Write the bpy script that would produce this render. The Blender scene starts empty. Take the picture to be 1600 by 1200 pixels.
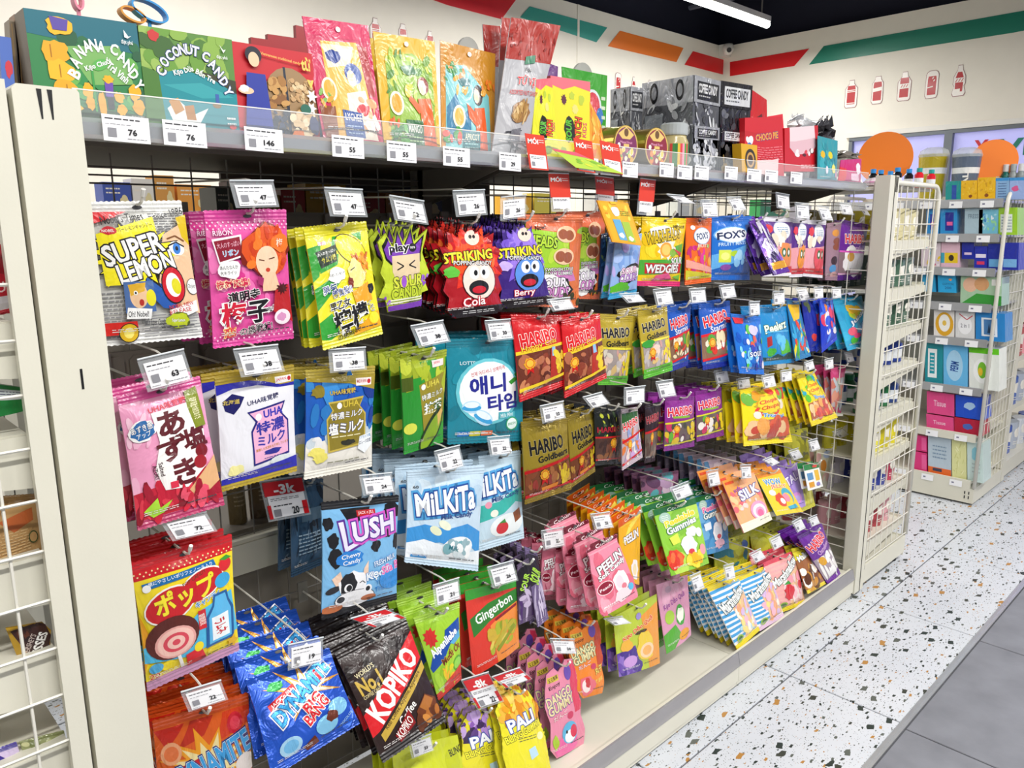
import bpy, math, random
import numpy as np
from mathutils import Vector, Matrix, geometry

# ---------------------------------------------------------------- camera, world, light
SC = bpy.context.scene
COL = SC.collection
RW = np.array([[0.71884984, -0.69513672, -0.00631217],
               [-0.14221597, -0.13816718, -0.98014512],
               [0.68046273, 0.70547485, -0.198181]])      # rows: camera right, down, forward
FPX = 1210.6
EYE = np.array([-0.0649, 0.0, 1.5])
cd = bpy.data.cameras.new('camera')
cam = bpy.data.objects.new('camera', cd)
COL.objects.link(cam)
cd.sensor_width = 36.0
cd.lens = 36.0 * FPX / 1600.0
cd.clip_start = 0.02
cd.clip_end = 60
m4 = Matrix.Identity(4)
for r in range(3):
    m4[r][0] = RW[0][r]; m4[r][1] = -RW[1][r]; m4[r][2] = -RW[2][r]; m4[r][3] = EYE[r]
cam.matrix_world = m4
SC.camera = cam
SC.view_settings.view_transform = 'Standard'
SC.view_settings.look = 'None'
SC.view_settings.gamma = 1
SC.view_settings.use_curve_mapping = False
SC.view_settings.exposure = 0.0
wd = bpy.data.worlds.new('store_air')
SC.world = wd
wd.use_nodes = True
bgn = wd.node_tree.nodes['Background']
bgn.inputs[0].default_value = (0.93, 0.96, 1.0, 1)
bgn.inputs[1].default_value = 0.24
def area(name, loc, sx, sy, watts, rot=(0, 0, 0), col=(1, 0.98, 0.95)):
    l = bpy.data.lights.new(name, 'AREA'); l.shape = 'RECTANGLE'; l.size = sx; l.size_y = sy
    l.energy = watts; l.color = col
    o = bpy.data.objects.new(name, l); COL.objects.link(o); o.location = loc; o.rotation_euler = rot
    return o
# rows of ceiling tube lamps over the aisles (they run along the aisles)
for ax in (-1.2, 0.6, 2.4, 4.2):
    area('aisle_lamp', (ax, -0.5, 3.02), 1.5, 0.12, 54)
for ax in (0.6, 3.0):
    area('aisle_lamp', (ax, -2.4, 3.02), 1.5, 0.12, 54)
for ax in (-0.8, 1.6, 3.9, 5.6):
    area('aisle_lamp', (ax, 3.3, 3.02), 1.5, 0.12, 36)

# ---------------------------------------------------------------- helpers
def ray(u, v): return RW.T @ np.array([u - 800.0, v - 600.0, FPX])
def onY(u, v, D): r = ray(u, v); return r * (D / r[1]) + EYE
def onX(u, v, X): r = ray(u, v); return r * ((X - EYE[0]) / r[0]) + EYE
def onZ(u, v, Z): r = ray(u, v); return r * ((Z - EYE[2]) / r[2]) + EYE

NAMED = dict(w='f4f4f2', k='16161a', K='2b2b30', r='d8151c', R='a80f18', o='f0801a', O='f7a535', y='f5dc1e', Y='e0b414', g='2f9c3a', G='14592c', l='a6cf2c', L='c8e03c',
             b='1d5fc4', B='17298a', c='2fb4e0', C='8fd0f0', p='e8509c', P='f3a6c8', v='6a2fa0', V='3d1a66', t='1795a0', T='0c5f72', n='7a4020', N='3c2014', s='f0c8a0', S='d9a072',
             a='c9c9cc', A='8c8c92', q='e9dcc0', d='b49a28', D='86701a', m='c81e78', M='8a1438', e='efe6f6', z='b79ad8')
def lin(h):
    h = NAMED.get(h, h)
    c = [int(h[i:i + 2], 16) / 255 for i in (0, 2, 4)]
    return tuple(x / 12.92 if x <= 0.04045 else ((x + 0.055) / 1.055) ** 2.4 for x in c)

MATS = {}
def new_mat(name):
    m = bpy.data.materials.new(name); m.use_nodes = True
    nt = m.node_tree
    return m, nt, nt.nodes['Principled BSDF']
def mat(name, hexc, rough=0.5, metal=0.0, bump=0.0, bscale=60, emit=0, var=0.04, alpha=1, trans=0, coat=0):
    if name in MATS: return MATS[name]
    m, nt, b = new_mat(name)
    N, L = nt.nodes, nt.links
    c = lin(hexc)
    tc = N.new('ShaderNodeTexCoord')
    nz = N.new('ShaderNodeTexNoise'); nz.inputs['Scale'].default_value = 9; nz.inputs['Detail'].default_value = 4
    L.new(tc.outputs['Object'], nz.inputs['Vector'])
    cr = N.new('ShaderNodeValToRGB')
    cr.color_ramp.elements[0].position = 0.3; cr.color_ramp.elements[1].position = 0.7
    cr.color_ramp.elements[0].color = (*[x * (1 - var) for x in c], 1)
    cr.color_ramp.elements[1].color = (*[min(1, x * (1 + var)) for x in c], 1)
    L.new(nz.outputs['Fac'], cr.inputs['Fac']); L.new(cr.outputs['Color'], b.inputs['Base Color'])
    b.inputs['Roughness'].default_value = rough; b.inputs['Metallic'].default_value = metal
    b.inputs['Alpha'].default_value = alpha; b.inputs['Transmission Weight'].default_value = trans
    b.inputs['Coat Weight'].default_value = coat
    if emit:
        b.inputs['Emission Color'].default_value = (*c, 1); b.inputs['Emission Strength'].default_value = emit
    if bump:
        n2 = N.new('ShaderNodeTexNoise'); n2.inputs['Scale'].default_value = bscale
        L.new(tc.outputs['Object'], n2.inputs['Vector'])
        bp = N.new('ShaderNodeBump'); bp.inputs['Strength'].default_value = bump; bp.inputs['Distance'].default_value = 0.002
        L.new(n2.outputs['Fac'], bp.inputs['Height']); L.new(bp.outputs['Normal'], b.inputs['Normal'])
    MATS[name] = m
    return m
def print_mat(name, rough, bump, bscale, coat=0.0, metal=0.0, dist=0.004, spec=0.5):
    m, nt, b = new_mat(name)
    N, L = nt.nodes, nt.links
    at = N.new('ShaderNodeAttribute'); at.attribute_name = 'Col'
    L.new(at.outputs['Color'], b.inputs['Base Color'])
    b.inputs['Roughness'].default_value = rough; b.inputs['Metallic'].default_value = metal
    b.inputs['Coat Weight'].default_value = coat; b.inputs['Coat Roughness'].default_value = 0.12
    b.inputs['Specular IOR Level'].default_value = spec
    if bump:
        tc = N.new('ShaderNodeTexCoord')
        mp = N.new('ShaderNodeMapping'); mp.inputs['Scale'].default_value = (1, 1, 0.55); mp.inputs['Rotation'].default_value = (0, 0.5, 0)
        nz = N.new('ShaderNodeTexNoise'); nz.inputs['Scale'].default_value = bscale; nz.inputs['Detail'].default_value = 3; nz.inputs['Distortion'].default_value = 1.4
        L.new(tc.outputs['Object'], mp.inputs['Vector']); L.new(mp.outputs['Vector'], nz.inputs['Vector'])
        bp = N.new('ShaderNodeBump'); bp.inputs['Strength'].default_value = bump; bp.inputs['Distance'].default_value = dist
        L.new(nz.outputs['Fac'], bp.inputs['Height']); L.new(bp.outputs['Normal'], b.inputs['Normal'])
        L.new(bp.outputs['Normal'], b.inputs['Coat Normal'])
    MATS[name] = m
    return m
FILM = print_mat('printed_film', 0.3, 0.7, 20, coat=0.3, dist=0.008, spec=0.45)
FOIL = print_mat('printed_foil', 0.27, 0.8, 22, coat=0.2, metal=0.35, dist=0.009)
CARD = print_mat('printed_card', 0.42, 0.0, 10, coat=0.12)
PAINT = mat('cream_powder_coat', 'd9d6c6', 0.42, bump=0.05, bscale=220, var=0.02)
PAINTD = mat('taupe_panel_paint', '7a7369', 0.55, bump=0.05, bscale=200, var=0.03)
GREYM = mat('grey_wire_metal', '8a8680', 0.4, 0.3)
WHITEW = mat('white_wire_coat', 'dedbd0', 0.4)
ALU = mat('brushed_strip', 'd2d4d8', 0.25, 0.7, var=0.06)
BLACK = mat('black_plastic', '101012', 0.4)
PWHITE = mat('white_plastic', 'e6e4de', 0.35)

def clear_mat(name, tint, alpha, rough=0.08):
    m, nt, b = new_mat(name)
    b.inputs['Base Color'].default_value = (*lin(tint), 1)
    b.inputs['Roughness'].default_value = rough
    b.inputs['Alpha'].default_value = alpha
    MATS[name] = m
    return m
CLEAR = clear_mat('clear_plastic', 'e8eef2', 0.2)
CLEARM = clear_mat('clear_film', 'dfe6ea', 0.45, 0.2)

class MB:
    """collects coloured polygons; every face carries a print colour"""
    def __init__(s): s.v = []; s.f = []; s.c = []; s.m = []; s.n = 0
    def add(s, V, F, col=(0.8, 0.8, 0.8), mi=0):
        V = np.asarray(V, float).reshape(-1, 3)
        s.v.append(V); s.f += [tuple(int(i) + s.n for i in f) for f in F]
        s.c += [col] * len(F); s.m += [mi] * len(F); s.n += len(V)
    def box(s, x0, y0, z0, x1, y1, z1, col=(0.8, 0.8, 0.8), mi=0):
        V = [(x, y, z) for x in (x0, x1) for y in (y0, y1) for z in (z0, z1)]
        s.add(V, [(0, 1, 3, 2), (4, 6, 7, 5), (0, 4, 5, 1), (2, 3, 7, 6), (0, 2, 6, 4), (1, 5, 7, 3)], col, mi)
    def rod(s, pts, r, col=(0.8, 0.8, 0.8), mi=0, n=6, cap=True):
        pts = [np.asarray(p, float) for p in pts]
        rings = []
        for i, p in enumerate(pts):
            d = pts[min(i + 1, len(pts) - 1)] - pts[max(i - 1, 0)]; d = d / (np.linalg.norm(d) + 1e-9)
            if i == 0: a = np.cross(d, (0, 0, 1.0) if abs(d[2]) < 0.9 else (1.0, 0, 0))
            else: a = a - d * (a @ d)
            a = a / (np.linalg.norm(a) + 1e-9); b = np.cross(d, a)
            rr = r[i] if isinstance(r, (list, tuple)) else r
            rings.append([p + rr * (math.cos(t) * a + math.sin(t) * b) for t in np.linspace(0, 2 * math.pi, n, endpoint=False)])
        V = [q for g in rings for q in g]
        F = [(i * n + j, i * n + (j + 1) % n, (i + 1) * n + (j + 1) % n, (i + 1) * n + j) for i in range(len(pts) - 1) for j in range(n)]
        if cap: F += [tuple(range(n))[::-1], tuple((len(pts) - 1) * n + j for j in range(n))]
        s.add(V, F, col, mi)
    def prism(s, poly, fn, col=(0.8, 0.8, 0.8), mi=0):
        """poly 2D, fn(x,y,side)->3D for side 0 and 1"""
        n = len(poly)
        V = [fn(x, y, 0) for x, y in poly] + [fn(x, y, 1) for x, y in poly]
        F = [tuple(range(n))[::-1], tuple(range(n, 2 * n))] + [(i, (i + 1) % n, n + (i + 1) % n, n + i) for i in range(n)]
        s.add(V, F, col, mi)
    def lathe(s, prof, cx, cy, cz, col=(0.8, 0.8, 0.8), mi=0, n=20, axis='z'):
        V = []; F = []
        for r, h in prof:
            for j in range(n):
                t = 2 * math.pi * j / n; a, b = r * math.cos(t), r * math.sin(t)
                V.append((cx + a, cy + b, cz + h) if axis == 'z' else (cx + a, cy + h, cz + b))
        for i in range(len(prof) - 1):
            for j in range(n): F.append((i * n + j, i * n + (j + 1) % n, (i + 1) * n + (j + 1) % n, (i + 1) * n + j))
        F.append(tuple(range(n))[::-1]); F.append(tuple((len(prof) - 1) * n + j for j in range(n)))
        s.add(V, F, col, mi)
    def build(s, name, mats, parent=None, origin=None, smooth=False):
        V = np.concatenate(s.v) if s.v else np.zeros((0, 3))
        if origin is None: origin = np.zeros(3)
        me = bpy.data.meshes.new(name)
        me.from_pydata((V - np.asarray(origin)).tolist(), [], s.f)
        ca = me.color_attributes.new('Col', 'FLOAT_COLOR', 'CORNER')
        tot = np.array([len(f) for f in s.f], int)
        cc = np.ones((int(tot.sum()), 4), np.float32)
        cc[:, :3] = np.repeat(np.array(s.c, np.float32), tot, axis=0)
        ca.data.foreach_set('color', cc.ravel())
        if not isinstance(mats, (list, tuple)): mats = [mats]
        for m in mats: me.materials.append(m)
        if len(mats) > 1: me.polygons.foreach_set('material_index', s.m)
        if smooth: me.polygons.foreach_set('use_smooth', [True] * len(s.f))
        me.update()
        o = bpy.data.objects.new(name, me)
        if parent is not None: o.parent = parent
        elif origin is not None: o.location = [float(x) for x in origin]
        COL.objects.link(o)
        return o
def tag(o, label=None, cat=None, group=None, kind=None):
    if label: o['label'] = label
    if cat: o['category'] = cat
    if group: o['group'] = group
    if kind: o['kind'] = kind
    return o
def empty(name, loc, label=None, cat=None, group=None):
    o = bpy.data.objects.new(name, None); COL.objects.link(o); o.location = [float(x) for x in loc]; o.empty_display_size = 0.02
    return tag(o, label, cat, group)
def copy_tree(o, off):
    c = o.copy(); COL.objects.link(c); c.location = [o.location[i] + off[i] for i in range(3)]
    for ch in o.children:
        d = ch.copy(); COL.objects.link(d); d.parent = c
        for g in ch.children:
            e = g.copy(); COL.objects.link(e); e.parent = d
    return c

# ---------------------------------------------------------------- lettering and flat print
_TC = {}
def glyphs(txt, off=0.0, res=2):
    k = (txt, round(off, 3), res)
    if k in _TC: return _TC[k]
    cu = bpy.data.curves.new('lettering', 'FONT'); cu.body = txt; cu.size = 1; cu.offset = off; cu.resolution_u = res
    o = bpy.data.objects.new('lettering', cu)
    me = o.to_mesh()
    n = len(me.vertices); V = np.zeros(n * 3); me.vertices.foreach_get('co', V)
    me.calc_loop_triangles()
    T = np.zeros(len(me.loop_triangles) * 3, int); me.loop_triangles.foreach_get('vertices', T)
    V = V.reshape(-1, 3)[:, :2].copy(); T = T.reshape(-1, 3).copy()
    o.to_mesh_clear(); bpy.data.objects.remove(o); bpy.data.curves.remove(cu)
    _TC[k] = (V, T)
    return V, T
def tessel(poly):
    ts = geometry.tessellate_polygon([[Vector((x, y, 0)) for x, y in poly]])
    return np.array(poly, float), np.array(ts, int).reshape(-1, 3)
def refine(V, T, wh, L):
    """split long triangles so that print follows the bulge; wh = metres per unit"""
    P = V[T]                                    # (m,3,2)
    wh = np.array(wh)
    for _ in range(14):
        E = np.linalg.norm((P[:, [1, 2, 0]] - P) * wh, axis=2)
        k = E.argmax(1); big = E.max(1) > L
        if not big.any(): break
        Q = P[big]; kk = k[big]; i = np.arange(len(Q))
        a = Q[i, kk]; b = Q[i, (kk + 1) % 3]; c = Q[i, (kk + 2) % 3]; m = (a + b) / 2
        P = np.concatenate([P[~big], np.stack([a, m, c], 1), np.stack([m, b, c], 1)])
    return P
def ell(cx, cy, rx, ry, n=20, rot=0):
    t = np.linspace(0, 2 * math.pi, n, endpoint=False); x = rx * np.cos(t); y = ry * np.sin(t); a = math.radians(rot)
    return list(zip(cx + x * math.cos(a) - y * math.sin(a), cy + x * math.sin(a) + y * math.cos(a)))
def art_shapes(art, wh, seed=0):
    """art items (percent of the front, y down) -> list of (P (m,3,2) in 0..1, colour)"""
    rnd = random.Random(seed)
    W, H = wh
    out = []
    def poly(pts, col):
        V, T = tessel([(x / 100, y / 100) for x, y in pts])
        if len(T): out.append((V, T, lin(col)))
    def text(txt, cx, cy, w, h, rot, col, oc=None, ow=0.05, bold=0.012, oc2=None):
        if w >= 72 and txt != 'MiLKiTa': cx -= 2; w *= .93
        bold = min(bold, .035); ow = min(ow, .085)
        V0, T0 = glyphs(txt, 0.0)
        if not len(V0): return
        lo = V0.min(0); hi = V0.max(0); sz = np.maximum(hi - lo, 1e-3); mid = (lo + hi) / 2
        a = math.radians(rot); R = np.array([[math.cos(a), -math.sin(a)], [math.sin(a), math.cos(a)]])
        lay = []
        if oc2: lay.append((ow * 1.9, oc2))
        if oc: lay.append((ow, oc))
        lay.append((bold, col))
        for off, c in lay:
            V, T = glyphs(txt, off)
            q = (V - mid) / sz * np.array([w / 100 * W, h / 100 * H])   # metres, y up
            q = q @ R.T
            q = np.stack([cx / 100 + q[:, 0] / W, cy / 100 - q[:, 1] / H], 1)
            out.append((q, T, lin(c)))
    for it in art:
        k = it[0]
        if k == 'R': _, x0, y0, x1, y1, c = it; poly([(x0, y0), (x1, y0), (x1, y1), (x0, y1)], c)
        elif k == 'E': cx, cy, rx, ry, c = it[1:6]; poly(ell(cx, cy, rx, ry, 22, it[6] if len(it) > 6 else 0), c)
        elif k == 'P': poly(it[1], it[2])
        elif k == 'T': text(*it[1:])
        elif k == 'S':      # starburst
            _, cx, cy, rx, ry, n, inner, c = it
            pts = []
            for i in range(2 * n):
                f = (1 if i % 2 == 0 else inner) * rnd.uniform(0.88, 1.1); t = math.pi * i / n
                pts.append((cx + rx * f * math.cos(t), cy + ry * f * math.sin(t)))
            poly(pts, c)
        elif k == 'B':      # irregular blob
            _, cx, cy, rx, ry, c = it[:6]
            n = 16; ph = [rnd.uniform(0.78, 1.12) for _ in range(n)]
            poly([(cx + rx * ph[i] * math.cos(2 * math.pi * i / n), cy + ry * ph[i] * math.sin(2 * math.pi * i / n)) for i in range(n)], c)
        elif k == 'C':      # heap of sweets / petals: x0,y0,x1,y1,n,size,colours
            _, x0, y0, x1, y1, n, sz, cols = it
            for _ in range(n):
                c = rnd.choice(cols); x = rnd.uniform(x0, x1); y = rnd.uniform(y0, y1); r1 = sz * rnd.uniform(0.6, 1.2); r2 = r1 * rnd.uniform(0.5, 1) * W / H
                poly(ell(x, y, r1, r2, 9, rnd.uniform(0, 180)), c)
        elif k == 'L':      # thick line through points
            _, pts, wd_, c = it
            for (ax, ay), (bx, by) in zip(pts[:-1], pts[1:]):
                A = np.array([ax * W, ay * H]); B_ = np.array([bx * W, by * H]); d = B_ - A; d = d / (np.linalg.norm(d) + 1e-9); nn = np.array([-d[1], d[0]]) * wd_ / 2 * W
                q = [A + nn, B_ + nn, B_ - nn, A - nn]; poly([(a / W, b / H) for a, b in q], c)
        elif k == 'D':      # dot field x0,y0,x1,y1,nx,ny,r,col
            _, x0, y0, x1, y1, nx, ny, r, c = it
            for i in range(nx):
                for j in range(ny):
                    x = x0 + (x1 - x0) * (i + .5 * (j % 2) + .25) / nx; y = y0 + (y1 - y0) * (j + .5) / ny
                    poly(ell(x, y, r, r * W / H, 6), c)
        elif k == 'H':      # stripes x0,y0,x1,y1,n,c (every other band), slant
            _, x0, y0, x1, y1, n, c, sl = it
            for i in range(n):
                a = y0 + (y1 - y0) * i / n; b = a + (y1 - y0) / n * .55
                poly([(x0, a), (x1, a + sl), (x1, b + sl), (x0, b)], c)
        elif k == 'J':      # unreadable small print: dashes x0,y0,x1,y1,rows,c
            _, x0, y0, x1, y1, n, c = it
            for i in range(n):
                y = y0 + (y1 - y0) * (i + .3) / n; hh = (y1 - y0) / n * .35; x = x0
                while x < x1:
                    w_ = (x1 - x0) * rnd.uniform(.08, .25); poly([(x, y), (min(x + w_, x1), y), (min(x + w_, x1), y + hh), (x, y + hh)], c); x += w_ + (x1 - x0) * .04
    return out
def clipbox(P):
    keep = ((P > -0.002) & (P < 1.002)).all(axis=(1, 2))
    return np.clip(P, 0.0, 1.0), keep

class Face:
    """a bulged front spanned by four 3D corners (TL TR BR BL)"""
    def __init__(s, q, bulge=0.0, kind='pillow', seed=0, outline=None, waist=0.03):
        s.q = [np.asarray(p, float) for p in q]; s.b = bulge; s.kind = kind; s.outline = None if outline is None else np.array(outline, float) / 100
        TL, TR, BR, BL = s.q
        s.W = (np.linalg.norm(TR - TL) + np.linalg.norm(BR - BL)) / 2; s.H = (np.linalg.norm(BL - TL) + np.linalg.norm(BR - TR)) / 2
        n = np.cross(TR - TL + BR - BL, TL - BL + TR - BR); n /= np.linalg.norm(n)
        if n[1] > 0.0 and abs(n[1]) > 0.3: n = -n
        s.n = n; r = random.Random(seed)
        s.k = [(r.uniform(3, 9), r.uniform(-8, 8), r.uniform(0, 6), r.uniform(.3, 1)) for _ in range(5)]; s.waist = waist
    def h(s, u, v):
        if s.b <= 0: return np.zeros_like(u)
        if s.outline is not None:
            O = s.outline; d = np.full(u.shape, 9.0)
            for i in range(len(O)):
                a = O[i] * [s.W, s.H]; b = O[(i + 1) % len(O)] * [s.W, s.H]; e = b - a; L2 = max(e @ e, 1e-12)
                px = u * s.W - a[0]; py = v * s.H - a[1]; t = np.clip((px * e[0] + py * e[1]) / L2, 0, 1)
                d = np.minimum(d, np.hypot(px - t * e[0], py - t * e[1]))
            return s.b * np.clip(d / (0.3 * s.W), 0, 1) ** 0.6
        ee = np.clip(1 - np.abs(2 * u - 1) ** 2.3, 0, 1)
        if s.kind == 'pillow': vv = np.clip((v - .07) / .86, 0, 1); ff = np.clip(1 - np.abs(2 * vv - 1) ** 3.2, 0, 1) ** .7
        elif s.kind == 'pouch': vv = np.clip((v - .14) / .86, 0, 1); ff = np.sin(np.clip(vv, 0, 1) * math.pi * .62) ** 1.2
        elif s.kind == 'flat': ff = np.ones_like(v)
        w = sum(a * np.sin(kx * u * 2 + ky * v * 2 + p) for kx, ky, p, a in s.k) / 5
        side = np.exp(-((np.minimum(v, 1 - v) - .1) / .08) ** 2) * np.sin(u * 17 + s.k[0][2] * 3 + 1.5 * np.sin(u * 7)) * .12
        return s.b * ee * ff * (1 + .25 * w) + s.b * ee * side
    def P(s, u, v, lay=0.0):
        u = np.asarray(u, float); v = np.asarray(v, float)
        uu = u
        if s.kind == 'pillow' and s.outline is None and s.b > 0: uu = .5 + (u - .5) * (1 - s.waist * np.sin(np.clip(v, 0, 1) * math.pi))
        TL, TR, BR, BL = s.q
        p = ((1 - uu) * (1 - v))[..., None] * TL + (uu * (1 - v))[..., None] * TR + (uu * v)[..., None] * BR + ((1 - uu) * v)[..., None] * BL
        return p + (s.h(u, v) + lay)[..., None] * s.n
    def grid(s, nu, nv, v0=0.0, v1=1.0):
        s.us = np.linspace(0, 1, nu + 1); s.vs = np.linspace(v0, v1, nv + 1)
        if v0 > 0: s.vs = np.concatenate([[0], s.vs, [1]])
        u, v = np.meshgrid(s.us, s.vs); s.G = s.P(u, v)
    def onG(s, P, lay):
        """P (m,3,2): triangles already cut along the grid; -> points lying exactly in the grid's facets"""
        c = P.mean(1); i = np.clip(np.searchsorted(s.us, c[:, 0], 'right') - 1, 0, len(s.us) - 2); j = np.clip(np.searchsorted(s.vs, c[:, 1], 'right') - 1, 0, len(s.vs) - 2)
        a = (P[..., 0] - s.us[i][:, None]) / (s.us[i + 1] - s.us[i])[:, None]; b = (P[..., 1] - s.vs[j][:, None]) / (s.vs[j + 1] - s.vs[j])[:, None]
        A = s.G[j, i][:, None]; B = s.G[j, i + 1][:, None]; C_ = s.G[j + 1, i + 1][:, None]; D = s.G[j + 1, i][:, None]
        lo = (a.mean(1) >= b.mean(1))[:, None, None]; a = a[..., None]; b = b[..., None]
        return np.where(lo, A + a * (B - A) + b * (C_ - B), A + b * (D - A) + a * (C_ - D)) + np.asarray(lay)[..., None, None] * s.n
    def cut(s, P, M):
        for k, ls in ((0, s.us[1:-1]), (1, s.vs[1:-1])):
            for x in ls: P, M = split(P, M, P[..., k] - x)
        c = P.mean(1); i = np.clip(np.searchsorted(s.us, c[:, 0], 'right') - 1, 0, len(s.us) - 2); j = np.clip(np.searchsorted(s.vs, c[:, 1], 'right') - 1, 0, len(s.vs) - 2)
        a = (P[..., 0] - s.us[i][:, None]) / (s.us[i + 1] - s.us[i])[:, None]; b = (P[..., 1] - s.vs[j][:, None]) / (s.vs[j + 1] - s.vs[j])[:, None]
        return split(P, M, a - b)
    def body(s, mb, col, back=None, nu=16, nv=22, v0=0.0, v1=1.0, mi=0, thick=0.004):
        s.grid(nu, nv, v0, v1)
        if s.outline is not None:
            V, T = tessel([tuple(p) for p in s.outline]); Q, _ = s.cut(V[T], np.zeros(len(T), int))
            X = s.onG(Q, np.zeros(len(Q))).reshape(-1, 3); mb.add(X, np.arange(len(X)).reshape(-1, 3), col, mi)
            H0 = (s.onG(Q, np.zeros(len(Q))) - 2 * s.h(Q[..., 0], Q[..., 1])[..., None] * s.n - thick * s.n).reshape(-1, 3)
            mb.add(H0, np.arange(len(H0)).reshape(-1, 3)[:, ::-1], back or col, mi)
            O = s.outline; a = s.P(O[:, 0], O[:, 1]); n = len(O)
            mb.add(np.concatenate([a, a - thick * s.n]), [(i, (i + 1) % n, n + (i + 1) % n, n + i) for i in range(n)], back or col, mi)
            return
        k0 = 1 if v0 > 0 else 0
        G = s.G[k0:len(s.vs) - k0]; u, v = np.meshgrid(s.us, s.vs[k0:len(s.vs) - k0]); nv = G.shape[0] - 1
        A = G.reshape(-1, 3); Bk = (G - (2 * s.h(u, v) + thick)[..., None] * s.n).reshape(-1, 3); n1 = nu + 1
        F = []
        for j in range(nv):
            for i in range(nu):
                a, b, c, d = j * n1 + i, j * n1 + i + 1, (j + 1) * n1 + i + 1, (j + 1) * n1 + i; F += [(a, c, b), (a, d, c)]
        mb.add(A, F, col, mi); mb.add(Bk, [g[::-1] for g in F], back or col, mi)
        ring = [i for i in range(n1)] + [j * n1 + nu for j in range(1, nv + 1)] + [nv * n1 + i for i in range(nu - 1, -1, -1)] + [j * n1 for j in range(nv - 1, 0, -1)]
        N = len(ring)
        mb.add(np.concatenate([A[ring], Bk[ring]]), [(i, (i + 1) % N, N + (i + 1) % N, N + i) for i in range(N)], back or col, mi)
    def print_(s, mb, art, seed=0, L=0.012, mi=0, lay0=0.0003, step=0.00004):
        if not hasattr(s, 'G'): s.grid(1, 1)
        PP, MM, CC = [], [], []
        for i, (V, T, c) in enumerate(art_shapes(art, (s.W, s.H), seed)):
            PP.append(V[T]); MM.append(np.full(len(T), i)); CC.append(c)
        if not PP: return
        P = np.concatenate(PP); M = np.concatenate(MM)
        for k in (0, 1):
            for x, sg in ((0.0, 1), (1.0, -1)):
                S = (P[..., k] - x) * sg; P, M = split(P, M, S); keep = ((P[..., k].mean(1) - x) * sg) > 0; P, M = P[keep], M[keep]
        P, M = s.cut(P, M)
        if s.outline is not None:
            kp = inside(P.mean(1), s.outline); P, M = P[kp], M[kp]
        if not len(P): return
        X = s.onG(P, lay0 + step * M)
        nr = np.einsum('ij,j->i', np.cross(X[:, 1] - X[:, 0], X[:, 2] - X[:, 0]), s.n); fl = nr < 0; X[fl] = X[fl][:, ::-1]
        F = np.arange(len(X) * 3).reshape(-1, 3)
        mb.v.append(X.reshape(-1, 3)); mb.f += [tuple(r) for r in (F + mb.n).tolist()]; mb.c += [CC[m_] for m_ in M]; mb.m += [mi] * len(F); mb.n += len(F) * 3
def split(P, M, S):
    """cut triangles along the zero line of the signed values S (m,3)"""
    S = np.where(np.abs(S) < 1e-7, 0, S)
    x = (S.max(1) > 0) & (S.min(1) < 0)
    if not x.any(): return P, M
    p, m, q = P[x], M[x], S[x]; r = np.arange(len(p))
    sg = np.sign(q)
    # vertex alone on its side
    cnt = (sg[:, :, None] == sg[:, None, :]).sum(2); lone = np.where((sg == 0).any(1), (sg > 0).argmax(1), cnt.argmin(1))
    a, b, c = p[r, lone], p[r, (lone + 1) % 3], p[r, (lone + 2) % 3]; sa, sb, sc = q[r, lone], q[r, (lone + 1) % 3], q[r, (lone + 2) % 3]
    tb = np.clip(sa / np.where(sa - sb == 0, 1, sa - sb), 0, 1)[:, None]; tc = np.clip(sa / np.where(sa - sc == 0, 1, sa - sc), 0, 1)[:, None]
    tb = np.where((np.sign(sb) == np.sign(sa))[:, None], 1, tb); tc = np.where((np.sign(sc) == np.sign(sa))[:, None], 1, tc)
    mb_, mc_ = a + tb * (b - a), a + tc * (c - a)
    N = np.concatenate([np.stack([a, mb_, mc_], 1), np.stack([mb_, b, c], 1), np.stack([mb_, c, mc_], 1)]); K = np.concatenate([m, m, m])
    ar = np.abs((N[:, 1, 0] - N[:, 0, 0]) * (N[:, 2, 1] - N[:, 0, 1]) - (N[:, 1, 1] - N[:, 0, 1]) * (N[:, 2, 0] - N[:, 0, 0])) > 1e-10
    return np.concatenate([P[~x], N[ar]]), np.concatenate([M[~x], K[ar]])
def inside(p, O):
    r = np.zeros(len(p), bool); n = len(O)
    for i in range(n):
        a, b = O[i], O[(i + 1) % n]
        c = ((a[1] > p[:, 1]) != (b[1] > p[:, 1])) & (p[:, 0] < (b[0] - a[0]) * (p[:, 1] - a[1]) / (b[1] - a[1] + 1e-12) + a[0]); r ^= c
    return r
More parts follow.
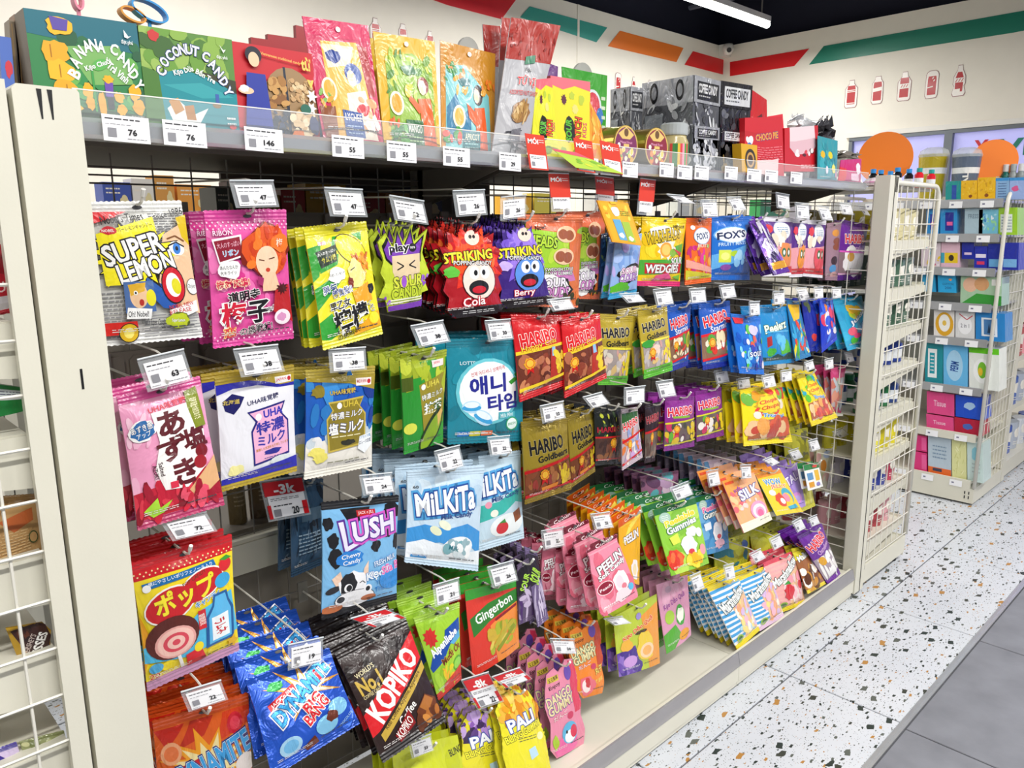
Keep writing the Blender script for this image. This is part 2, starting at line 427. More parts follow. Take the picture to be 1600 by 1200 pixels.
# ---------------------------------------------------------------- floor: single tiles
rnd = random.Random(7)
TS, GX, GY = 0.7284, 2.2682, 1.0657
def terrazzo():
    m, nt, b = new_mat('terrazzo'); N, L = nt.nodes, nt.links
    geo = N.new('ShaderNodeNewGeometry')
    col = None
    base = N.new('ShaderNodeTexNoise'); base.inputs['Scale'].default_value = 3
    L.new(geo.outputs['Position'], base.inputs['Vector'])
    cr = N.new('ShaderNodeValToRGB'); cr.color_ramp.elements[0].color = (*lin('c3c8d0'), 1); cr.color_ramp.elements[1].color = (*lin('d6d9de'), 1)
    L.new(base.outputs['Fac'], cr.inputs['Fac']); col = cr.outputs['Color']
    for sc, thr, dens, rot, st in ((120, .20, .26, .3, 1.6), (50, .24, .22, .9, 2.2), (24, .26, .26, .6, 2.4), (13, .27, .2, .45, 2.0)):
        mp = N.new('ShaderNodeMapping'); mp.inputs['Rotation'].default_value = (0, 0, rot); mp.inputs['Scale'].default_value = (1, st, 1); mp.inputs['Location'].default_value = (sc * .37, sc * .11, 0)
        nz = N.new('ShaderNodeTexNoise'); nz.inputs['Scale'].default_value = sc * 1.6
        L.new(geo.outputs['Position'], nz.inputs['Vector'])
        mx = N.new('ShaderNodeMix'); mx.data_type = 'VECTOR'; mx.inputs[0].default_value = 0.35 / sc
        L.new(geo.outputs['Position'], mx.inputs[4]); L.new(nz.outputs['Color'], mx.inputs[5])
        L.new(mx.outputs[1], mp.inputs['Vector'])
        vo = N.new('ShaderNodeTexVoronoi'); vo.voronoi_dimensions = '2D'; vo.distance = 'MANHATTAN'; vo.inputs['Scale'].default_value = sc
        L.new(mp.outputs['Vector'], vo.inputs['Vector'])
        lt = N.new('ShaderNodeMath'); lt.operation = 'LESS_THAN'; lt.inputs[1].default_value = thr; L.new(vo.outputs['Distance'], lt.inputs[0])
        sp = N.new('ShaderNodeSeparateColor'); L.new(vo.outputs['Color'], sp.inputs[0])
        l2 = N.new('ShaderNodeMath'); l2.operation = 'LESS_THAN'; l2.inputs[1].default_value = dens; L.new(sp.outputs[0], l2.inputs[0])
        ml = N.new('ShaderNodeMath'); ml.operation = 'MULTIPLY'; L.new(lt.outputs[0], ml.inputs[0]); L.new(l2.outputs[0], ml.inputs[1])
        c2 = N.new('ShaderNodeValToRGB'); c2.color_ramp.interpolation = 'CONSTANT'
        e = c2.color_ramp.elements; e[0].color = (*lin('2f3833'), 1); e[1].position = .35; e[1].color = (*lin('5a5f58'), 1)
        q = e.new(.62); q.color = (*lin('3d4038'), 1); q = e.new(.86 if sc > 30 else .78); q.color = (*lin('b0803f'), 1)
        L.new(sp.outputs[1], c2.inputs['Fac'])
        mc = N.new('ShaderNodeMix'); mc.data_type = 'RGBA'; L.new(ml.outputs[0], mc.inputs[0]); L.new(col, mc.inputs[6]); L.new(c2.outputs['Color'], mc.inputs[7])
        col = mc.outputs[2]
    L.new(col, b.inputs['Base Color']); b.inputs['Roughness'].default_value = 0.28
    return m
TERR = terrazzo()
GTILE = mat('grey_floor_tile', '7d7f86', 0.45, bump=0.08, bscale=90, var=0.12)
GROUT = mat('grey_grout', '55555a', 0.8)
fb = MB(); fb.box(-3, -4, -0.05, 9, 5, -0.006)
floor = tag(fb.build('floor', GROUT), kind='structure')
def tile_mesh(w, d, m):
    b = MB(); g = 0.0028; e = 0.0018
    V = [(g, g, -.008), (w - g, g, -.008), (w - g, d - g, -.008), (g, d - g, -.008), (g, g, -e), (w - g, g, -e), (w - g, d - g, -e), (g, d - g, -e),
         (g + e, g + e, 0), (w - g - e, g + e, 0), (w - g - e, d - g - e, 0), (g + e, d - g - e, 0)]
    F = [(0, 1, 5, 4), (1, 2, 6, 5), (2, 3, 7, 6), (3, 0, 4, 7), (4, 5, 9, 8), (5, 6, 10, 9), (6, 7, 11, 10), (7, 4, 8, 11), (8, 9, 10, 11)]
    b.add(V, F); return b.build('tile', m, floor)
first = {}
def put_tile(x, y, w, d, m):
    k = (round(w, 3), round(d, 3), m.name)
    if k not in first: o = tile_mesh(w, d, m); first[k] = o
    else: o = first[k].copy(); COL.objects.link(o); o.parent = floor
    o.location = (x, y, 0)
for i in range(-3, 7):
    x = GX + i * TS
    put_tile(x, 0.7066, TS, GY - 0.7066, TERR)
    for j in range(5): put_tile(x, GY + j * TS, TS, min(TS, 4.3 - GY - j * TS), TERR)
for i in range(-4, 6):
    for j in range(3): put_tile(GX - .022 + i * TS, 0.686 - (j + 1) * TS, TS, TS, GTILE)
b = MB(); b.box(-2, 0.686, -0.004, 8, 0.7066, 0.0035); b.box(-2, .694, .0035, 8, .699, .005)
tag(b.build('trim_1', ALU), kind='structure')

# ---------------------------------------------------------------- walls, ceiling
CREAM = mat('cream_wall_paint', 'f0ebdf', 0.7, bump=0.04, bscale=150, var=0.015)
XW, YW, ZW = 6.974, 4.315, 3.2
b = MB(); b.box(-4, YW, 0, XW + .2, YW + .15, ZW); tag(b.build('wall_back', CREAM), kind='structure')
b = MB()
b.box(XW, 3.02, 0, XW + .15, YW, ZW); b.box(XW, -4, 2.235, XW + .15, 3.02, ZW); b.box(XW, -4, 0, XW + .15, 3.02, .9)
tag(b.build('wall_right', CREAM), kind='structure')
NAVY = mat('black_ceiling_paint', '181b30', 0.8)
b = MB(); b.box(-4, -4, 3.75, XW + .6, YW + .6, 3.85); tag(b.build('ceiling', NAVY), kind='structure')
b = MB(); b.box(XW + .15, -4, 3.2, XW + .3, YW + .3, 3.75); b.box(-4, YW + .15, 3.2, XW + .3, YW + .3, 3.75); tag(b.build('wall_upper', NAVY), kind='structure')
bm_m = mat('dark_beam_paint', '444858', 0.6)
for i, (p, q, r_) in enumerate([((3.2, 4.2, 3.5), (3.2, -3, 3.5), .06), ((5.2, 4.2, 3.55), (5.2, -3, 3.55), .06), ((-2, 2.6, 3.45), (6.9, 2.6, 3.45), .045), ((6.2, 4.2, 3.4), (6.2, -3, 3.4), .03)]):
    b = MB(); b.rod([p, q], r_, n=8); tag(b.build('trim_%d' % (i + 2), bm_m), kind='structure')
# window with frame, panes and a letter sign
FRM = mat('grey_window_frame', '6a7076', 0.4, 0.4)
win = empty('window_1', (XW, 0, 0)); tag(win, kind='structure')
def wpart(name, m, *boxes):
    b = MB()
    for x in boxes: b.box(*x)
    return b.build(name, m, win)
ym = 2.22
wpart('window_frame', FRM, (-.02, -4, 2.215, .06, 3.02, 2.245), (-.02, -4, .9, .06, 3.02, .93), (-.02, 2.99, .9, .06, 3.02, 2.22), (-.03, ym - .03, .93, .06, ym + .03, 2.215), (-.03, 0.3, .93, .06, .36, 2.215))
wpart('window_head_trim', PWHITE, (-.03, -4, 2.245, 0, 3.05, 2.285))
PANE = mat('glowing_frosted_pane', 'a6a6dc', 0.3, emit=0.6)  # daylight beyond the window is put in as the pane's own glow
for y0, y1 in ((ym + .03, 2.99), (.36, ym - .03), (-4, .3)): wpart('window_pane', PANE, (.02, y0, .93, .03, y1, 2.215))
def wall_text(txt, y, z, w, h, hexc, parent, name='lettering', x=None):
    V, T = glyphs(txt, 0.03); lo, hi = V.min(0), V.max(0); q = (V - (lo + hi) / 2) / (hi - lo) * [w, h]
    b = MB(); X = np.stack([np.full(len(q), -.03 if x is None else x), y - q[:, 0], z + q[:, 1]], 1); b.add(X, T, lin(hexc)); return b.build(name, CARD, parent)
vq = onX(1592, 229, XW + .015); wall_text('VE', vq[1], vq[2], .30, .13, '11806a', win, x=.015)
wall_text('Y', 1.99, 2.09, .1, .12, 'd02030', win, x=.015)

# painted-on wall bands (thin film) : px polygon on a plane
STRIPE = {}
def band(n, pts, plane, hexc):
    b = MB(); P = [(onY(u, v, YW - .004) if plane == 'Y' else onX(u, v, XW - .004)) for u, v in pts]
    th = np.array([0, .003, 0]) if plane == 'Y' else np.array([.003, 0, 0]); k = len(P)
    b.add(P + [p + th for p in P], [tuple(range(k))] + [(i, (i + 1) % k, k + (i + 1) % k, k + i) for i in range(k)], lin(hexc))
    tag(b.build('trim_%d' % n, CARD), kind='structure')
band(6, [(655, -8), (700, -24), (806, 0), (784, 30), (700, 8)], 'Y', 'e0202e')
band(7, [(828, 10), (949, 43), (932, 66), (813, 27)], 'Y', '2f9f92')
band(8, [(969, 48), (1068, 75), (1057, 97), (950, 72)], 'Y', 'ef7b2a')
band(9, [(1083, 80), (1139.5, 96), (1139.5, 119), (1070, 101)], 'Y', 'e0141e')
band(10, [(1140.5, 97), (1264, 76), (1241, 103), (1140.5, 119)], 'X', 'e0141e')
band(11, [(1287, 72), (1660, 6), (1640, 40), (1583, 51), (1264, 101)], 'X', '17806a')
# vertical joint batten in the back wall
q = onY(903, 60, YW); b = MB(); b.box(q[0] - .012, YW - .006, 0, q[0] + .012, YW, ZW); tag(b.build('trim_12', CREAM), kind='structure')

def sticker(u, v, hpx, shape, plane, label, grp):
    f = (lambda a, c: onY(a, c, YW - .003)) if plane == 'Y' else (lambda a, c: onX(a, c, XW - .003))
    c0 = f(u, v); zt = f(u, v - hpx / 2)[2] - f(u, v + hpx / 2)[2]; H = zt; W = H * .48
    out = {0: [(32, 0), (68, 0), (68, 12), (96, 30), (96, 92), (86, 100), (14, 100), (4, 92), (4, 30), (32, 12)],
           1: [(30, 0), (70, 0), (72, 10), (90, 24), (92, 90), (80, 100), (20, 100), (8, 90), (10, 24), (28, 10)],
           2: [(34, 0), (66, 0), (70, 14), (96, 34), (94, 94), (84, 100), (16, 100), (6, 94), (4, 34), (30, 14)],
           3: [(14, 5), (30, 0), (70, 0), (86, 5), (94, 14), (94, 90), (84, 100), (16, 100), (6, 90), (6, 14)],
           4: [(36, 0), (64, 0), (66, 14), (86, 36), (88, 60), (80, 68), (92, 90), (82, 100), (18, 100), (8, 90), (20, 68), (12, 60), (14, 36), (34, 14)]}[shape]
    def sc(p, k): return [((x - 50) * k + 50, (y - 50) * (1 - (1 - k) * .5) + 50) for x, y in p]
    def P3(p, d):
        if plane == 'Y': return [c0 + np.array([(x / 100 - .5) * W, -d, (.5 - y / 100) * H]) for x, y in p]
        return [c0 + np.array([-d, -(x / 100 - .5) * W, (.5 - y / 100) * H]) for x, y in p]
    b = MB()
    for k, c, d in ((1.16, '8a4a50', 0), (1.08, 'f2ece6', .0006)):
        V, T = tessel(sc(out, k)); b.add(P3([tuple(a) for a in V], d), T, lin(c))
    inner = [(20, 18), (80, 18), (84, 30), (84, 90), (16, 90), (16, 30)] if shape != 4 else [(36, 20), (64, 20), (78, 40), (76, 88), (24, 88), (22, 40)]
    V, T = tessel(inner); b.add(P3([tuple(a) for a in V], .0012), T, lin('b8141f'))
    bars = {0: [(10, 34, 90, 37), (10, 40, 90, 43), (14, 84, 86, 87)], 1: [(16, 42, 84, 56)], 2: [(8, 40, 92, 58)], 3: [(12, 60, 60, 64), (50, 24, 62, 30), (60, 34, 72, 40)], 4: [(14, 40, 86, 56), (14, 78, 60, 90)]}[shape]
    for x0, y0, x1, y1 in bars: b.add(P3([(x0, y0), (x1, y0 - (4 if shape in (1, 3) else 0)), (x1, y1 - (4 if shape in (1, 3) else 0)), (x0, y1)], .0018), [(0, 1, 2, 3)], lin('f2ece6'))
    if shape in (2, 4):
        for k in range(3): b.add(P3([(22 + k * 20, 54), (34 + k * 20, 43), (40 + k * 20, 43), (28 + k * 20, 54)], .0024), [(0, 1, 2, 3)], lin('b8141f'))
    tag(b.build('bottle_sticker', CARD), label, 'wall sticker', grp)
for i, (u, v, h) in enumerate([(1330, 147, 40), (1371, 141, 40), (1413, 135, 42), (1456, 132, 40), (1499, 126, 45)]):
    sticker(u, v, h, i, 'X', ['leftmost red bottle sticker with two thin bands on right wall', 'red slim bottle sticker with slanted blank label, second in row', 'middle red bottle sticker with hatched label on right wall',
            'red drink can sticker with bubbles on right wall', 'rightmost red contour bottle sticker on right wall'][i], 'red bottle stickers on the right wall')
for i, (u, v, h) in enumerate([(587, 52, 44), (630, 58, 38), (672, 68, 36), (966, 132, 34), (990, 136, 30), (1015, 139, 26)]):
    sticker(u, v, h, i % 5, 'Y', ['red bottle sticker on back wall above the lychee pouch', 'red bottle sticker on back wall above the mango pouch', 'red bottle sticker on back wall right of the mango pouch top',
            'red bottle sticker on back wall left above silver coffee boxes', 'middle red bottle sticker above the silver coffee boxes', 'smallest red bottle sticker partly behind silver coffee boxes'][i], 'red bottle stickers on the back wall')
# visible ceiling tube and the security camera
def lamp(p0, p1, label):
    t = empty('tube_lamp', (np.array(p0) + np.array(p1)) / 2, label, 'ceiling lamp'); o = np.array(t.location)
    b = MB(); b.box(p0[0], -.03 + p0[1], p0[2] + .02, p1[0], .03 + p0[1], p0[2] + .06); b.build('lamp_housing', PWHITE, t, origin=o)
    b = MB(); b.rod([p0, p1], .026, n=10); b.build('glowing_tube', mat('lit_tube', 'fbfff8', emit=9), t, origin=o)
    b = MB()
    for x in (p0[0] + .1, p1[0] - .1): b.rod([(x, p0[1], p0[2] + .06), (x, p0[1], 3.75)], .006, n=5)
    b.build('suspension_rod', GREYM, t, origin=o)
lamp((4.88, 3.36, 3.08), (6.05, 3.36, 3.08), 'long white tube lamp hanging under the dark ceiling')
cc = onX(1134, 80, XW - .06)
t = empty('security_camera', cc, 'small white dome security camera at the wall corner below ceiling', 'security camera')
b = MB(); b.box(cc[0] - .03, cc[1] - .02, cc[2] - .05, cc[0] + .06, cc[1] + .1, cc[2] + .06); b.build('mount', PWHITE, t, origin=cc)
b = MB(); b.lathe([(.0, -.05), (.035, -.04), (.055, 0), (.05, .03), (.04, .05)], cc[0] - .04, cc[1] - .05, cc[2], n=16); b.build('housing', PWHITE, t, origin=cc, smooth=True)
b = MB(); b.rod([cc + [-.075, -.08, -.01], cc + [-.105, -.1, -.02]], .022, n=12); b.build('lens', BLACK, t, origin=cc)

# ---------------------------------------------------------------- the sweets gondola
YF, YB = 1.148, 1.60
XS = [0.27, 1.17, 2.07, 2.97]
names = ['nearest', 'middle', 'far']
for i in range(3):
    x0, x1 = XS[i] + .001, XS[i + 1] - .001
    t = empty('gondola_section', (x0, YB, 0), 'cream wire backed gondola section, %s of the three sections holding hanging sweets' % names[i], 'shelving', 'gondola sections along the sweets aisle')
    o = np.array(t.location)
    def P(name, m, b, smooth=False): return b.build(name, m, t, origin=o, smooth=smooth)
    b = MB(); b.box(x0, YF + .012, .075, x1, YB, .112); b.box(x0, YF + .012, .112, x1, YF + .02, .128); P('base_deck', PAINT, b)
    b = MB(); b.box(x0, YF + .006, .012, x1, YF + .02, .075); b.box(x0, YF, .030, x1, YF + .008, .088); P('kick_plate', PAINT, b)
    b = MB()
    pf = [(YF - .004, .086), (YF + .006, .128), (YF + .012, .128), (YF + .004, .086)]
    b.prism(pf, lambda a, c, s: (x0 if s == 0 else x1, a, c)); P('clear_price_rail', mat('lilac_clear_rail', 'a2a0a3', 0.15, alpha=.7), b)
    b = MB()
    for x in np.arange(x0 + .02, x1, .0745): b.rod([(x, YB, .13), (x, YB, 1.64)], .0018, n=5, cap=False)
    for z in list(np.arange(.83, 1.56, .1)) + [1.585, 1.6, 1.615, .15, .25, .35, .45, .55, .65]: b.rod([(x0, YB - .003, z), (x1, YB - .003, z)], .0018, n=5, cap=False)
    o2 = P('wire_grid', GREYM, b)
    for zz, hh, m_ in ((1.42, .115, PAINTD), (1.17, .10, PAINTD), (.975, .0, PAINTD), (.745, .08, PAINT)):
        if hh == 0: continue
        b = MB(); b.box(x0, YB - .022, zz, x1, YB - .006, zz + hh); rl = P('slot_rail', m_, b)
        for k in range(6):
            xa = x0 + .01 + k * .147; b = MB(); c = .008; X1 = xa + .137; z0, z1 = zz + .008, zz + hh - .008
            pl = [(xa + c, z0), (X1 - c, z0), (X1, z0 + c), (X1, z1 - c), (X1 - c, z1), (xa + c, z1), (xa, z1 - c), (xa, z0 + c)]
            b.prism(pl, lambda a, c_, s: (a, YB - (.028 if s == 0 else .02), c_)); b.build('slot_plate', m_, rl, origin=o)
    b = MB(); b.box(x0, YB + .03, .1, x1, YB + .036, .78)
    b.box(x0, YB + .03, 1.0 if i == 0 else .78, x1, YB + .036, 1.50)
    P('back_panel', PAINTD, b)  # solid panels added to keep the view behind the grid dark
    b = MB(); b.box(x0 - .016, YB - .02, .02, x0 + .012, YB + .03, 1.66); P('upright', PAINTD, b)
    # top shelf
    z0 = 1.627
    s = empty('top_shelf', (x0, YB, z0), 'grey lipped top shelf of the %s gondola section with clear price strip' % names[i], 'shelf', 'top shelves over the hanging sweets'); so = np.array(s.location)
    b = MB(); b.box(x0, 1.236, 1.640, x1, YB + .02, 1.652); b.box(x0, 1.36, 1.628, x1, 1.37, 1.64); b.box(x0, YB + .02, 1.642, x1, 2.02, 1.652); b.build('shelf_board', PAINTD, s, origin=so)
    b = MB(); pr = [(1.232, 1.655), (1.224, 1.648), (1.228, 1.632), (1.238, 1.627), (1.27, 1.627), (1.27, 1.640), (1.24, 1.652)]
    b.prism(pr, lambda a, c, s_: (x0 if s_ == 0 else x1, a, c)); b.build('front_lip', ALU, s, origin=so)
    b = MB(); pr = [(1.220, 1.626), (1.216, 1.66), (1.222, 1.690), (1.2235, 1.690), (1.2175, 1.66), (1.2215, 1.626)]
    b.prism(pr, lambda a, c, s_: (x0 + .01 if s_ == 0 else x1, a, c)); b.build('clear_guard', clear_mat('clear_guard_plastic', 'dfe6ea', .13) if 'clear_guard_plastic' not in MATS else MATS['clear_guard_plastic'], s, origin=so)
    b = MB(); b.box(x0 + .01, 1.2218, 1.6895, x1, 1.2240, 1.6912); b.build('guard_rim', PWHITE, s, origin=so)
    for xx in (x0 + .012, x1 - .014):
        b = MB(); b.prism([(1.26, 1.640), (YB, 1.640), (YB, 1.555), (1.50, 1.575)], lambda a, c, s_: (xx if s_ == 0 else xx + .004, a, c)); b.build('bracket', PAINTD, s, origin=so)

# right end: post, side grid
def wire_panel_X(b, x, y0, y1, z0, z1, dy, dz, r=.0022):
    for y in np.arange(y0, y1 + .001, dy): b.rod([(x, y, z0), (x, y, z1)], r, n=5, cap=False)
    for z in np.arange(z0, z1 + .001, dz): b.rod([(x - .004, y0, z), (x - .004, y1, z)], r, n=5, cap=False)
t = empty('end_post', (3.0, YF, 0), 'cream square end post at the right end of the sweets gondola', 'post'); o = np.array(t.location)
b = MB(); b.box(2.975, YF - .004, .02, 3.058, YF + .05, 1.680)
b.build('post_body', PAINT, t, origin=o)
b = MB(); b.box(3.02, YF - .0062, .02, 3.0225, YF - .003, 1.68)
for k in (0, 1): b.box(3.03 + k * .012, YF - .0066, 1.62, 3.033 + k * .012, YF - .003, 1.676)
b.build('seam', mat('seam_shadow_gap', '4a4844', .6), t, origin=o)
b = MB(); wire_panel_X(b, 2.985, YF + .055, YB, .13, 1.66, .075, .075); b.build('wire_side_grid', WHITEW, t, origin=o)
b = MB(); b.lathe([(.022, 0), (.022, .012), (.010, .014), (.010, .022)], 3.03, YF + .03, 0, n=12); b.build('levelling_foot', BLACK, t, origin=o)
# left end plate
t = empty('end_post', (.23, YF, 0), 'wide cream end post at the left end with two black slots', 'post'); o = np.array(t.location)
b = MB(); pl = [(.192, .02), (.268, .02), (.268, 1.674), (.265, 1.678), (.197, 1.678), (.192, 1.672)]
b.prism(pl, lambda a, c, s: (a, YF if s == 0 else YF + .05, c)); b.build('post_body', PAINT, t, origin=o)
for xx in (.2215, .2335):
    b = MB(); b.prism([(xx - .0028, 1.674), (xx + .0030, 1.674), (xx + .0016, 1.638), (xx - .0002, 1.638)], lambda a, c, s: (a, YF - .0006 if s == 0 else YF + .001, c)); b.build('slot', BLACK, t, origin=o)
b = MB(); b.box(.2305, YF - .0006, 1.288, .2335, YF + .001, 1.316);
b.build('slot', BLACK, t, origin=o)

# ---------------------------------------------------------------- end racks
def end_rack(xa, xb, ya, yb, zt, label, side, shelf_z, round_right=True):
    """rack at a gondola end: shelves between, wire sides, rounded tube frame on the aisle side"""
    t = empty('end_rack', ((xa + xb) / 2, ya, 0), label, 'rack'); o = np.array(t.location)
    for yy in (ya, yb):
        b = MB(); r = .010
        xo, xi = (xb, xa) if side > 0 else (xa, xb)
        sg = -1 if side > 0 else 1
        pts = [(xi, yy, zt)] + [(xo + sg * .06 * (1 - math.sin(a)), yy, zt - .06 * (1 - math.cos(a))) for a in np.linspace(0, math.pi / 2, 6)] + [(xo, yy, .12)]
        (b.rod(pts, r, n=8) if side > 0 else None); b.rod([(xi, yy, zt), (xi, yy, .1)], .008 if side > 0 else .004, n=6); b.build('tube_frame', WHITEW, t, origin=o, smooth=True)
        b = MB()
        x0, x1 = min(xa, xb), max(xa, xb)
        for x in np.arange(x0 + .05, x1 - .02, .062): b.rod([(x, yy, .13), (x, yy, zt - .005)], .0024, n=5, cap=False)
        for z in np.arange(zt - .05 - .0715 * 30 if side < 0 else .13, zt - .03, .0715 if side < 0 else .098):
            if z > .1: b.rod([(x0, yy - .004, z), (x1, yy - .004, z)], .0024, n=5, cap=False)
        b.build('wire_side', WHITEW, t, origin=o)
    for z in shelf_z:
        b = MB(); x0, x1 = min(xa, xb) + .02, max(xa, xb) - .015
        b.box(x0, ya + .02, z - .006, x1, yb - .02, z)
        xe = x1 if side > 0 else x0
        b.box(xe - .004, ya + .02, z - .032, xe + .004, yb - .02, z + .01)
        sh = b.build('shelf', PAINT, t, origin=o)
        for yy in (ya + .014, yb - .018):
            b = MB(); xx = (x0, x1) if side > 0 else (x1, x0)
            pl = [(xx[0], z - .002), (xx[1], z - .002), (xx[1], z - .03), ((xx[0] * .4 + xx[1] * .6), z - .045), (xx[0], z - .075)]
            b.prism(pl, lambda a, c, s: (a, yy if s == 0 else yy + .003, c)); b.build('bracket', PAINT, sh, origin=o)
        nlab = 4
        for k in range(nlab):
            y = ya + .12 + k * (yb - ya - .2) / nlab
            b = MB(); b.box(xe + side * .005, y, z - .034, xe + side * .0055, y + .055, z + .002, lin('f4f4f6')); b.box(xe + side * .0056, y + .01, z - .02, xe + side * .006, y + .03, z - .012, lin('8a8aa0'))
            b.build('price_card', CARD, sh, origin=o)
    b = MB(); b.box(min(xa, xb) + .005, ya - .004, .035, max(xa, xb) - .005, ya + .012, .115); b.box(min(xa, xb) + .005, ya + .012, .05, max(xa, xb) - .005, yb, .11)
    xe = max(xa, xb) if side > 0 else min(xa, xb); b.box(xe - .012, ya, .02, xe, yb, .115); b.build('base_plinth', PAINT, t, origin=o)
    for xx in (min(xa, xb) + .05, max(xa, xb) - .05):
        b = MB(); b.lathe([(.018, 0), (.018, .01), (.008, .014), (.008, .05)], xx, ya + .03, 0, n=10); b.build('levelling_foot', BLACK, t, origin=o)
    return t
RZ = [1.44, 1.25, 1.09, .92, .74, .56, .39, .20]
end_rack(3.062, 3.53, 1.152, 2.05, 1.655, 'cream wire sided end rack at the far right end of the sweets gondola', 1, RZ)
LZ = [1.385, 1.235, 1.066, .922, .775, .55, .3]
end_rack(.178, -.30, 1.15, 2.05, 1.555, 'cream wire sided end rack at the near left end, stocked with bagged goods', -1, LZ)
# left rack outer upright and hinge bits seen in the gap
b = MB(); b.box(.160, 1.140, .1, .184, 1.155, 1.68); b.box(.178, 1.17, .1, .19, 1.2, 1.67); tag(b.build('rack_upright', PAINT), 'slim cream upright of the left end rack beside the wide end post', 'post')

# far gondola : its end shelves face this way
FX0, FX1, FY0, FY1 = 4.50, 5.02, 1.14, 2.06
t = empty('far_end_rack', (FX0, FY0, 0), 'cream end rack of the next gondola stocked with wipes and tissues', 'rack'); o = np.array(t.location)
FZ = [1.62, 1.445, 1.27, 1.085, .90, .64, .385, .13]
fnames = ['base_plinth']
b = MB(); b.box(FX0, FY0, .012, FX1, FY1, .095)
b.build('base_plinth', PAINT, t, origin=o)
for y in (FY0 + .02, FY0 + .04):
    for z in (.035, .06): b = MB(); b.box(FX0 - .0015, y, z, FX0 + .002, y + .005, z + .016); b.build('slot', BLACK, t, origin=o)
for z in FZ:
    b = MB(); b.box(FX0 + .01, FY0 + .02, z - .012, FX1, FY1 - .02, z); b.box(FX0, FY0 + .02, z - .035, FX0 + .012, FY1 - .02, z + .008, ); sh = b.build('shelf', PAINT if z < .5 else ALU, t, origin=o)
    for k in range(6):
        y = FY0 + .06 + k * .145; b = MB(); b.box(FX0 - .004, y, z - .036, FX0 - .003, y + .062, z - .002, lin('f6f6f8')); b.box(FX0 - .0045, y + .04, z - .022, FX0 - .004, y + .052, z - .014, lin('7a7a92'))
        b.build('price_card', CARD, sh, origin=o)
b = MB(); b.box(FX1 - .02, FY0, .1, FX1, FY1, 1.66); b.build('back_panel', PAINT, t, origin=o)
for yy in (FY0, FY1):
    b = MB(); pts = [(FX1, yy, 1.66)] + [(FX0 + .06 * (1 - math.sin(a)), yy, 1.66 - .06 * (1 - math.cos(a))) for a in np.linspace(0, math.pi / 2, 6)] + [(FX0, yy, .1)]
    b.rod(pts, .010, n=8); b.build('tube_frame', WHITEW, t, origin=o, smooth=True)
    b = MB()
    for x in np.arange(FX0 + .06, FX1 - .02, .062): b.rod([(x, yy, .1), (x, yy, 1.655)], .0022, n=5, cap=False)
    for z in np.arange(.16, 1.64, .098): b.rod([(FX0, yy - .004, z), (FX1, yy - .004, z)], .0022, n=5, cap=False)
    b.build('wire_side', WHITEW, t, origin=o)
# next gondola beyond the far end rack
t = empty('far_gondola', (5.04, 1.6, 0), 'cream gondola continuing beyond the far end rack at the right edge', 'shelving'); o = np.array(t.location)
b = MB(); b.box(5.03, 1.14, 0.01, 5.09, 1.19, 1.66); b.build('post', PAINT, t, origin=o)
b = MB(); b.box(5.04, 1.15, 0.02, 6.6, 2.05, .11); b.box(5.04, 1.59, .1, 6.6, 1.61, 1.66); b.build('base_deck', PAINT, t, origin=o)
for z in (1.62, 1.3, 1.0, .72, .42):
    b = MB(); b.box(5.09, 1.19, z - .03, 6.6, 1.6, z); b.build('shelf', PAINT, t, origin=o)
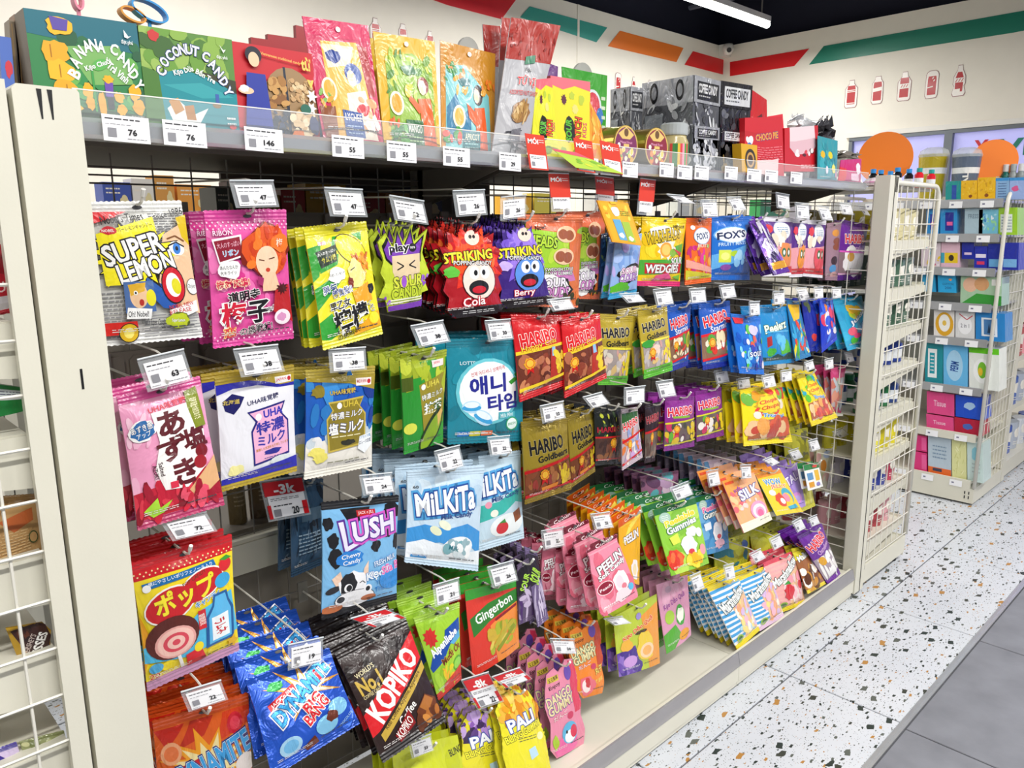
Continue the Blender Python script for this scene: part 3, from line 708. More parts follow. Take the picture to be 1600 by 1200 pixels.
# ---------------------------------------------------------------- hanging bags
BAGS = []
ORD = ['', 'second', 'third', 'fourth', 'fifth', 'sixth', 'seventh', 'eighth', 'ninth', 'tenth']
def quad_at(q, Yt, dy=None, yaw=0.0, dmax=.15):
    TL, TR, BR, BL = q
    a = onY(*TL, Yt - yaw); b = onY(*TR, Yt + yaw); xm = (a[0] + b[0]) / 2
    if dy is None:
        m = onX((BR[0] + BL[0]) / 2, (BR[1] + BL[1]) / 2, xm); yb = min(max(m[1], Yt - dmax), Yt + .01, )
        yb = max(yb, 1.17)
    else: yb = Yt - dy
    return [a, b, onY(*BR, yb + yaw), onY(*BL, yb - yaw)]
def bag(desc, q, base, art=(), kind='pillow', n=0, step=.022, rise=0.0, bulge=None, m=None, Y=1.29, dy=None, yaw=0.0, outline=None, seal=None, seal2=None,
        hook=True, back=None, name='candy_bag', cat='candy bag', jit=.004, hx=.5, hy=.035, teeth=True, label=None, hole=True, seam=.07, floor_z=None):
    seed = len(BAGS) + 11
    Q = quad_at(q, Y, dy, yaw)
    if floor_z: Q[2][2] = Q[3][2] = floor_z
    W = np.linalg.norm(Q[1] - Q[0])
    if bulge is None: bulge = {'pillow': .075, 'pouch': .06, 'flat': .05}[kind] * W
    elif bulge > .008: bulge *= .62
    f = Face(Q, bulge, kind, seed, outline, waist=.035 if kind == 'pillow' else .0)
    m = m or FILM
    org = f.P(np.array(hx), np.array(hy))
    mb = MB(); bc = lin(base)
    sealed = kind == 'pillow' and outline is None
    v0, v1 = (seam, 1 - seam) if sealed else (0.0, 1.0)
    big = W > .085
    f.body(mb, bc, lin(back) if back else None, nu=14 if big else 8, nv=18 if big else 10, v0=v0, v1=v1, thick=.003 if sealed else .002)
    if len(art) > 3 and W > .05: art = list(art) + [('J', 8, 88.5, 46, 91.5, 2, 'e8e4e0'), ('J', 56, 89, 92, 91.5, 1, '4a4a50')]
    f.print_(mb, art, seed)
    o = mb.build(name, m, origin=org, smooth=True)
    lab = label or desc
    tag(o, (lab + ', front of its peg') if n else lab, cat, (desc + ' stack') if n else None)
    if sealed:
        nt = 36 if big else 18
        for nm, va, vb, out in (('top_seal', 0, seam, -1), ('bottom_seal', 1 - seam, 1, 1)):
            s = MB(); us = np.linspace(0, 1, nt + 1); V = []; F = []; rows = 5
            for j in range(rows + 1):
                v = va + (vb - va) * j / rows
                edge = (j == 0 and out < 0) or (j == rows and out > 0)
                vv = np.full(nt + 1, v)
                if edge and teeth: vv = vv + out * .007 * (np.arange(nt + 1) % 2)
                V.append(f.P(us, vv, .0009 * (j % 2)))
            V = np.concatenate(V); n1 = nt + 1
            F = [(j * n1 + i, (j + 1) * n1 + i, (j + 1) * n1 + i + 1, j * n1 + i + 1) for j in range(rows) for i in range(nt)]
            c = seal if out < 0 else (seal2 or seal)
            s.add(V, F, lin(c or base)); s.add(V - .0025 * f.n, [g[::-1] for g in F], lin(c or base)); s.build(nm, m, o, origin=org)
            
    if hole:
        s = MB(); u, v = hx, hy + .005
        hw = .008 / f.W; V2, T2 = tessel(ell(u, v, hw, .003 / f.H, 12)); s.add(f.P(V2[:, 0], V2[:, 1], .0016 + (0.004 if not sealed else .0)), T2, lin('3a3a3e')); s.build('hang_hole', CARD, o, origin=org)
    BAGS.append(dict(desc=desc, org=org, px=((q[0][0] + q[1][0]) / 2, (q[0][1] + q[1][1]) / 2), Y=Y, o=o))
    r = random.Random(seed)
    for k in range(n):
        dyk = step * (k + 1)
        if org[1] + dyk > YB - .035: break
        c = copy_tree(o, (r.uniform(-jit, jit), dyk, rise * (k + 1) + r.uniform(-jit, jit) * .7))
        c.rotation_euler = (r.uniform(-.03, .05), r.uniform(-.03, .03), r.uniform(-.05, .05))
        tag(c, '%s, %s back on its peg' % (lab, ORD[k + 1] if k + 1 < 10 else 'last'), cat, desc + ' stack')
    if hook:
        X, yy, z = org; b = MB(); h = empty('peg_hook', (X, YB - .02, z + .004), 'wire peg hook carrying the ' + desc, 'peg hook', 'wire peg hooks')
        ho = np.array(h.location)
        b.rod([(X, YB - .02, z + .006), (X, yy - .012, z + .003), (X, yy - .024, z + .007), (X, yy - .032, z + .018)], .0023, n=6); b.build('hook_wire', WHITEW, h, origin=ho)
        b = MB(); b.rod([(X, yy - .030, z + .015), (X, yy - .037, z + .025)], .0034, n=8); b.build('tip_cap', PWHITE, h, origin=ho)
        b = MB(); b.box(X - .012, YB - .034, z - .02, X + .012, YB - .028, z + .03); b.build('back_clip', GREYM, h, origin=ho)
        BAGS[-1]['h'] = h; BAGS[-1]['ho'] = ho
    return o
GU = ['c2402a', 'd98a2a', 'e8c050', '8a3038', '9ab040', 'd87060']
def window(x0, y0, x1, y1, cols, n=26, bg='6b4a38', sz=7): return [('R', x0, y0, x1, y1, bg), ('C', x0 + 3, y0 + 3, x1 - 3, y1 - 3, n, sz, cols)]
def medal(x, y, s=1): return [('P', [(x - 5 * s, y + 4 * s), (x + 5 * s, y + 4 * s), (x + 6 * s, y + 13 * s), (x, y + 9 * s), (x - 6 * s, y + 13 * s)], 'c81818'), ('S', x, y, 10 * s, 7.5 * s, 12, .86, 'e0a020'), ('E', x, y, 7 * s, 5.2 * s, 'c83a18'), ('E', x, y, 6 * s, 4.4 * s, 'f0b83a')]

# ---- row 1
bag('yellow and grey pop art lemon candy bag', [(136, 316), (283, 314), (317, 526), (160, 541)], 'cfcfca', [
    ('J', 60, 8, 98, 24, 9, '77777a'), ('J', 2, 62, 28, 96, 12, '8a8a8c'), ('J', 40, 80, 98, 97, 8, '8d8d90'), ('J', 60, 18, 98, 30, 7, '7a7a7c'),
    ('P', [(56, 66), (70, 24), (100, 14), (100, 82), (64, 74)], 'e6bf98'), ('P', [(88, 12), (100, 10), (100, 32), (92, 26)], 'd8b818'),
    ('P', [(0, 7), (36, 7), (22, 11), (0, 15)], 'd8202a'), ('T', "Nobel's Times", 30, 11.5, 44, 6, 5, 'k'), ('T', 'since 1986', 80, 9, 34, 5, 10, 'k'),
    ('P', [(44, 52), (64, 60), (78, 78), (60, 76), (48, 66)], '2858a8'), ('S', 38, 38, 50, 26, 17, .62, 'k'), ('S', 38, 38, 47, 24, 17, .62, 'f2e41c'), ('P', [(2, 22), (62, 11), (66, 40), (40, 58), (6, 58)], 'f2e41c'),
    ('T', 'スーパーレモンキャンデー', 38, 18.5, 44, 3, 8, 'k'),
    ('T', 'SUPER', 37, 33, 62, 14, 14, 'w', 'k', .09, .03), ('T', 'LEMON', 48, 46, 60, 13, 14, 'w', 'k', .09, .03),
    ('B', 14, 20, 8, 3.2, 'c8182a'), ('T', 'NOBEL', 14, 20, 12, 1.8, 0, 'w'),
    ('E', 84, 34, 9, 5, 'w', 8), ('E', 84, 34, 4.6, 4.2, '3a7ed0'), ('E', 84, 34, 1.8, 1.6, 'k'), ('L', [(74, 27), (84, 25), (94, 29)], 1.6, '7a4a20'), ('L', [(74, 32), (84, 29.5), (93, 33)], 1.5, 'k'),
    ('E', 74, 60, 13, 14, 'k', -30), ('E', 74, 60, 12, 13, 'c81828', -30), ('E', 74, 60, 8, 9, 'w', -30), ('E', 77, 61, 5, 6, 'd8d020', -30),
    ('P', [(66, 78), (98, 72), (98, 80), (70, 86)], 'e6e6e4'), ('T', 'NOBEL NEW', 80, 75, 28, 3, 7, 'c83a3a'), ('T', 'RELEASE', 78, 79, 24, 3, 7, 'c83a3a'),
    ('R', 22, 56, 52, 78, '4a6aa0'), ('E', 36, 66, 9, 9, 'e6bf98'), ('P', [(26, 58), (44, 57), (42, 63), (28, 66)], 'd8a828'), ('E', 48, 68, 5, 6, 'e0d828'), ('E', 33, 64, 2, 1.6, 'w'), ('E', 33, 64, 1, .9, 'k'), ('E', 38, 71, 2.4, 2.4, 'b03028'),
    ('P', [(24, 74), (48, 76), (46, 83), (22, 82)], 'w'), ('T', 'Oh! Nobel!', 34, 79, 20, 4, -3, 'k'), ('E', 96, 62, 7, 6, 'k'), ('E', 96, 62, 6.4, 5.6, 'w'), ('T', 'Oh Juicy', 95, 62, 9, 4, 0, 'k'),
    ('T', "What's Super Candy", 48, 86, 24, 6, -6, '333'*2), ('B', 74, 86, 13, 6, '55601a'), ('B', 74, 86, 12.4, 5.4, 'b6c428'), ('T', 'Super Lemon', 74, 86, 14, 3, -5, 'w', '6a7818', .06),
    ('P', [(0, 84), (32, 84), (34, 93), (0, 93)], 'd0241c'), ('E', 24, 92, 10, 7, 'k'), ('E', 24, 92, 9, 6.4, 'd8b01c'), ('E', 24, 92, 5, 4, 'f0e070')], seal='dcdcd8', n=0, bulge=.016)
bag('pink plum candy bag with orange haired woman', [(318, 330), (447, 328), (459, 528), (333, 544)], 'e457a4', [
    ('C', 4, 10, 96, 92, 26, 9, ['ee7ab8', 'd83a90', 'f090c4']), ('D', 0, 7, 100, 14, 16, 3, 1.1, 'f8d0e4'), ('D', 0, 91, 100, 96, 16, 2, 1.1, 'f8d0e4'),
    ('T', 'RIBON', 17, 15.5, 22, 3.6, 2, 'f8e0ee', 'a01c5c', .05), ('P', [(4, 20), (38, 17), (39, 33), (10, 38)], 'w'), ('P', [(6, 21.5), (36, 18.5), (37, 32), (11, 36.5)], '8c1a30'), ('T', '大人のすっぱい', 22, 24, 26, 4, 6, 'e8b0c0'), ('T', 'リボン', 24, 30, 18, 4.5, 6, '8ac0f0', 'w', .05),
    ('B', 68, 30, 32, 21, '7a1c10'), ('B', 68, 30, 31, 20, 'd8501c'), ('C', 42, 14, 94, 44, 26, 6, ['e8641c', 'c83c14', 'f07a28']), ('E', 68, 38, 15, 12, 'f3cfae'), ('P', [(60, 46), (78, 46), (84, 60), (60, 60)], 'f0c8a4'), ('P', [(54, 48), (62, 50), (60, 56), (54, 54)], 'a8306a'),
    ('L', [(57, 36), (64, 37)], 1.3, '5a2a18'), ('L', [(70, 36), (78, 35)], 1.3, '5a2a18'), ('E', 68, 44, 3, 1.6, 'c8402a'), ('B', 86, 24, 12, 7, 'f07828'), ('T', '梅', 86, 24, 9, 6, 0, 'f8e8d0', 'd85018', .05),
    ('B', 20, 42, 14, 7, 'w'), ('T', 'あんたなんか', 20, 40.5, 20, 2.8, 3, '444444'), ('T', '大キライッ', 19, 44.5, 18, 2.8, 3, '444444'),
    ('T', '梅対応編!', 24, 52.5, 38, 6, 4, 'd02040', 'f8e0b8', .08), ('T', '道明寺', 36, 62, 38, 7.5, 6, 'k', 'w', .07, .03),
    ('T', '梅子', 38, 75, 60, 17, 4, 'k', 'w', .07, .03), ('T', '梅', 23.5, 75.5, 28, 17, 4, 'd0203a', 'w', .07, .03), ('T', 'ウメのコ', 76, 72, 6, 16, -70, 'k', 'w', .08),
    ('P', [(76, 60), (96, 56), (98, 86), (72, 76)], 'b8242a'), ('T', 'の挑戦状!', 50, 88, 40, 6, 7, 'k', 'w', .06, .02), ('T', '恋', 18, 89, 14, 8, 6, 'e04838', 'f4dc90', .06), ('E', 84, 81, 11, 6, 'f4e6ee'), ('B', 83, 81, 7, 3.4, 'd894c0'), ('S', 86, 59, 9, 5, 10, .6, '4a1418')],
    n=2, step=.06, seal='d8449a', bulge=.015)
bag('yellow green lemon bag with shouting man', [(474, 359), (572, 346), (598, 521), (505, 547)], 'e6da24', [
    ('P', [(0, 16), (20, 14), (10, 40), (0, 44)], '2f9a34'), ('P', [(40, 9), (56, 9), (48, 20), (30, 24)], '2f9a34'), ('P', [(72, 9), (88, 8), (86, 16)], '2f9a34'), ('P', [(0, 50), (24, 44), (40, 48), (0, 68)], '2f9a34'), ('P', [(0, 78), (20, 72), (30, 90), (14, 94), (0, 92)], '2f9a34'), ('P', [(10, 28), (44, 24), (40, 33), (12, 38)], '2f9a34'),
    ('R', 16, 12, 28, 15, 'f4d8d8'), ('T', 'リボン', 22, 13.5, 10, 3, 0, 'c8202a'), ('P', [(10, 20), (42, 16), (40, 30), (14, 34)], '1c3020'), ('T', '大人のすっぱい', 26, 21.5, 28, 2.8, 8, 'w'), ('T', 'サムソ檬', 28, 27, 22, 5, 8, 'd8d040'),
    ('E', 66, 22, 26, 12.5, 'k', 18), ('E', 66, 22, 25, 11.7, 'ecd81c', 18), ('E', 58, 19, 10, 4, 'f6ea60', 18), ('C', 62, 28, 90, 46, 30, 5, ['d8781c', 'e89a28', 'c0601c']),
    ('B', 68, 44, 15, 14, 'f0dc88'), ('B', 56, 50, 5, 5, '7a2418'), ('L', [(58, 40), (66, 38)], 1.6, 'k'), ('P', [(56, 58), (86, 52), (90, 68), (60, 70)], 'e8a020'), ('B', 36, 41, 15, 7, 'w'), ('T', '元祖レモン味だぞ', 36, 41, 24, 2.4, 4, '555555'), ('T', '男気', 22, 52, 22, 7, 8, '1c3a8a', 'w', .08), ('T', '勝負飴!!', 40, 56, 32, 6.5, 8, '1c3a8a', 'w', .08), ('B', 90, 58, 6, 4.4, 'k'),
    ('T', '早乙女', 34, 66.5, 32, 7.5, 8, 'k', 'w', .08, .03), ('T', '檸檬', 50, 80, 56, 19, 8, 'k', 'w', .07, .04), ('T', 'レモン', 86, 74, 16, 4.6, -60, 'k', 'w', .06), ('P', [(60, 88), (98, 78), (98, 92), (50, 95)], 'e8a41c'), ('E', 88, 84, 9, 5, 'f2dc30'), ('T', 'の挑戦状!', 44, 92, 38, 4.5, 10, 'k')],
    n=3, step=.028, seal='d8d02a', bulge=.013)
hair = [(18, 10), (30, 26), (38, 2), (48, 22), (62, 0), (68, 20), (92, 6), (84, 34), (100, 60), (90, 66), (98, 80), (86, 82), (84, 98), (16, 100), (12, 84), (0, 82), (14, 66), (6, 54), (12, 40), (4, 20)]
bag('purple haired boy shaped sour candy pouch', [(584, 350), (674, 350), (668, 478), (593, 490)], 'c6d838', [
    ('P', [(20, 14), (30, 30), (38, 7), (48, 26), (62, 5), (67, 24), (86, 12), (80, 36), (80, 44), (24, 46), (16, 40), (10, 24)], 'k'), ('P', [(22, 18), (31, 33), (39, 11), (48, 29), (61, 9), (66, 27), (82, 16), (77, 36), (77, 42), (26, 44), (18, 38), (13, 28)], '7a3fb0'),
    ('P', [(26, 36), (78, 34), (78, 56), (70, 64), (32, 64), (26, 54)], 'e6cfa8'), ('L', [(34, 43), (46, 48), (34, 52)], 2, 'k'), ('L', [(68, 42), (56, 47), (70, 51)], 2, 'k'), ('T', 'play', 40, 28, 34, 11, 4, 'k', 'w', .09, .03), ('E', 64, 27, 7, 5, 'k'), ('T', 'more', 64, 27, 9, 2.4, 0, 'w'),
    ('T', 'SOUR', 56, 66, 56, 13, 3, 'd8e048', 'k', .07, .05), ('E', 46, 66, 5, 7, 'a05ad0'), ('T', 'CANDY', 54, 79, 62, 12, 3, 'c6d838', 'k', .07, .05), ('C', 84, 62, 96, 72, 9, 4, ['8a4ac8', 'a870d8']), ('C', 6, 84, 20, 92, 9, 4, ['8a4ac8', 'a870d8']), ('C', 82, 86, 92, 94, 7, 4, ['8a4ac8']), ('P', [(16, 93), (86, 91), (84, 99), (16, 99)], '7a3fb0'), ('H', 20, 86, 84, 92, 2, 'f0f2d0', -1)],
    outline=hair, n=3, step=.022, rise=.004, bulge=.012)
spike = [(50, 0), (57, 14), (72, 4), (72, 18), (90, 12), (86, 26), (100, 30), (92, 42), (100, 54), (92, 60), (96, 74), (90, 80), (96, 94), (84, 100), (20, 100), (8, 92), (12, 78), (4, 70), (10, 58), (0, 48), (10, 40), (2, 26), (16, 26), (14, 10), (30, 16), (36, 4), (44, 13)]
def strike(base, burst, face, fl, fx):
    return [('S', 52, 40, 50, 40, 14, .68, burst[0]), ('S', 52, 40, 40, 32, 12, .66, burst[1]), ('C', 14, 8, 90, 60, 24, 5, burst), ('E', 52, 17, 12, 8, 'f4d8c8'), ('E', 49, 16, 2.5, 2, 'k'), ('E', 55, 16, 2.5, 2, 'k'), ('E', 58, 62, 27, 21, 'k'), ('E', 58, 62, 26, 20, face), ('E', 50, 54, 8, 7, 'w'), ('E', 67, 54, 8, 7, 'w'), ('E', 52, 54, 3, 3, 'k'), ('E', 65, 54, 3, 3, 'k'),
            ('E', 56, 70, 16, 8, 'k'), ('E', 56, 72, 11, 4, 'c82030'), ('T', 'STRIKING', 46, 36, 82, 10, 3, 'f0e030', 'k', .09, .04), ('T', 'POPPING CANDY', 50, 43.5, 60, 4.5, -2, 'w', 'k', .08), ('B', 16, 52, 12, 6, fx), ('R', 0, 90, 100, 100, '1c1418'), ('T', fl, 48, 84, 34, 9, 2, 'w', 'c02030', .08), ('J', 30, 93, 80, 97, 2, 'cccccc')]
bag('spiky red cola popping candy pouch', [(682, 346), (778, 346), (790, 488), (690, 500)], 'a81420', strike('a81420', ['e03020', 'f0501c', 'c81420', 'f07030'], 'f6dcd0', 'Cola', '60c040'), outline=spike, n=8, step=.014, rise=.002, bulge=.012, back='1c1216')
bag('spiky purple berry popping candy pouch', [(770, 343), (857, 343), (864, 474), (772, 484)], '3a2078', strike('3a2078', ['7a5ad0', '9a7ae0', '5a38a8', 'b090f0'], '5a90e0', 'Berry', 'c8b0f0'), outline=spike, n=8, step=.014, rise=.002, bulge=.012, back='1c1226')
def clouds(a): return [('P', [(0, 7), (100, 7), (100, 22), (0, 14)], 'e0704c'), ('C', 0, 20, 100, 96, 16, 13, ['a4cf34', '8cc030', 'b6d840']), ('P', [(70, 16), (100, 20), (100, 96), (78, 90)], 'd8703c'), ('P', [(40, 60), (80, 58), (90, 70), (30, 74)], 'c878b8'), ('T', 'HEADS', 26, 28, 44, 11, -4, 'b8dc40', 'k', .1, .04), ('T', 'Now!', 22, 13, 18, 5, 8, 'k'),
     ('E', 66, 20, 19, 9, 'f0c8a0'), ('E', 59, 20, 9, 5.5, 'a05a3c'), ('E', 72, 21, 9, 5.5, 'a05a3c'), ('E', 62, 44, 20, 9, 'f0c8a0'), ('E', 55, 44, 9.5, 6, '9c5638'), ('E', 69, 45, 9.5, 6, '9c5638'), ('T', 'SWEDISH STYLE', 56, 58, 52, 3.6, 2, 'w', 'k', .08), ('T', 'FOAM GUMMIES', 56, 62.5, 50, 3.6, 2, 'w', 'k', .08),
     ('B', 44, 80, 40, 17, 'k'), ('B', 44, 80, 38, 15.5, 'w'), ('T', 'SOUR', 46, 73, 46, 10, 3, 'f0e8f4', 'k', .09, .04), ('T', 'CLOUDS', 46, 84, 60, 11, 3, 'd890d0', 'k', .09, .04), ('C', 70, 86, 98, 96, 8, 6, ['3c3c20', 'd87030'])]
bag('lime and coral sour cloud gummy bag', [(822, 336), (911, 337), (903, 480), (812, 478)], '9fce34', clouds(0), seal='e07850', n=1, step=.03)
bag('shaded lime and coral cloud gummy bag, right neighbour', [(885, 331), (948, 331), (936, 467), (884, 466)], '8ab82e', clouds(1), seal='cf6848', n=1, step=.03, Y=1.32, label='shade-darkened lime coral cloud gummy bag behind the yellow coupon')  # shade is put into the darker base and seal colours
bag('slim blue lilac cloud candy strip', [(962, 372), (1003, 365), (994, 460), (950, 468)], '8fb0e0', [('C', 0, 8, 100, 60, 14, 16, ['a8c0ec', '7aa0dc', 'b8a8e0']), ('E', 36, 14, 14, 12, 'b0a0e0'), ('B', 60, 62, 46, 16, 'k'), ('B', 60, 62, 42, 14, 'w'), ('T', 'SOUR', 58, 56, 60, 10, 0, 'f0c8e0', 'k', .1, .04), ('T', 'CLOUDS', 60, 68, 72, 12, 0, 'c090d8', 'k', .1, .04), ('B', 30, 84, 34, 10, '5ab428'), ('R', 0, 90, 100, 94, '2a98c8')], seal2='3aa0d0', n=1, Y=1.27)
bag('small dark blue sachet strip behind the lilac strip', [(940, 366), (962, 362), (954, 458), (935, 455)], '1f3a60', [('C', 0, 10, 100, 90, 20, 16, ['2a5a90', '14406a', '3a70a0', '58704a'])], Y=1.31)
bag('yellow sour wedge gummy bag with fruit slices', [(1003, 339), (1073, 342), (1062, 447), (995, 446)], 'f0cf1c', [
    ('C', 2, 10, 98, 50, 12, 9, ['f4da30', 'ecc010']), ('P', [(0, 62), (100, 58), (100, 80), (0, 84)], '4ca838'), ('S', 50, 44, 24, 17, 9, .7, 'f4f0dc'), ('E', 48, 46, 14, 11, 'e8a030'), ('E', 48, 46, 10, 8, 'f4c860'), ('E', 66, 50, 9, 6, '88b838'), ('B', 46, 20, 36, 9, 'w'), ('T', 'WARHEADS', 46, 25, 80, 16, 8, 'd8b81c', 'k', .1, .04), ('T', 'SUPER SOUR', 80, 12, 30, 4, 0, 'k'),
    ('T', 'SOUR', 80, 62, 34, 10, 3, 'w', 'k', .08, .03), ('P', [(8, 66), (96, 66), (94, 80), (10, 82)], 'c8242c'), ('T', 'WEDGIES', 50, 74, 80, 12, 1, 'w', 'k', .08, .04), ('P', [(70, 40), (94, 36), (92, 54), (76, 52)], '58a838'), ('P', [(66, 44), (92, 50), (88, 56)], 'd83a4a'), ('P', [(34, 84), (60, 80), (74, 90), (30, 93)], 'e85a90'), ('P', [(74, 86), (94, 82), (94, 92)], '78c040')], seal='f0d020', seal2='d83070', n=2, step=.03)
bag('small orange fruit chew bag with white oval', [(1072, 341), (1112, 341), (1111, 440), (1070, 445)], 'e8681c', [('C', 6, 40, 96, 80, 26, 10, ['d8308a', 'f0a020', '98c030', 'e8501c', 'c02a70']), ('E', 54, 27, 33, 13, '8ab0d8'), ('E', 54, 27, 31, 12, 'f4f6f8'), ('T', "FOX'S", 54, 27, 46, 10, 4, '28406a', None, .05, .03), ('T', 'FRUITS', 54, 42, 40, 5, 0, 'f8e8d0'), ('P', [(0, 62), (100, 78), (100, 86), (0, 74)], 'e8a090'), ('P', [(0, 78), (100, 88), (100, 93), (0, 93)], 'c8c030'), ('E', 20, 14, 8, 3.4, 'w')], seal='e06018')
bag('blue fruity mint bag with white oval sign', [(1112, 340), (1174, 338), (1171, 437), (1110, 437)], '1c6cc8', [('P', [(0, 60), (100, 40), (100, 95), (0, 95)], '60a8e0'), ('P', [(0, 84), (100, 60), (100, 95), (0, 95)], '1c5cb0'), ('E', 44, 28, 42, 13, '70b0e8'), ('E', 44, 28, 39, 11.6, 'f6f8fa'), ('T', "FOX'S", 42, 28, 66, 11, 3, '1c2c54', None, .05, .04), ('T', 'FRUITY MINTS', 44, 42, 66, 5.4, 2, 'cfe6f8'), ('R', 12, 52, 38, 72, 'd4e04c'), ('E', 25, 62, 9, 6, 'eef080'), ('E', 48, 58, 12, 5, 'b0d030'), ('C', 50, 58, 84, 74, 12, 8, ['a8d4f0', '88c0e8']), ('E', 28, 80, 12, 5, '8a4aa0')], seal='1c68c4', n=3, step=.03)
def jelly(face): return [('P', [(0, 50), (100, 44), (100, 95), (0, 95)], 'e8a0a8'), ('E', 58, 22, 30, 15, 'b0b8d8'), ('E', 58, 22, 28, 14, 'f6f6fa'), ('J', 40, 16, 76, 28, 4, '4a80a8'), ('C', 10, 30, 60, 42, 8, 10, ['f4ecdc', 'e8d8c0']), ('B', 64, 66, 32, 22, face), ('E', 56, 60, 8, 8, '2a6a30'), ('E', 76, 60, 8, 8, '2a6a30'), ('E', 56, 60, 4, 4, 'w'), ('E', 76, 60, 4, 4, 'w'), ('P', [(0, 86), (100, 84), (100, 95), (0, 95)], 'c83038'), ('B', 16, 20, 11, 8, 'd8404c')]
bag('purple jelly bag with orange fruit face', [(1187, 339), (1239, 341), (1236, 430), (1192, 432)], '5a3088', jelly('e88a3a'), seal='e8e4ec')
bag('purple jelly bag with carrot face', [(1238, 342), (1264, 343), (1254, 432), (1233, 433)], '5a3088', jelly('f09020'), seal='e8e4ec')
bag('purple jelly bag with pink strawberry face', [(1262, 344), (1291, 345), (1285, 434), (1254, 431)], '5a3088', jelly('e04a58'), seal='e8e4ec', n=1)
bag('crumpled silver violet sweet strip hanging askew', [(1170, 347), (1190, 338), (1234, 424), (1208, 430)], '6a3aa8', [('C', 0, 6, 100, 90, 30, 22, ['c8bce0', '4a2a80', '8a60c8', 'e0dcec', '2c1a50']), ('R', 10, 80, 96, 92, 'e0a028')], m=FOIL, n=2, step=.03, Y=1.27)
bag('mauve sachet with brown sweet discs', [(1292, 350), (1315, 346), (1308, 438), (1289, 437)], '9a7888', [('E', 55, 18, 26, 6, 'd89038'), ('E', 60, 32, 26, 6, '8a4a38'), ('E', 60, 42, 26, 6, '8a4a38'), ('E', 50, 66, 24, 8, '3a2430'), ('E', 45, 80, 26, 7, '4a90c8'), ('E', 60, 90, 26, 5, 'c89898')], n=1)
bag('purple and clear marshmallow bag, top row right end', [(1313, 343), (1357, 351), (1345, 436), (1308, 438)], '6a2496', [('T', 'HARIBO', 48, 29, 72, 14, 2, 'e8302c', 'w', .1, .05), ('T', 'Chamallows', 52, 44, 56, 8, 0, 'f0c0e8', None), ('R', 0, 52, 100, 88, '8a7078'), ('C', 20, 55, 84, 84, 18, 15, ['f8f4f6', 'f0e8ec', 'fdfafa']), ('E', 30, 60, 11, 8, 'e0a428'), ('R', 0, 50, 100, 53, 'e060c0'), ('R', 0, 88, 100, 91, 'f0a8d8')], seal='5a1c88', n=1)

# ---- row 2, left
bag('pink salted red bean candy bag', [(182, 620), (312, 588), (351, 788), (215, 829)], 'ea9cc0', [
    ('C', 0, 8, 100, 70, 26, 8, ['f2b4d0', 'e484b0', 'f6c8dc']), ('P', [(0, 74), (100, 66), (100, 94), (0, 94)], 'b81c34'), ('C', 0, 74, 96, 92, 30, 9, ['c02038', '8a1426', 'd8384a', 'a01830']), ('P', [(32, 18), (88, 16), (92, 40), (86, 66), (60, 78), (34, 76), (26, 60), (36, 40)], 'f2efec'), ('P', [(58, 82), (100, 60), (100, 80), (70, 90)], 'd8a878'),
    ('T', 'UHA味覚糖', 53, 14.5, 46, 5.2, 4, 'd02840'), ('P', [(76, 8), (92, 6), (96, 36), (82, 38), (76, 20)], '7e8a1e'), ('T', '北海道産大納言あずき', 86, 22, 26, 6, -84, 'f0eac0'), ('B', 19, 29, 15, 8, 'w'), ('B', 19, 29, 14, 7.2, '2868a8'), ('T', 'あずき感', 19, 27, 24, 5, 8, 'w', '1c3a70', .05), ('T', 'アップ', 20, 32, 16, 4, 8, 'w'),
    ('T', 'あ', 53, 28, 30, 17, 4, '5c1620', None, .05, .035), ('T', 'ず', 49, 47, 32, 17, 4, '5c1620', None, .05, .035), ('T', 'き', 60, 66, 26, 18, 4, '5c1620', None, .05, .035), ('T', '塩', 78, 43, 28, 15, 6, '5c1620', None, .05, .035), ('T', 'AZUKI', 26, 61, 16, 3, -86, '3a2024'), ('T', 'Salted', 33, 60, 16, 3, -86, '3a2024'), ('R', 40, 71, 49, 76, 'd8344c'), ('E', 84, 54, 8, 5, '7a1420'), ('E', 80, 62, 8, 5, '9a1c28'),
    ('P', [(8, 88), (24, 80), (26, 88), (40, 84), (30, 92), (18, 94)], 'a8d83c'), ('C', 50, 80, 86, 92, 14, 8, ['c82038', 'e05068', '98142a'])], n=2, step=.045, rise=.004, seal='d84c94', seal2='b03060', bulge=.018)
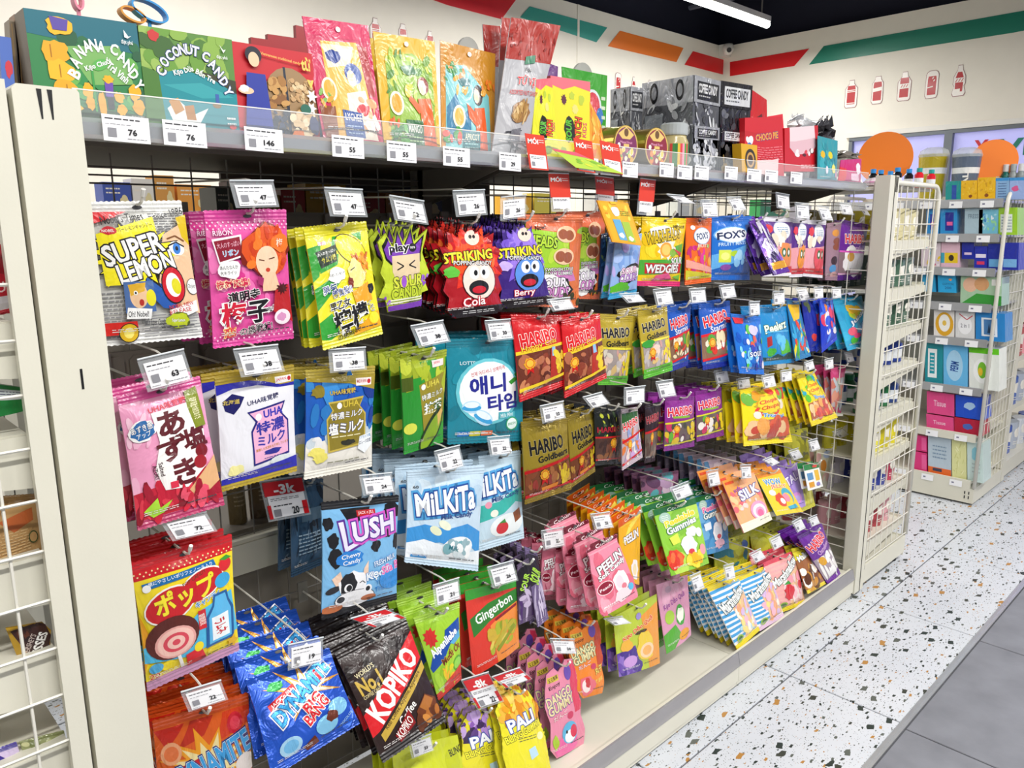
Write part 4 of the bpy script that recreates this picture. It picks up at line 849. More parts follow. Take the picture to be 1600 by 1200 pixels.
bag('white and violet hokkaido milk candy bag', [(335, 590), (459, 570), (464, 735), (346, 768)], 'e9e9ef', [
    ('P', [(0, 7), (100, 7), (100, 18), (76, 17), (50, 12), (20, 12), (0, 16)], '2c2ca8'), ('P', [(40, 7), (100, 7), (100, 15), (80, 15), (60, 10)], 'b8a030'), ('R', 74, 8, 96, 14, 'f4f0ee'), ('T', 'JAPAN', 82, 11, 14, 3, 2, 'c82a34'), ('E', 93, 11, 2.4, 2, 'c82a34'), ('P', [(6, 22), (18, 16), (32, 20), (26, 28), (18, 34), (8, 30)], '1c1c60'), ('T', '北海道', 16, 23, 20, 4, 0, 'd8c060', 'k', .06),
    ('T', 'UHA味覚糖', 56, 25, 42, 5, 5, '2a2a5a'), ('P', [(34, 34), (86, 30), (80, 40), (90, 48), (90, 80), (40, 84), (38, 52), (44, 44)], '1f1f78'), ('P', [(37, 35.5), (83, 32), (77.5, 40), (88, 49), (88, 78), (42, 82), (40, 53), (47, 44)], 'f0b4d4'),
    ('T', 'UHA', 68, 38, 26, 6.5, 4, '3434b0', None, .05, .05), ('E', 48, 40, 4, 3.2, 'w'), ('T', '特濃', 64, 50, 38, 11, 5, '3434a0', None, .05, .03), ('T', 'ミルク', 65, 61.5, 38, 9, 5, '3434a0', None, .05, .03), ('T', '厳選した乳原料を使用しています', 66, 69, 46, 2.6, 4, 'c88a20'), ('B', 66, 74, 13, 3, '2a2a90'), ('J', 54, 78, 78, 80, 1, '2a2a90'), ('B', 18, 84, 10, 5, 'f2eca0'), ('B', 76, 84, 16, 4, 'd8e0e0'), ('P', [(0, 90), (100, 84), (100, 95), (0, 95)], '2c2ca8')],
    n=3, step=.045, seal='a8902c', seal2='ac9430', bulge=.014)
bag('blue and gold salted milk candy bag', [(477, 579), (586, 572), (581, 728), (475, 749)], '1f5cb8', [
    ('P', [(0, 68), (100, 58), (100, 95), (0, 95)], 'e8e4da'), ('C', 0, 60, 96, 74, 20, 9, ['c8d4dc', 'e8e8e8', 'b0c0cc']), ('C', 0, 10, 100, 56, 20, 12, ['1f4fb0', '2a78c0', '3a8ad0', '143a90']), ('P', [(0, 7), (100, 7), (100, 22), (60, 14), (0, 10)], 'a89434'), ('R', 70, 10, 94, 17, 'f4e8e4'), ('T', 'MADE IN JAPAN', 79, 13.5, 14, 4, 0, 'c82a34'), ('E', 90, 13.5, 2.8, 2.2, 'c82a34'), ('B', 16, 20, 10, 6, '8a7a28'),
    ('T', 'UHA味覚糖', 50, 21, 38, 5, 2, 'd8b838', '1c2c60', .05), ('P', [(28, 30), (82, 27), (76, 36), (86, 44), (86, 74), (30, 78), (26, 46), (34, 38)], 'c8b048'), ('P', [(30, 31.5), (80, 29), (74, 36), (84, 45), (84, 72), (32, 76), (28, 47), (36, 38)], '8a7a24'), ('T', 'UHA', 62, 33, 24, 5.5, 2, 'd8c040'), ('E', 44, 34, 3.6, 3, 'w'), ('T', '特濃ミルク', 56, 43, 48, 6.5, 3, 'w', '2a3a70', .05), ('T', '塩ミルク', 56, 55, 52, 10.5, 3, 'w', '1c2c70', .07, .03), ('J', 34, 62, 78, 65, 1, 'e8e0b0'), ('B', 58, 70, 12, 3, '2c2c20'), ('B', 14, 76, 11, 5, 'ece070'), ('B', 20, 82, 11, 5, 'e8dc68'), ('P', [(76, 66), (94, 64), (98, 76), (86, 84), (74, 78)], 'f0f4f6'), ('T', 'フランス産', 86, 67, 18, 3, 5, '4090c8'), ('T', 'ロレーヌ岩塩', 86, 72, 20, 4, 5, '2a3a60'), ('J', 30, 86, 80, 89, 1, '888870')],
    n=3, step=.045, seal='b09c3c', seal2='e4e0d4', bulge=.014)
bag('green matcha milk candy bag', [(624, 562), (698, 546), (692, 690), (631, 710)], '3a9a34', [
    ('C', 0, 6, 100, 40, 26, 14, ['a8b82c', 'c0cc40', '98a828']), ('R', 0, 20, 22, 34, '4a5a18'), ('P', [(22, 22), (40, 22), (38, 96), (0, 96), (0, 36), (22, 34)], '2a9030'), ('P', [(34, 30), (96, 22), (88, 34), (98, 44), (96, 76), (44, 80), (38, 48)], '96892a'), ('R', 66, 8, 92, 15, 'f0e0e0'), ('T', 'JAPAN', 76, 11, 14, 3, 0, 'c82a34'), ('T', 'UHA', 66, 31, 32, 6, 5, 'dcd050'), ('E', 44, 33, 5, 3, 'w'), ('T', '特濃ミルク', 66, 43, 52, 6, 6, 'w', '2a4a20', .05), ('T', '抹茶', 68, 55, 44, 10, 6, 'w', '1c5a24', .07, .04), ('J', 44, 60, 90, 64, 1, 'e8e0b0'), ('E', 66, 82, 34, 15, '1c3414', -34), ('E', 66, 83, 30, 11, '86a828', -34), ('P', [(78, 66), (90, 60), (94, 64), (82, 80)], 'd8b060'), ('E', 14, 74, 14, 6, 'd8dc50')],
    n=3, step=.04, seal='a0b030', seal2='2a9030', bulge=.013)
bag('teal mint tablet bag with korean lettering', [(696, 531), (821, 527), (817, 688), (699, 694)], '1a8296', [
    ('C', 0, 8, 100, 92, 20, 12, ['1c8a9e', '187688', '2494a8']), ('T', 'LOTTE', 23, 22, 18, 3.2, 0, 'dceef2'), ('E', 50, 50, 42, 32, '6ac4d0'), ('E', 50, 50, 38, 29, 'f2f6f6'), ('T', '언제 어디서나 상쾌하게', 48, 30, 44, 4, 9, 'c83038'), ('T', '애니', 48, 43, 46, 17, 5, '22268c', None, .05, .05), ('T', '타임', 68, 60, 40, 15, 5, '22268c', None, .05, .05), ('P', [(76, 41), (84, 37), (92, 38), (84, 42), (80, 44)], '3a9a3c'), ('P', [(84, 34), (88, 32), (88, 38)], '3a9a3c'),
    ('E', 27, 64, 12, 6, 'b8dcf0'), ('E', 27, 65, 12, 3, '3aa0d8'), ('E', 27, 62, 9, 3, 'e8f4fa'), ('E', 42, 75, 13, 7, 'b8dcf0', 20), ('E', 42, 76, 13, 3.4, '3aa0d8', 20), ('E', 42, 72.5, 10, 3.4, 'e8f4fa', 20), ('R', 62, 70, 86, 77, '48a8b4'), ('T', 'Milk Mint', 74, 73, 18, 4, 6, 'd8eef0'), ('E', 82, 82, 9, 7, '2a9a6a'), ('E', 82, 82, 7.4, 5.6, 'e4f4ee'), ('T', 'FRESH', 82, 82, 11, 2.6, 8, '2a8a5a'),
    ('R', 11, 88, 25, 93, '2a7cc8'), ('R', 26, 88, 40, 93, 'd8d030'), ('R', 41, 88, 56, 93, 'e87a50'), ('J', 13, 89, 54, 92, 1, 'w')], n=2, step=.05, rise=.002, seal='177688', bulge=.014)

# ---- row 2, gummy section
def happy(x=0): return [('P', [(0, 46), (100, 40), (100, 92), (0, 92)], '6a3020'), ('P', [(0, 43), (100, 37), (100, 41), (0, 47)], 'e8c828'), ('T', 'HARIBO', 46, 28, 76, 15, 6, 'd81820', 'f8e8e0', .07, .06), ('T', 'Happy Cola', 44, 38, 70, 8, 7, 'f0d030', 'a01018', .05), ('C', 6, 50, 70, 88, 26, 9, ['8a3c28', '5a2418', 'b06848', 'c88058']), ('P', [(64, 44), (76, 43), (84, 84), (58, 86)], 'b02c20'), ('P', [(66, 42), (74, 42), (76, 54), (66, 54)], '8ac0e8'), ('C', 76, 46, 96, 80, 10, 8, ['e8c828', 'd8b020']), ('P', [(0, 86), (100, 80), (100, 84), (0, 90)], 'e8c828')] + medal(20, 58)
bag('red cola gummy bag beside the teal bag', [(798, 492), (879, 493), (886, 600), (812, 628)], 'cc1820', happy(), n=3, step=.035, seal='c01018')
bag('red cola gummy bag, right one of the pair', [(877, 500), (937, 490), (948, 590), (882, 622)], 'cc1820', happy(), n=3, step=.035, seal='c01018', Y=1.28)
def gbear(sour): return [('T', 'HARIBO', 47, 24, 80, 13, 4, '1a1a1c', 'e8e0c0', .06, .07), ('T', 'Goldbears', 52, 39, 72, 8, 4, '1a1a1c', None, .04, .03)] + window(4, 48, 92, 88, ['d8d0c0', 'c89890', 'd8b878', 'b8b0b0', 'e0c8b8'], 24, 'a09490', 10) + [('R', 0, 45, 100, 48, 'e8dc40'), ('C', 68, 52, 92, 84, 12, 7, ['e8d028', 'f0dc40']), ('P', [(0, 87), (100, 86), (100, 94), (0, 94)], '58b028')] + ([('B', 16, 50, 18, 6, '38983a')] if sour else []) + (medal(28, 64) if sour else [])
bag('pale gold sour bear gummy bag beside red bags', [(934, 491), (994, 495), (979, 601), (934, 601)], 'b29c30', gbear(0), n=2, step=.03, seal2='60b830', Y=1.3)
bag('pale gold sour bear gummy bag beside blue bags', [(996, 487), (1042, 479), (1051, 578), (1006, 592)], 'b29c30', gbear(1), n=2, step=.035, seal2='58b02c')
def starmix(): return [('T', 'HARIBO', 46, 24, 78, 15, 8, 'd8202a', 'f4f0ee', .08, .06), ('T', 'Starmix', 52, 37, 60, 9, 8, 'f4f0ee'), ('P', [(0, 50), (100, 40), (100, 80), (0, 86)], '8a6850'), ('P', [(0, 47), (100, 38), (100, 42), (0, 51)], 'd8202a'), ('C', 8, 52, 90, 80, 24, 10, ['f4f0ea', 'e8e0c8', '7a4a30', 'd83828', 'e8d8b0', '50a038']), ('E', 86, 56, 14, 14, 'd8c830'), ('E', 86, 56, 9, 9, '7a8a28'), ('P', [(0, 84), (100, 78), (100, 81), (0, 88)], 'd8202a')] + medal(24, 60)
bag('narrow blue starry mix gummy bag', [(1042, 481), (1080, 476), (1075, 570), (1047, 581)], '1c55b4', starmix(), n=2, step=.03, seal='1a50a8', seal2='1a2c90')
bag('blue starry mix gummy bag beside small blue sachet', [(1091, 476), (1140, 470), (1149, 569), (1098, 578)], '1c55b4', starmix(), n=3, step=.028, seal='1a50a8', seal2='1a2c90')
bag('small bright blue sachet with confetti fish', [(1141, 490), (1188, 495), (1194, 585), (1155, 583)], '1c70d0', [('C', 4, 20, 96, 92, 46, 8, ['30a0e8', '1858c0', '58c040', 'e8e0f0', 'e85a30', '80d0f8', '2a40b0']), ('P', [(2, 6), (40, 6), (26, 16), (6, 16)], 'd8303c'), ('T', 'sour', 60, 66, 50, 8, 6, 'f0f4f8', '1a3a90', .06), ('E', 56, 26, 16, 9, 'd0c8e8')], Y=1.25, n=2, step=.03)
bag('teal blue peelable gummy bag', [(1184, 482), (1229, 479), (1241, 566), (1193, 571)], '1c86c4', [('T', 'Peelerz', 46, 34, 74, 14, 7, 'eaf6e0', '2a5a30', .12, .05), ('R', 10, 42, 90, 44, '60b8e0'), ('P', [(0, 86), (20, 88), (40, 82), (60, 88), (80, 80), (100, 84), (100, 95), (0, 95)], '2a4a44'), ('P', [(40, 56), (60, 52), (80, 62), (90, 80), (52, 84)], '50b82c'), ('B', 22, 78, 14, 8, '40a830'), ('P', [(12, 52), (24, 50), (24, 66), (12, 70)], 'a82a2a'), ('C', 36, 50, 60, 74, 8, 10, ['60c0e8', '3aa0d8'])], n=2, step=.03)
bag('narrow yellow topped blue gummy pouch turned sideways', [(1229, 469), (1248, 470), (1267, 556), (1243, 564)], '1f78b0', [('P', [(0, 6), (100, 6), (60, 32), (20, 36)], 'e8b818'), ('C', 4, 40, 96, 90, 24, 16, ['38a0d0', 'e0d020', 'd84020', '50a838', 'e8e8e8'])], n=2, step=.03)
bag('dark blue glossy sachet, nearly edge on', [(1252, 466), (1278, 469), (1284, 546), (1262, 550)], '1c2c98', [('C', 10, 10, 80, 40, 10, 16, ['5a6a40', '2a3aa8']), ('B', 40, 74, 16, 8, 'c83a30')], n=2, step=.03)
bag('royal blue fruit sachet with red splashes', [(1280, 468), (1301, 466), (1308, 530), (1284, 551)], '1c3cc0', [('C', 10, 8, 90, 90, 24, 16, ['e08030', '2a58d8', 'e8e0e8', 'd83a60', '4a80e8'])], n=1, Y=1.26)
bag('large sky blue gummy bag at the right end', [(1301, 472), (1346, 462), (1369, 536), (1324, 548)], '2ea4d0', [('C', 0, 8, 100, 90, 12, 14, ['38b0d8', '2898c8']), ('C', 26, 22, 74, 34, 12, 10, ['b8cc30', 'e8b830', 'd8d840']), ('T', 'Juicie', 50, 42, 56, 10, 16, 'f4f8fa', '1c50a0', .1, .04), ('T', 'FIN', 66, 54, 30, 9, 16, '40c0e8', '1c50a0', .08), ('E', 22, 66, 11, 8, 'e8607a'), ('E', 64, 76, 10, 7, 'f08a20'), ('E', 24, 84, 11, 7, '48b838'), ('E', 32, 76, 9, 5, 'e84a80')], n=2, step=.03)

# ---- row 3, gummy section
def gold(): return [('T', 'HARIBO', 49, 31, 78, 17, 4, '1a1a1c', 'd8c890', .05, .07), ('T', 'Goldbears', 60, 46, 70, 8, 5, '1a1a1c', None, .04, .03), ('P', [(0, 62), (100, 52), (100, 90), (0, 94)], '7a4428'), ('C', 4, 62, 96, 90, 34, 8, ['8a4a2c', '6a3420', 'a8683a', 'c09040', '9a3a30']), ('P', [(0, 60), (100, 50), (100, 54), (0, 64)], 'c81c20'), ('C', 70, 60, 94, 88, 12, 7, ['e8c828', 'd8b420']), ('P', [(30, 84), (66, 82), (64, 90), (34, 92)], 'e88a28'), ('P', [(0, 90), (100, 86), (100, 90), (0, 94)], 'c81c20')] + medal(36, 68)
bag('gold bear gummy bag, larger left one', [(814, 660), (886, 653), (893, 764), (820, 788)], 'a08a2c', gold(), n=3, step=.035, seal='98822a', seal2='8a7222', m=FOIL)
bag('gold bear gummy bag, narrower right one', [(886, 650), (929, 637), (930, 736), (892, 762)], 'a08a2c', gold(), n=3, step=.035, seal='98822a', seal2='8a7222', m=FOIL, Y=1.3)
bag('black tropical gummy bag with starry top', [(928, 640), (972, 637), (971, 724), (930, 728)], '1a201c', [('C', 4, 8, 96, 50, 16, 5, ['c8d040', '48603a']), ('T', 'HARIBO', 50, 36, 90, 9, 0, 'a02030', None, .05, .04), ('R', 0, 50, 100, 90, '4a3028'), ('R', 0, 48, 100, 51, 'c01c20'), ('C', 6, 56, 94, 86, 20, 11, ['6a4030', '8a5a38', '3a2420']), ('R', 0, 88, 100, 91, 'c01c20')] + medal(60, 60, 1.3), n=4, step=.024, seal='141814')
bag('slim colourful tropical gummy bag with leafy top', [(971, 640), (996, 636), (1004, 714), (972, 735)], 'b8a8b0', [('P', [(0, 6), (100, 6), (90, 26), (0, 34)], '2c5a28'), ('T', 'HARIBO', 50, 27, 92, 13, 10, 'd8202a', 'f4f0f0', .08, .06), ('C', 4, 40, 96, 90, 30, 14, ['c8a8b8', 'e8d0c8', 'd87840', '8a9ac8', 'c8a0d0', 'e8e0d8']), ('P', [(0, 52), (100, 44), (100, 48), (0, 57)], 'c81c20'), ('P', [(0, 90), (100, 82), (100, 86), (0, 94)], 'c81c20')] + medal(34, 62, 1.2), Y=1.26)
bag('dark slim gummy bag beside purple pair', [(1008, 633), (1033, 628), (1023, 720), (1007, 724)], '2a1820', [('T', 'HARIBO', 50, 24, 92, 12, 10, 'a82030', 'd8c8c8', .05, .05), ('R', 0, 48, 100, 90, '6a5a50'), ('C', 6, 50, 94, 88, 16, 14, ['8a7060', '9a8a80', '584038']), ('P', [(0, 46), (100, 40), (100, 44), (0, 50)], 'c81c20')] + medal(44, 56, 1.2), n=2, step=.03)
def purp(): return [('T', 'HARIBO', 50, 27, 88, 15, 3, 'd8303c', 'f4e8f0', .09, .06), ('R', 20, 36, 76, 40, '8ab838'), ('P', [(0, 50), (100, 44), (100, 88), (0, 90)], '6a5a58'), ('C', 6, 52, 94, 86, 26, 10, ['e8e0d8', '5a3a4a', 'c83a60', '60a838', '4a4a40', 'd8b830']), ('P', [(0, 48), (100, 42), (100, 45), (0, 51)], 'd8d030'), ('P', [(0, 88), (100, 84), (100, 87), (0, 91)], 'd8d030'), ('C', 80, 50, 98, 80, 8, 8, ['e8c828'])] + medal(30, 60)
bag('purple berry gummy bag, left one of the pair', [(1039, 620), (1085, 619), (1085, 697), (1037, 705)], '8a2a8c', purp(), n=3, step=.03, seal='78207c')
bag('purple berry gummy bag, right one of the pair', [(1086, 612), (1127, 605), (1131, 680), (1088, 690)], '8a2a8c', purp(), n=3, step=.03, seal='78207c', Y=1.3)
bag('plain yellow foil bag seen edge on', [(1128, 602), (1158, 600), (1158, 692), (1130, 684)], 'ccc02c', [('C', 0, 8, 100, 92, 12, 20, ['c0b424', 'd8cc3a'])], n=2, step=.04, m=FOIL, Y=1.33)
def chupa(t): return [('C', 4, 8, 96, 50, 26, 9, ['e04030', 'f0a020', '70b040', 'f4e8d8'] if not t else ['28a0b8', '60b838', 'e8d020']), ('S', 50, 32, 30, 18, 12, .86, 'c8a020'), ('S', 50, 32, 27, 16, 12, .86, 'f2d424'), ('T', 'Chupa', 50, 26, 42, 8, 4, 'd8401c', None, .05, .04), ('T', 'Chups', 52, 36, 42, 8, 4, 'd8401c', None, .05, .04), ('T', 'Tropical', 58, 52, 50, 8, -4, '3a80c8', 'f4f4f4', .1, .04), ('P', [(8, 58), (92, 56), (96, 88), (6, 90)], 'a8603c'), ('C', 12, 60, 90, 86, 26, 10, ['d85a3a', 'e8a050', 'c04838', 'e8c090'])]
bag('yellow lollipop brand gummy bag with red fruit', [(1156, 610), (1221, 598), (1238, 690), (1162, 697)], 'f0d81c', chupa(0), n=3, step=.035, seal='f0d81c', Y=1.27)
bag('yellow and turquoise lollipop brand gummy bag', [(1244, 587), (1271, 580), (1309, 652), (1268, 666)], 'e8d020', chupa(1), n=4, step=.026, seal='e0c81c', Y=1.27)
bag('pink topped clear sweet bag at the right end', [(1298, 576), (1322, 570), (1314, 645), (1299, 642)], 'd84a80', [('R', 0, 24, 100, 90, 'c8b8b8'), ('C', 10, 30, 90, 86, 26, 16, ['e8a088', 'd88070', 'a8b8a8', 'c8d0d8'])], n=2, step=.03)

# ---- row 3, left
bag('red and yellow pop candy bag with blue soda bottle', [(203, 882), (362, 835), (374, 1015), (230, 1080)], 'f0d828', [
    ('P', [(0, 7), (100, 7), (100, 13), (0, 14)], 'c81c24'), ('D', 0, 8, 100, 12.5, 18, 2, .9, 'f0e0a0'), ('P', [(0, 40), (8, 60), (0, 86)], 'e8a020'), ('P', [(6, 17), (78, 14), (80, 19), (8, 22)], '1c6aa8'), ('T', '歯にやさしいポリフェノール入り', 44, 17.5, 64, 3, 2, 'f0f4f8'), ('E', 10, 21, 4, 3, 'w'), ('P', [(60, 50), (96, 44), (100, 80), (40, 84), (0, 78), (0, 66), (40, 60)], '50b8e0'),
    ('E', 30, 38, 26, 14, 'f4f0e8', -8), ('E', 64, 30, 24, 12, 'f4f0e8', -8), ('E', 30, 38, 24.5, 12.6, 'c81c24', -8), ('E', 64, 30, 22.5, 10.8, 'c81c24', -8), ('R', 30, 28, 62, 42, 'c81c24'), ('T', 'ポップ', 46, 34, 62, 17, 8, 'f2e030', '8a1018', .05, .05), ('T', 'POP CANDY', 56, 23, 26, 2.8, 18, '6a3a20'), ('T', 'キャンディ', 68, 43, 28, 5, 12, '2a8ac8', 'w', .1, .04),
    ('E', 90, 21, 7, 5.5, 'd8242c'), ('P', [(84, 16), (92, 14), (98, 17), (90, 18)], '3a9a30'), ('E', 86, 33, 9, 6, '3aa4d8'), ('P', [(74, 42), (90, 42), (92, 50), (97, 58), (95, 84), (62, 84), (64, 58), (72, 50)], '1c5a98'), ('P', [(76, 44), (88, 44), (90, 51), (94, 59), (92, 82), (66, 82), (67, 59), (74, 51)], '5ab4e4'), ('R', 70, 60, 90, 80, 'eef4f6'), ('T', 'ラムネ', 80, 70, 18, 9, -80, 'c8202a', None, .05, .03),
    ('R', 56, 50, 64, 66, 'd02430'), ('T', '期間限定', 60, 58, 13, 5, -82, 'f4e8e0'),
    ('E', 29, 64, 27, 17, '5a2018'), ('E', 31, 68, 21, 12.5, 'e8a8a0'), ('E', 31, 68, 18.5, 11, 'f4c4b8'), ('E', 31, 68, 13, 7.6, 'd84858'), ('E', 31, 68, 9, 5.2, 'f4c4b8'), ('E', 31, 68, 4, 2.4, 'd84858'), ('L', [(33, 80), (37, 92)], 3.4, 'f4f0ec'),
    ('P', [(40, 82), (56, 79), (62, 92), (42, 93)], 'd82028'), ('E', 22, 85, 7, 4, 'f0d828'), ('E', 54, 79, 5, 4, 'f0d828'), ('E', 10, 84, 7, 4, '50a8d8'), ('S', 92, 88, 8, 6, 5, .5, 'd8a828'), ('S', 66, 88, 4, 3, 5, .5, 'e8d040'), ('T', '20', 8, 90, 10, 4, 0, 'c8202a', 'f0e0a0', .06)],
    n=2, step=.04, rise=.004, seal='c01c24', seal2='b888a8', bulge=.019)
bag('light blue chewy candy bag with cow and black patches', [(502, 786), (623, 774), (620, 936), (502, 968)], '7cb8e4', [
    ('P', [(22, 7), (60, 7), (56, 14), (44, 18), (40, 28), (32, 20)], 'k'), ('B', 90, 13, 12, 8, 'k'), ('B', 6, 18, 6, 6, 'k'), ('B', 12, 33, 7, 7, 'k'), ('B', 14, 48, 9, 9, 'k'), ('B', 66, 42, 7, 6, 'k'), ('B', 84, 33, 6, 4, 'k'), ('B', 98, 42, 6, 8, 'k'), ('R', 42, 9, 66, 14, 'b81c24'), ('T', 'JACK n JILL', 54, 11.5, 20, 3, 2, 'f0d8d8'),
    ('P', [(16, 16), (26, 15), (30, 36), (50, 31), (51, 38), (24, 46)], '5a2a90'), ('P', [(18, 17.5), (24, 17), (28.5, 38.5), (48, 33), (48.5, 36.5), (25.5, 43.5)], 'e8e4f4'), ('T', 'USH', 64, 25, 56, 17, 6, 'e8e4f4', '5a2a90', .08, .07, 'd058c0'), ('B', 32, 50, 18, 8, '2a80d0'), ('T', 'Chewy', 33, 47.5, 24, 5, 7, 'w'), ('T', 'Candy', 34, 53, 22, 5, 7, 'w'),
    ('P', [(10, 66), (20, 60), (24, 70), (16, 74)], 'f0cdb4'), ('P', [(50, 60), (56, 54), (56, 66), (48, 68)], 'f0cdb4'), ('E', 12, 76, 9, 3, '2a2a30', -12), ('E', 58, 68, 8, 3, 'f0f0f4', -6), ('B', 36, 76, 18, 15, 'f4f4f6'), ('B', 30, 72, 11, 11, '1c1c20'), ('E', 30, 76, 5, 4, 'f4f4f6'), ('E', 31, 76, 3.5, 3, '1c1c20'), ('L', [(44, 73), (48, 71.5), (52, 74)], 1, 'k'), ('E', 40, 87, 26, 8.5, '2a2a30'), ('E', 40, 87, 25, 8, 'f4f4f6'), ('E', 22, 86, 5, 3, '2a2a30'), ('E', 56, 80, 5.5, 4, 'f4f4f6'), ('E', 56, 80, 3, 2.4, '1c1c20'), ('E', 12, 93, 14, 3.5, 'b8683c'), ('E', 58, 89, 10, 3, 'b8683c'),
    ('T', 'FRESH MILK', 80, 57, 32, 5, 9, 'f0f6fa', '2a80c8', .06), ('T', 'Kẹo', 66, 69, 24, 9, 8, 'f0f6fa', '2a80c8', .07, .03), ('E', 90, 75, 18, 11, '3a90dc'), ('T', 'Sữa B', 88, 65, 26, 8, 8, 'e868b0', 'f0e8f4', .06, .03), ('T', 'Thật mềm', 84, 75, 34, 6, 8, '2a80c8'), ('T', 'Thật ngon', 84, 82, 36, 7, 8, '2a80c8')],
    n=0, seal='18181c', seal2='1a1a1e', bulge=.019, seam=.06)
bag('shade-darkened back of a blue cow candy bag', [(452, 752), (505, 748), (506, 880), (455, 902)], '35506a', [('C', 4, 8, 96, 50, 12, 14, ['1c2430', '4a6a88']), ('R', 30, 30, 92, 44, '5a7488'), ('C', 8, 50, 92, 90, 30, 7, ['202c3a', '6a7f92', '2a4058']), ('J', 20, 56, 90, 80, 6, '8aa0b0')], Y=1.45, n=1, step=.05)  # same blue bag, with its shade mixed into the colours
bag('pale blue milk candy bag with splash, front', [(636, 736), (757, 727), (747, 892), (632, 878)], 'c9dfef', [
    ('C', 4, 8, 96, 40, 10, 12, ['d4e6f2', 'bcd6ea']), ('P', [(0, 62), (20, 56), (50, 60), (78, 54), (100, 62), (100, 84), (84, 76), (70, 80), (40, 74), (0, 80)], '3a94d8'), ('P', [(0, 78), (20, 72), (50, 78), (70, 84), (100, 80), (100, 94), (0, 94)], 'eef4f8'), ('T', 'MiLKiTa', 48, 32, 78, 22, 7, 'f2f6fa', '1c4a98', .10, .06, '50a0d8'), ('T', 'Milk Candy', 62, 46.5, 44, 6.5, 6, '2a4a88', None, .04, .03),
    ('E', 46, 56, 9, 4.4, 'eef2d8', 20), ('E', 34, 62, 8, 4.4, 'e8ecc8', 20), ('E', 66, 78, 22, 11, 'f0f4f6', -8), ('C', 50, 72, 82, 86, 20, 6, ['d8e4e8', '7ab0b8', 'f8fafa', '98b8c0']), ('T', 'Milk', 60, 79, 14, 5, -8, '2a7a88'), ('R', 6, 90, 26, 93, '3a90d0'), ('T', '60', 9, 17, 6, 3, 0, '444444')],
    n=4, step=.042, rise=.003, seal='c2d8e8', bulge=.018, hy=.03)
bag('pale blue milk candy bag with strawberry, right one', [(748, 714), (813, 704), (819, 840), (746, 862)], 'c4dbe8', [
    ('P', [(0, 52), (40, 50), (70, 42), (100, 40), (100, 58), (80, 54), (50, 64), (0, 70)], '3ab4a8'), ('T', 'MiLKiTa', 34, 30, 104, 20, 6, 'f2f6fa', '1c4a98', .10, .06, '50a0d8'), ('T', 'Milk Candy', 58, 46, 66, 6.5, 6, '2a4a88', None, .04, .03), ('E', 60, 78, 38, 13, 'eef4f4'), ('E', 48, 80, 13, 7, 'd03038'), ('P', [(40, 74), (52, 70), (56, 75)], '3a9038'), ('P', [(72, 66), (90, 62), (94, 74), (78, 78)], '8a4a24'), ('E', 30, 62, 8, 4, 'f0f0e0'), ('E', 18, 52, 7, 3.6, 'e89ab0')],
    n=4, step=.042, seal='bed4e2', bulge=.016, Y=1.31)

# ---- row 4
bag('orange and red dynamite chew bag at the bottom left', [(238, 1128), (388, 1083), (402, 1275), (250, 1320)], 'e0601c', [
    ('P', [(0, 8), (30, 8), (10, 24)], 'c82818'), ('P', [(36, 8), (60, 8), (48, 20), (20, 26)], 'c03018'), ('P', [(70, 8), (100, 8), (100, 20), (60, 28)], 'd84018'), ('S', 52, 44, 60, 30, 14, .5, 'f0a020'), ('S', 52, 44, 44, 22, 14, .5, 'f4e0a0'), ('E', 14, 28, 10, 9, 'f0a878'), ('E', 14, 28, 7, 6, 'e87840'), ('P', [(2, 44), (40, 36), (42, 44), (4, 52)], 'c81c24'), ('T', "JACK'n JILL", 22, 44, 36, 5.5, 10, 'f4f0ee'), ('E', 82, 18, 9, 8, 'd02430'), ('E', 82, 18, 6, 5, 'e84050'),
    ('T', 'DYNAMITE', 56, 42, 96, 17, 16, '3aa0e0', 'w', .05, .05, '1c3a80'), ('T', 'CHEWS', 66, 60, 54, 12, 14, '3aa0e0', 'w', .06, .05), ('E', 92, 52, 12, 8, 'f4e8e0'), ('C', 0, 66, 100, 92, 20, 8, ['f4e8dc', 'e07030', 'c83018'])], n=3, step=.035, rise=.006, seal='d0501c', bulge=.019, m=FOIL)
bag('blue dynamite big bang chocolate mint bag', [(383, 1062), (514, 1012), (562, 1130), (425, 1215)], '2456c4', [
    ('C', 0, 8, 100, 94, 18, 10, ['2a60cc', '1e4cb4', '2858c8']), ('S', 56, 34, 50, 34, 12, .35, 'd89a38'), ('S', 56, 34, 34, 24, 12, .4, 'f4ecd8'), ('B', 26, 18, 9, 5, '2a9a48'), ('P', [(12, 34), (44, 22), (46, 30), (14, 42)], 'c81c24'), ('T', "JACK'n JILL", 29, 32, 28, 5, 20, 'f4f0ee'),
    ('T', 'DYNAMITE', 54, 34, 84, 17, 26, '40a8e8', '14307a', .07, .05, 'f4f4f8'), ('T', 'i', 74, 24, 3, 14, 20, 'd02430'), ('T', 'BIG', 58, 50, 22, 11, 26, 'd8242c', 'w', .09, .06), ('T', 'BANG', 60, 60, 32, 12, 26, 'd8242c', 'w', .09, .06),
    ('E', 24, 82, 12, 9, 'a8d4f0'), ('E', 24, 82, 8, 6, '78bce8'), ('E', 66, 80, 13, 10, '88c8ec'), ('E', 84, 68, 12, 10, '88c8ec'), ('B', 74, 74, 8, 7, '6a3020'), ('P', [(36, 90), (50, 84), (54, 93), (40, 95)], '6a3018'), ('T', 'CHOCOLATE', 88, 86, 20, 3, 22, 'a8d0f0')],
    n=4, step=.045, rise=.012, seal='2050b8', seal2='1c48a8', bulge=.02, Y=1.29, m=FOIL)
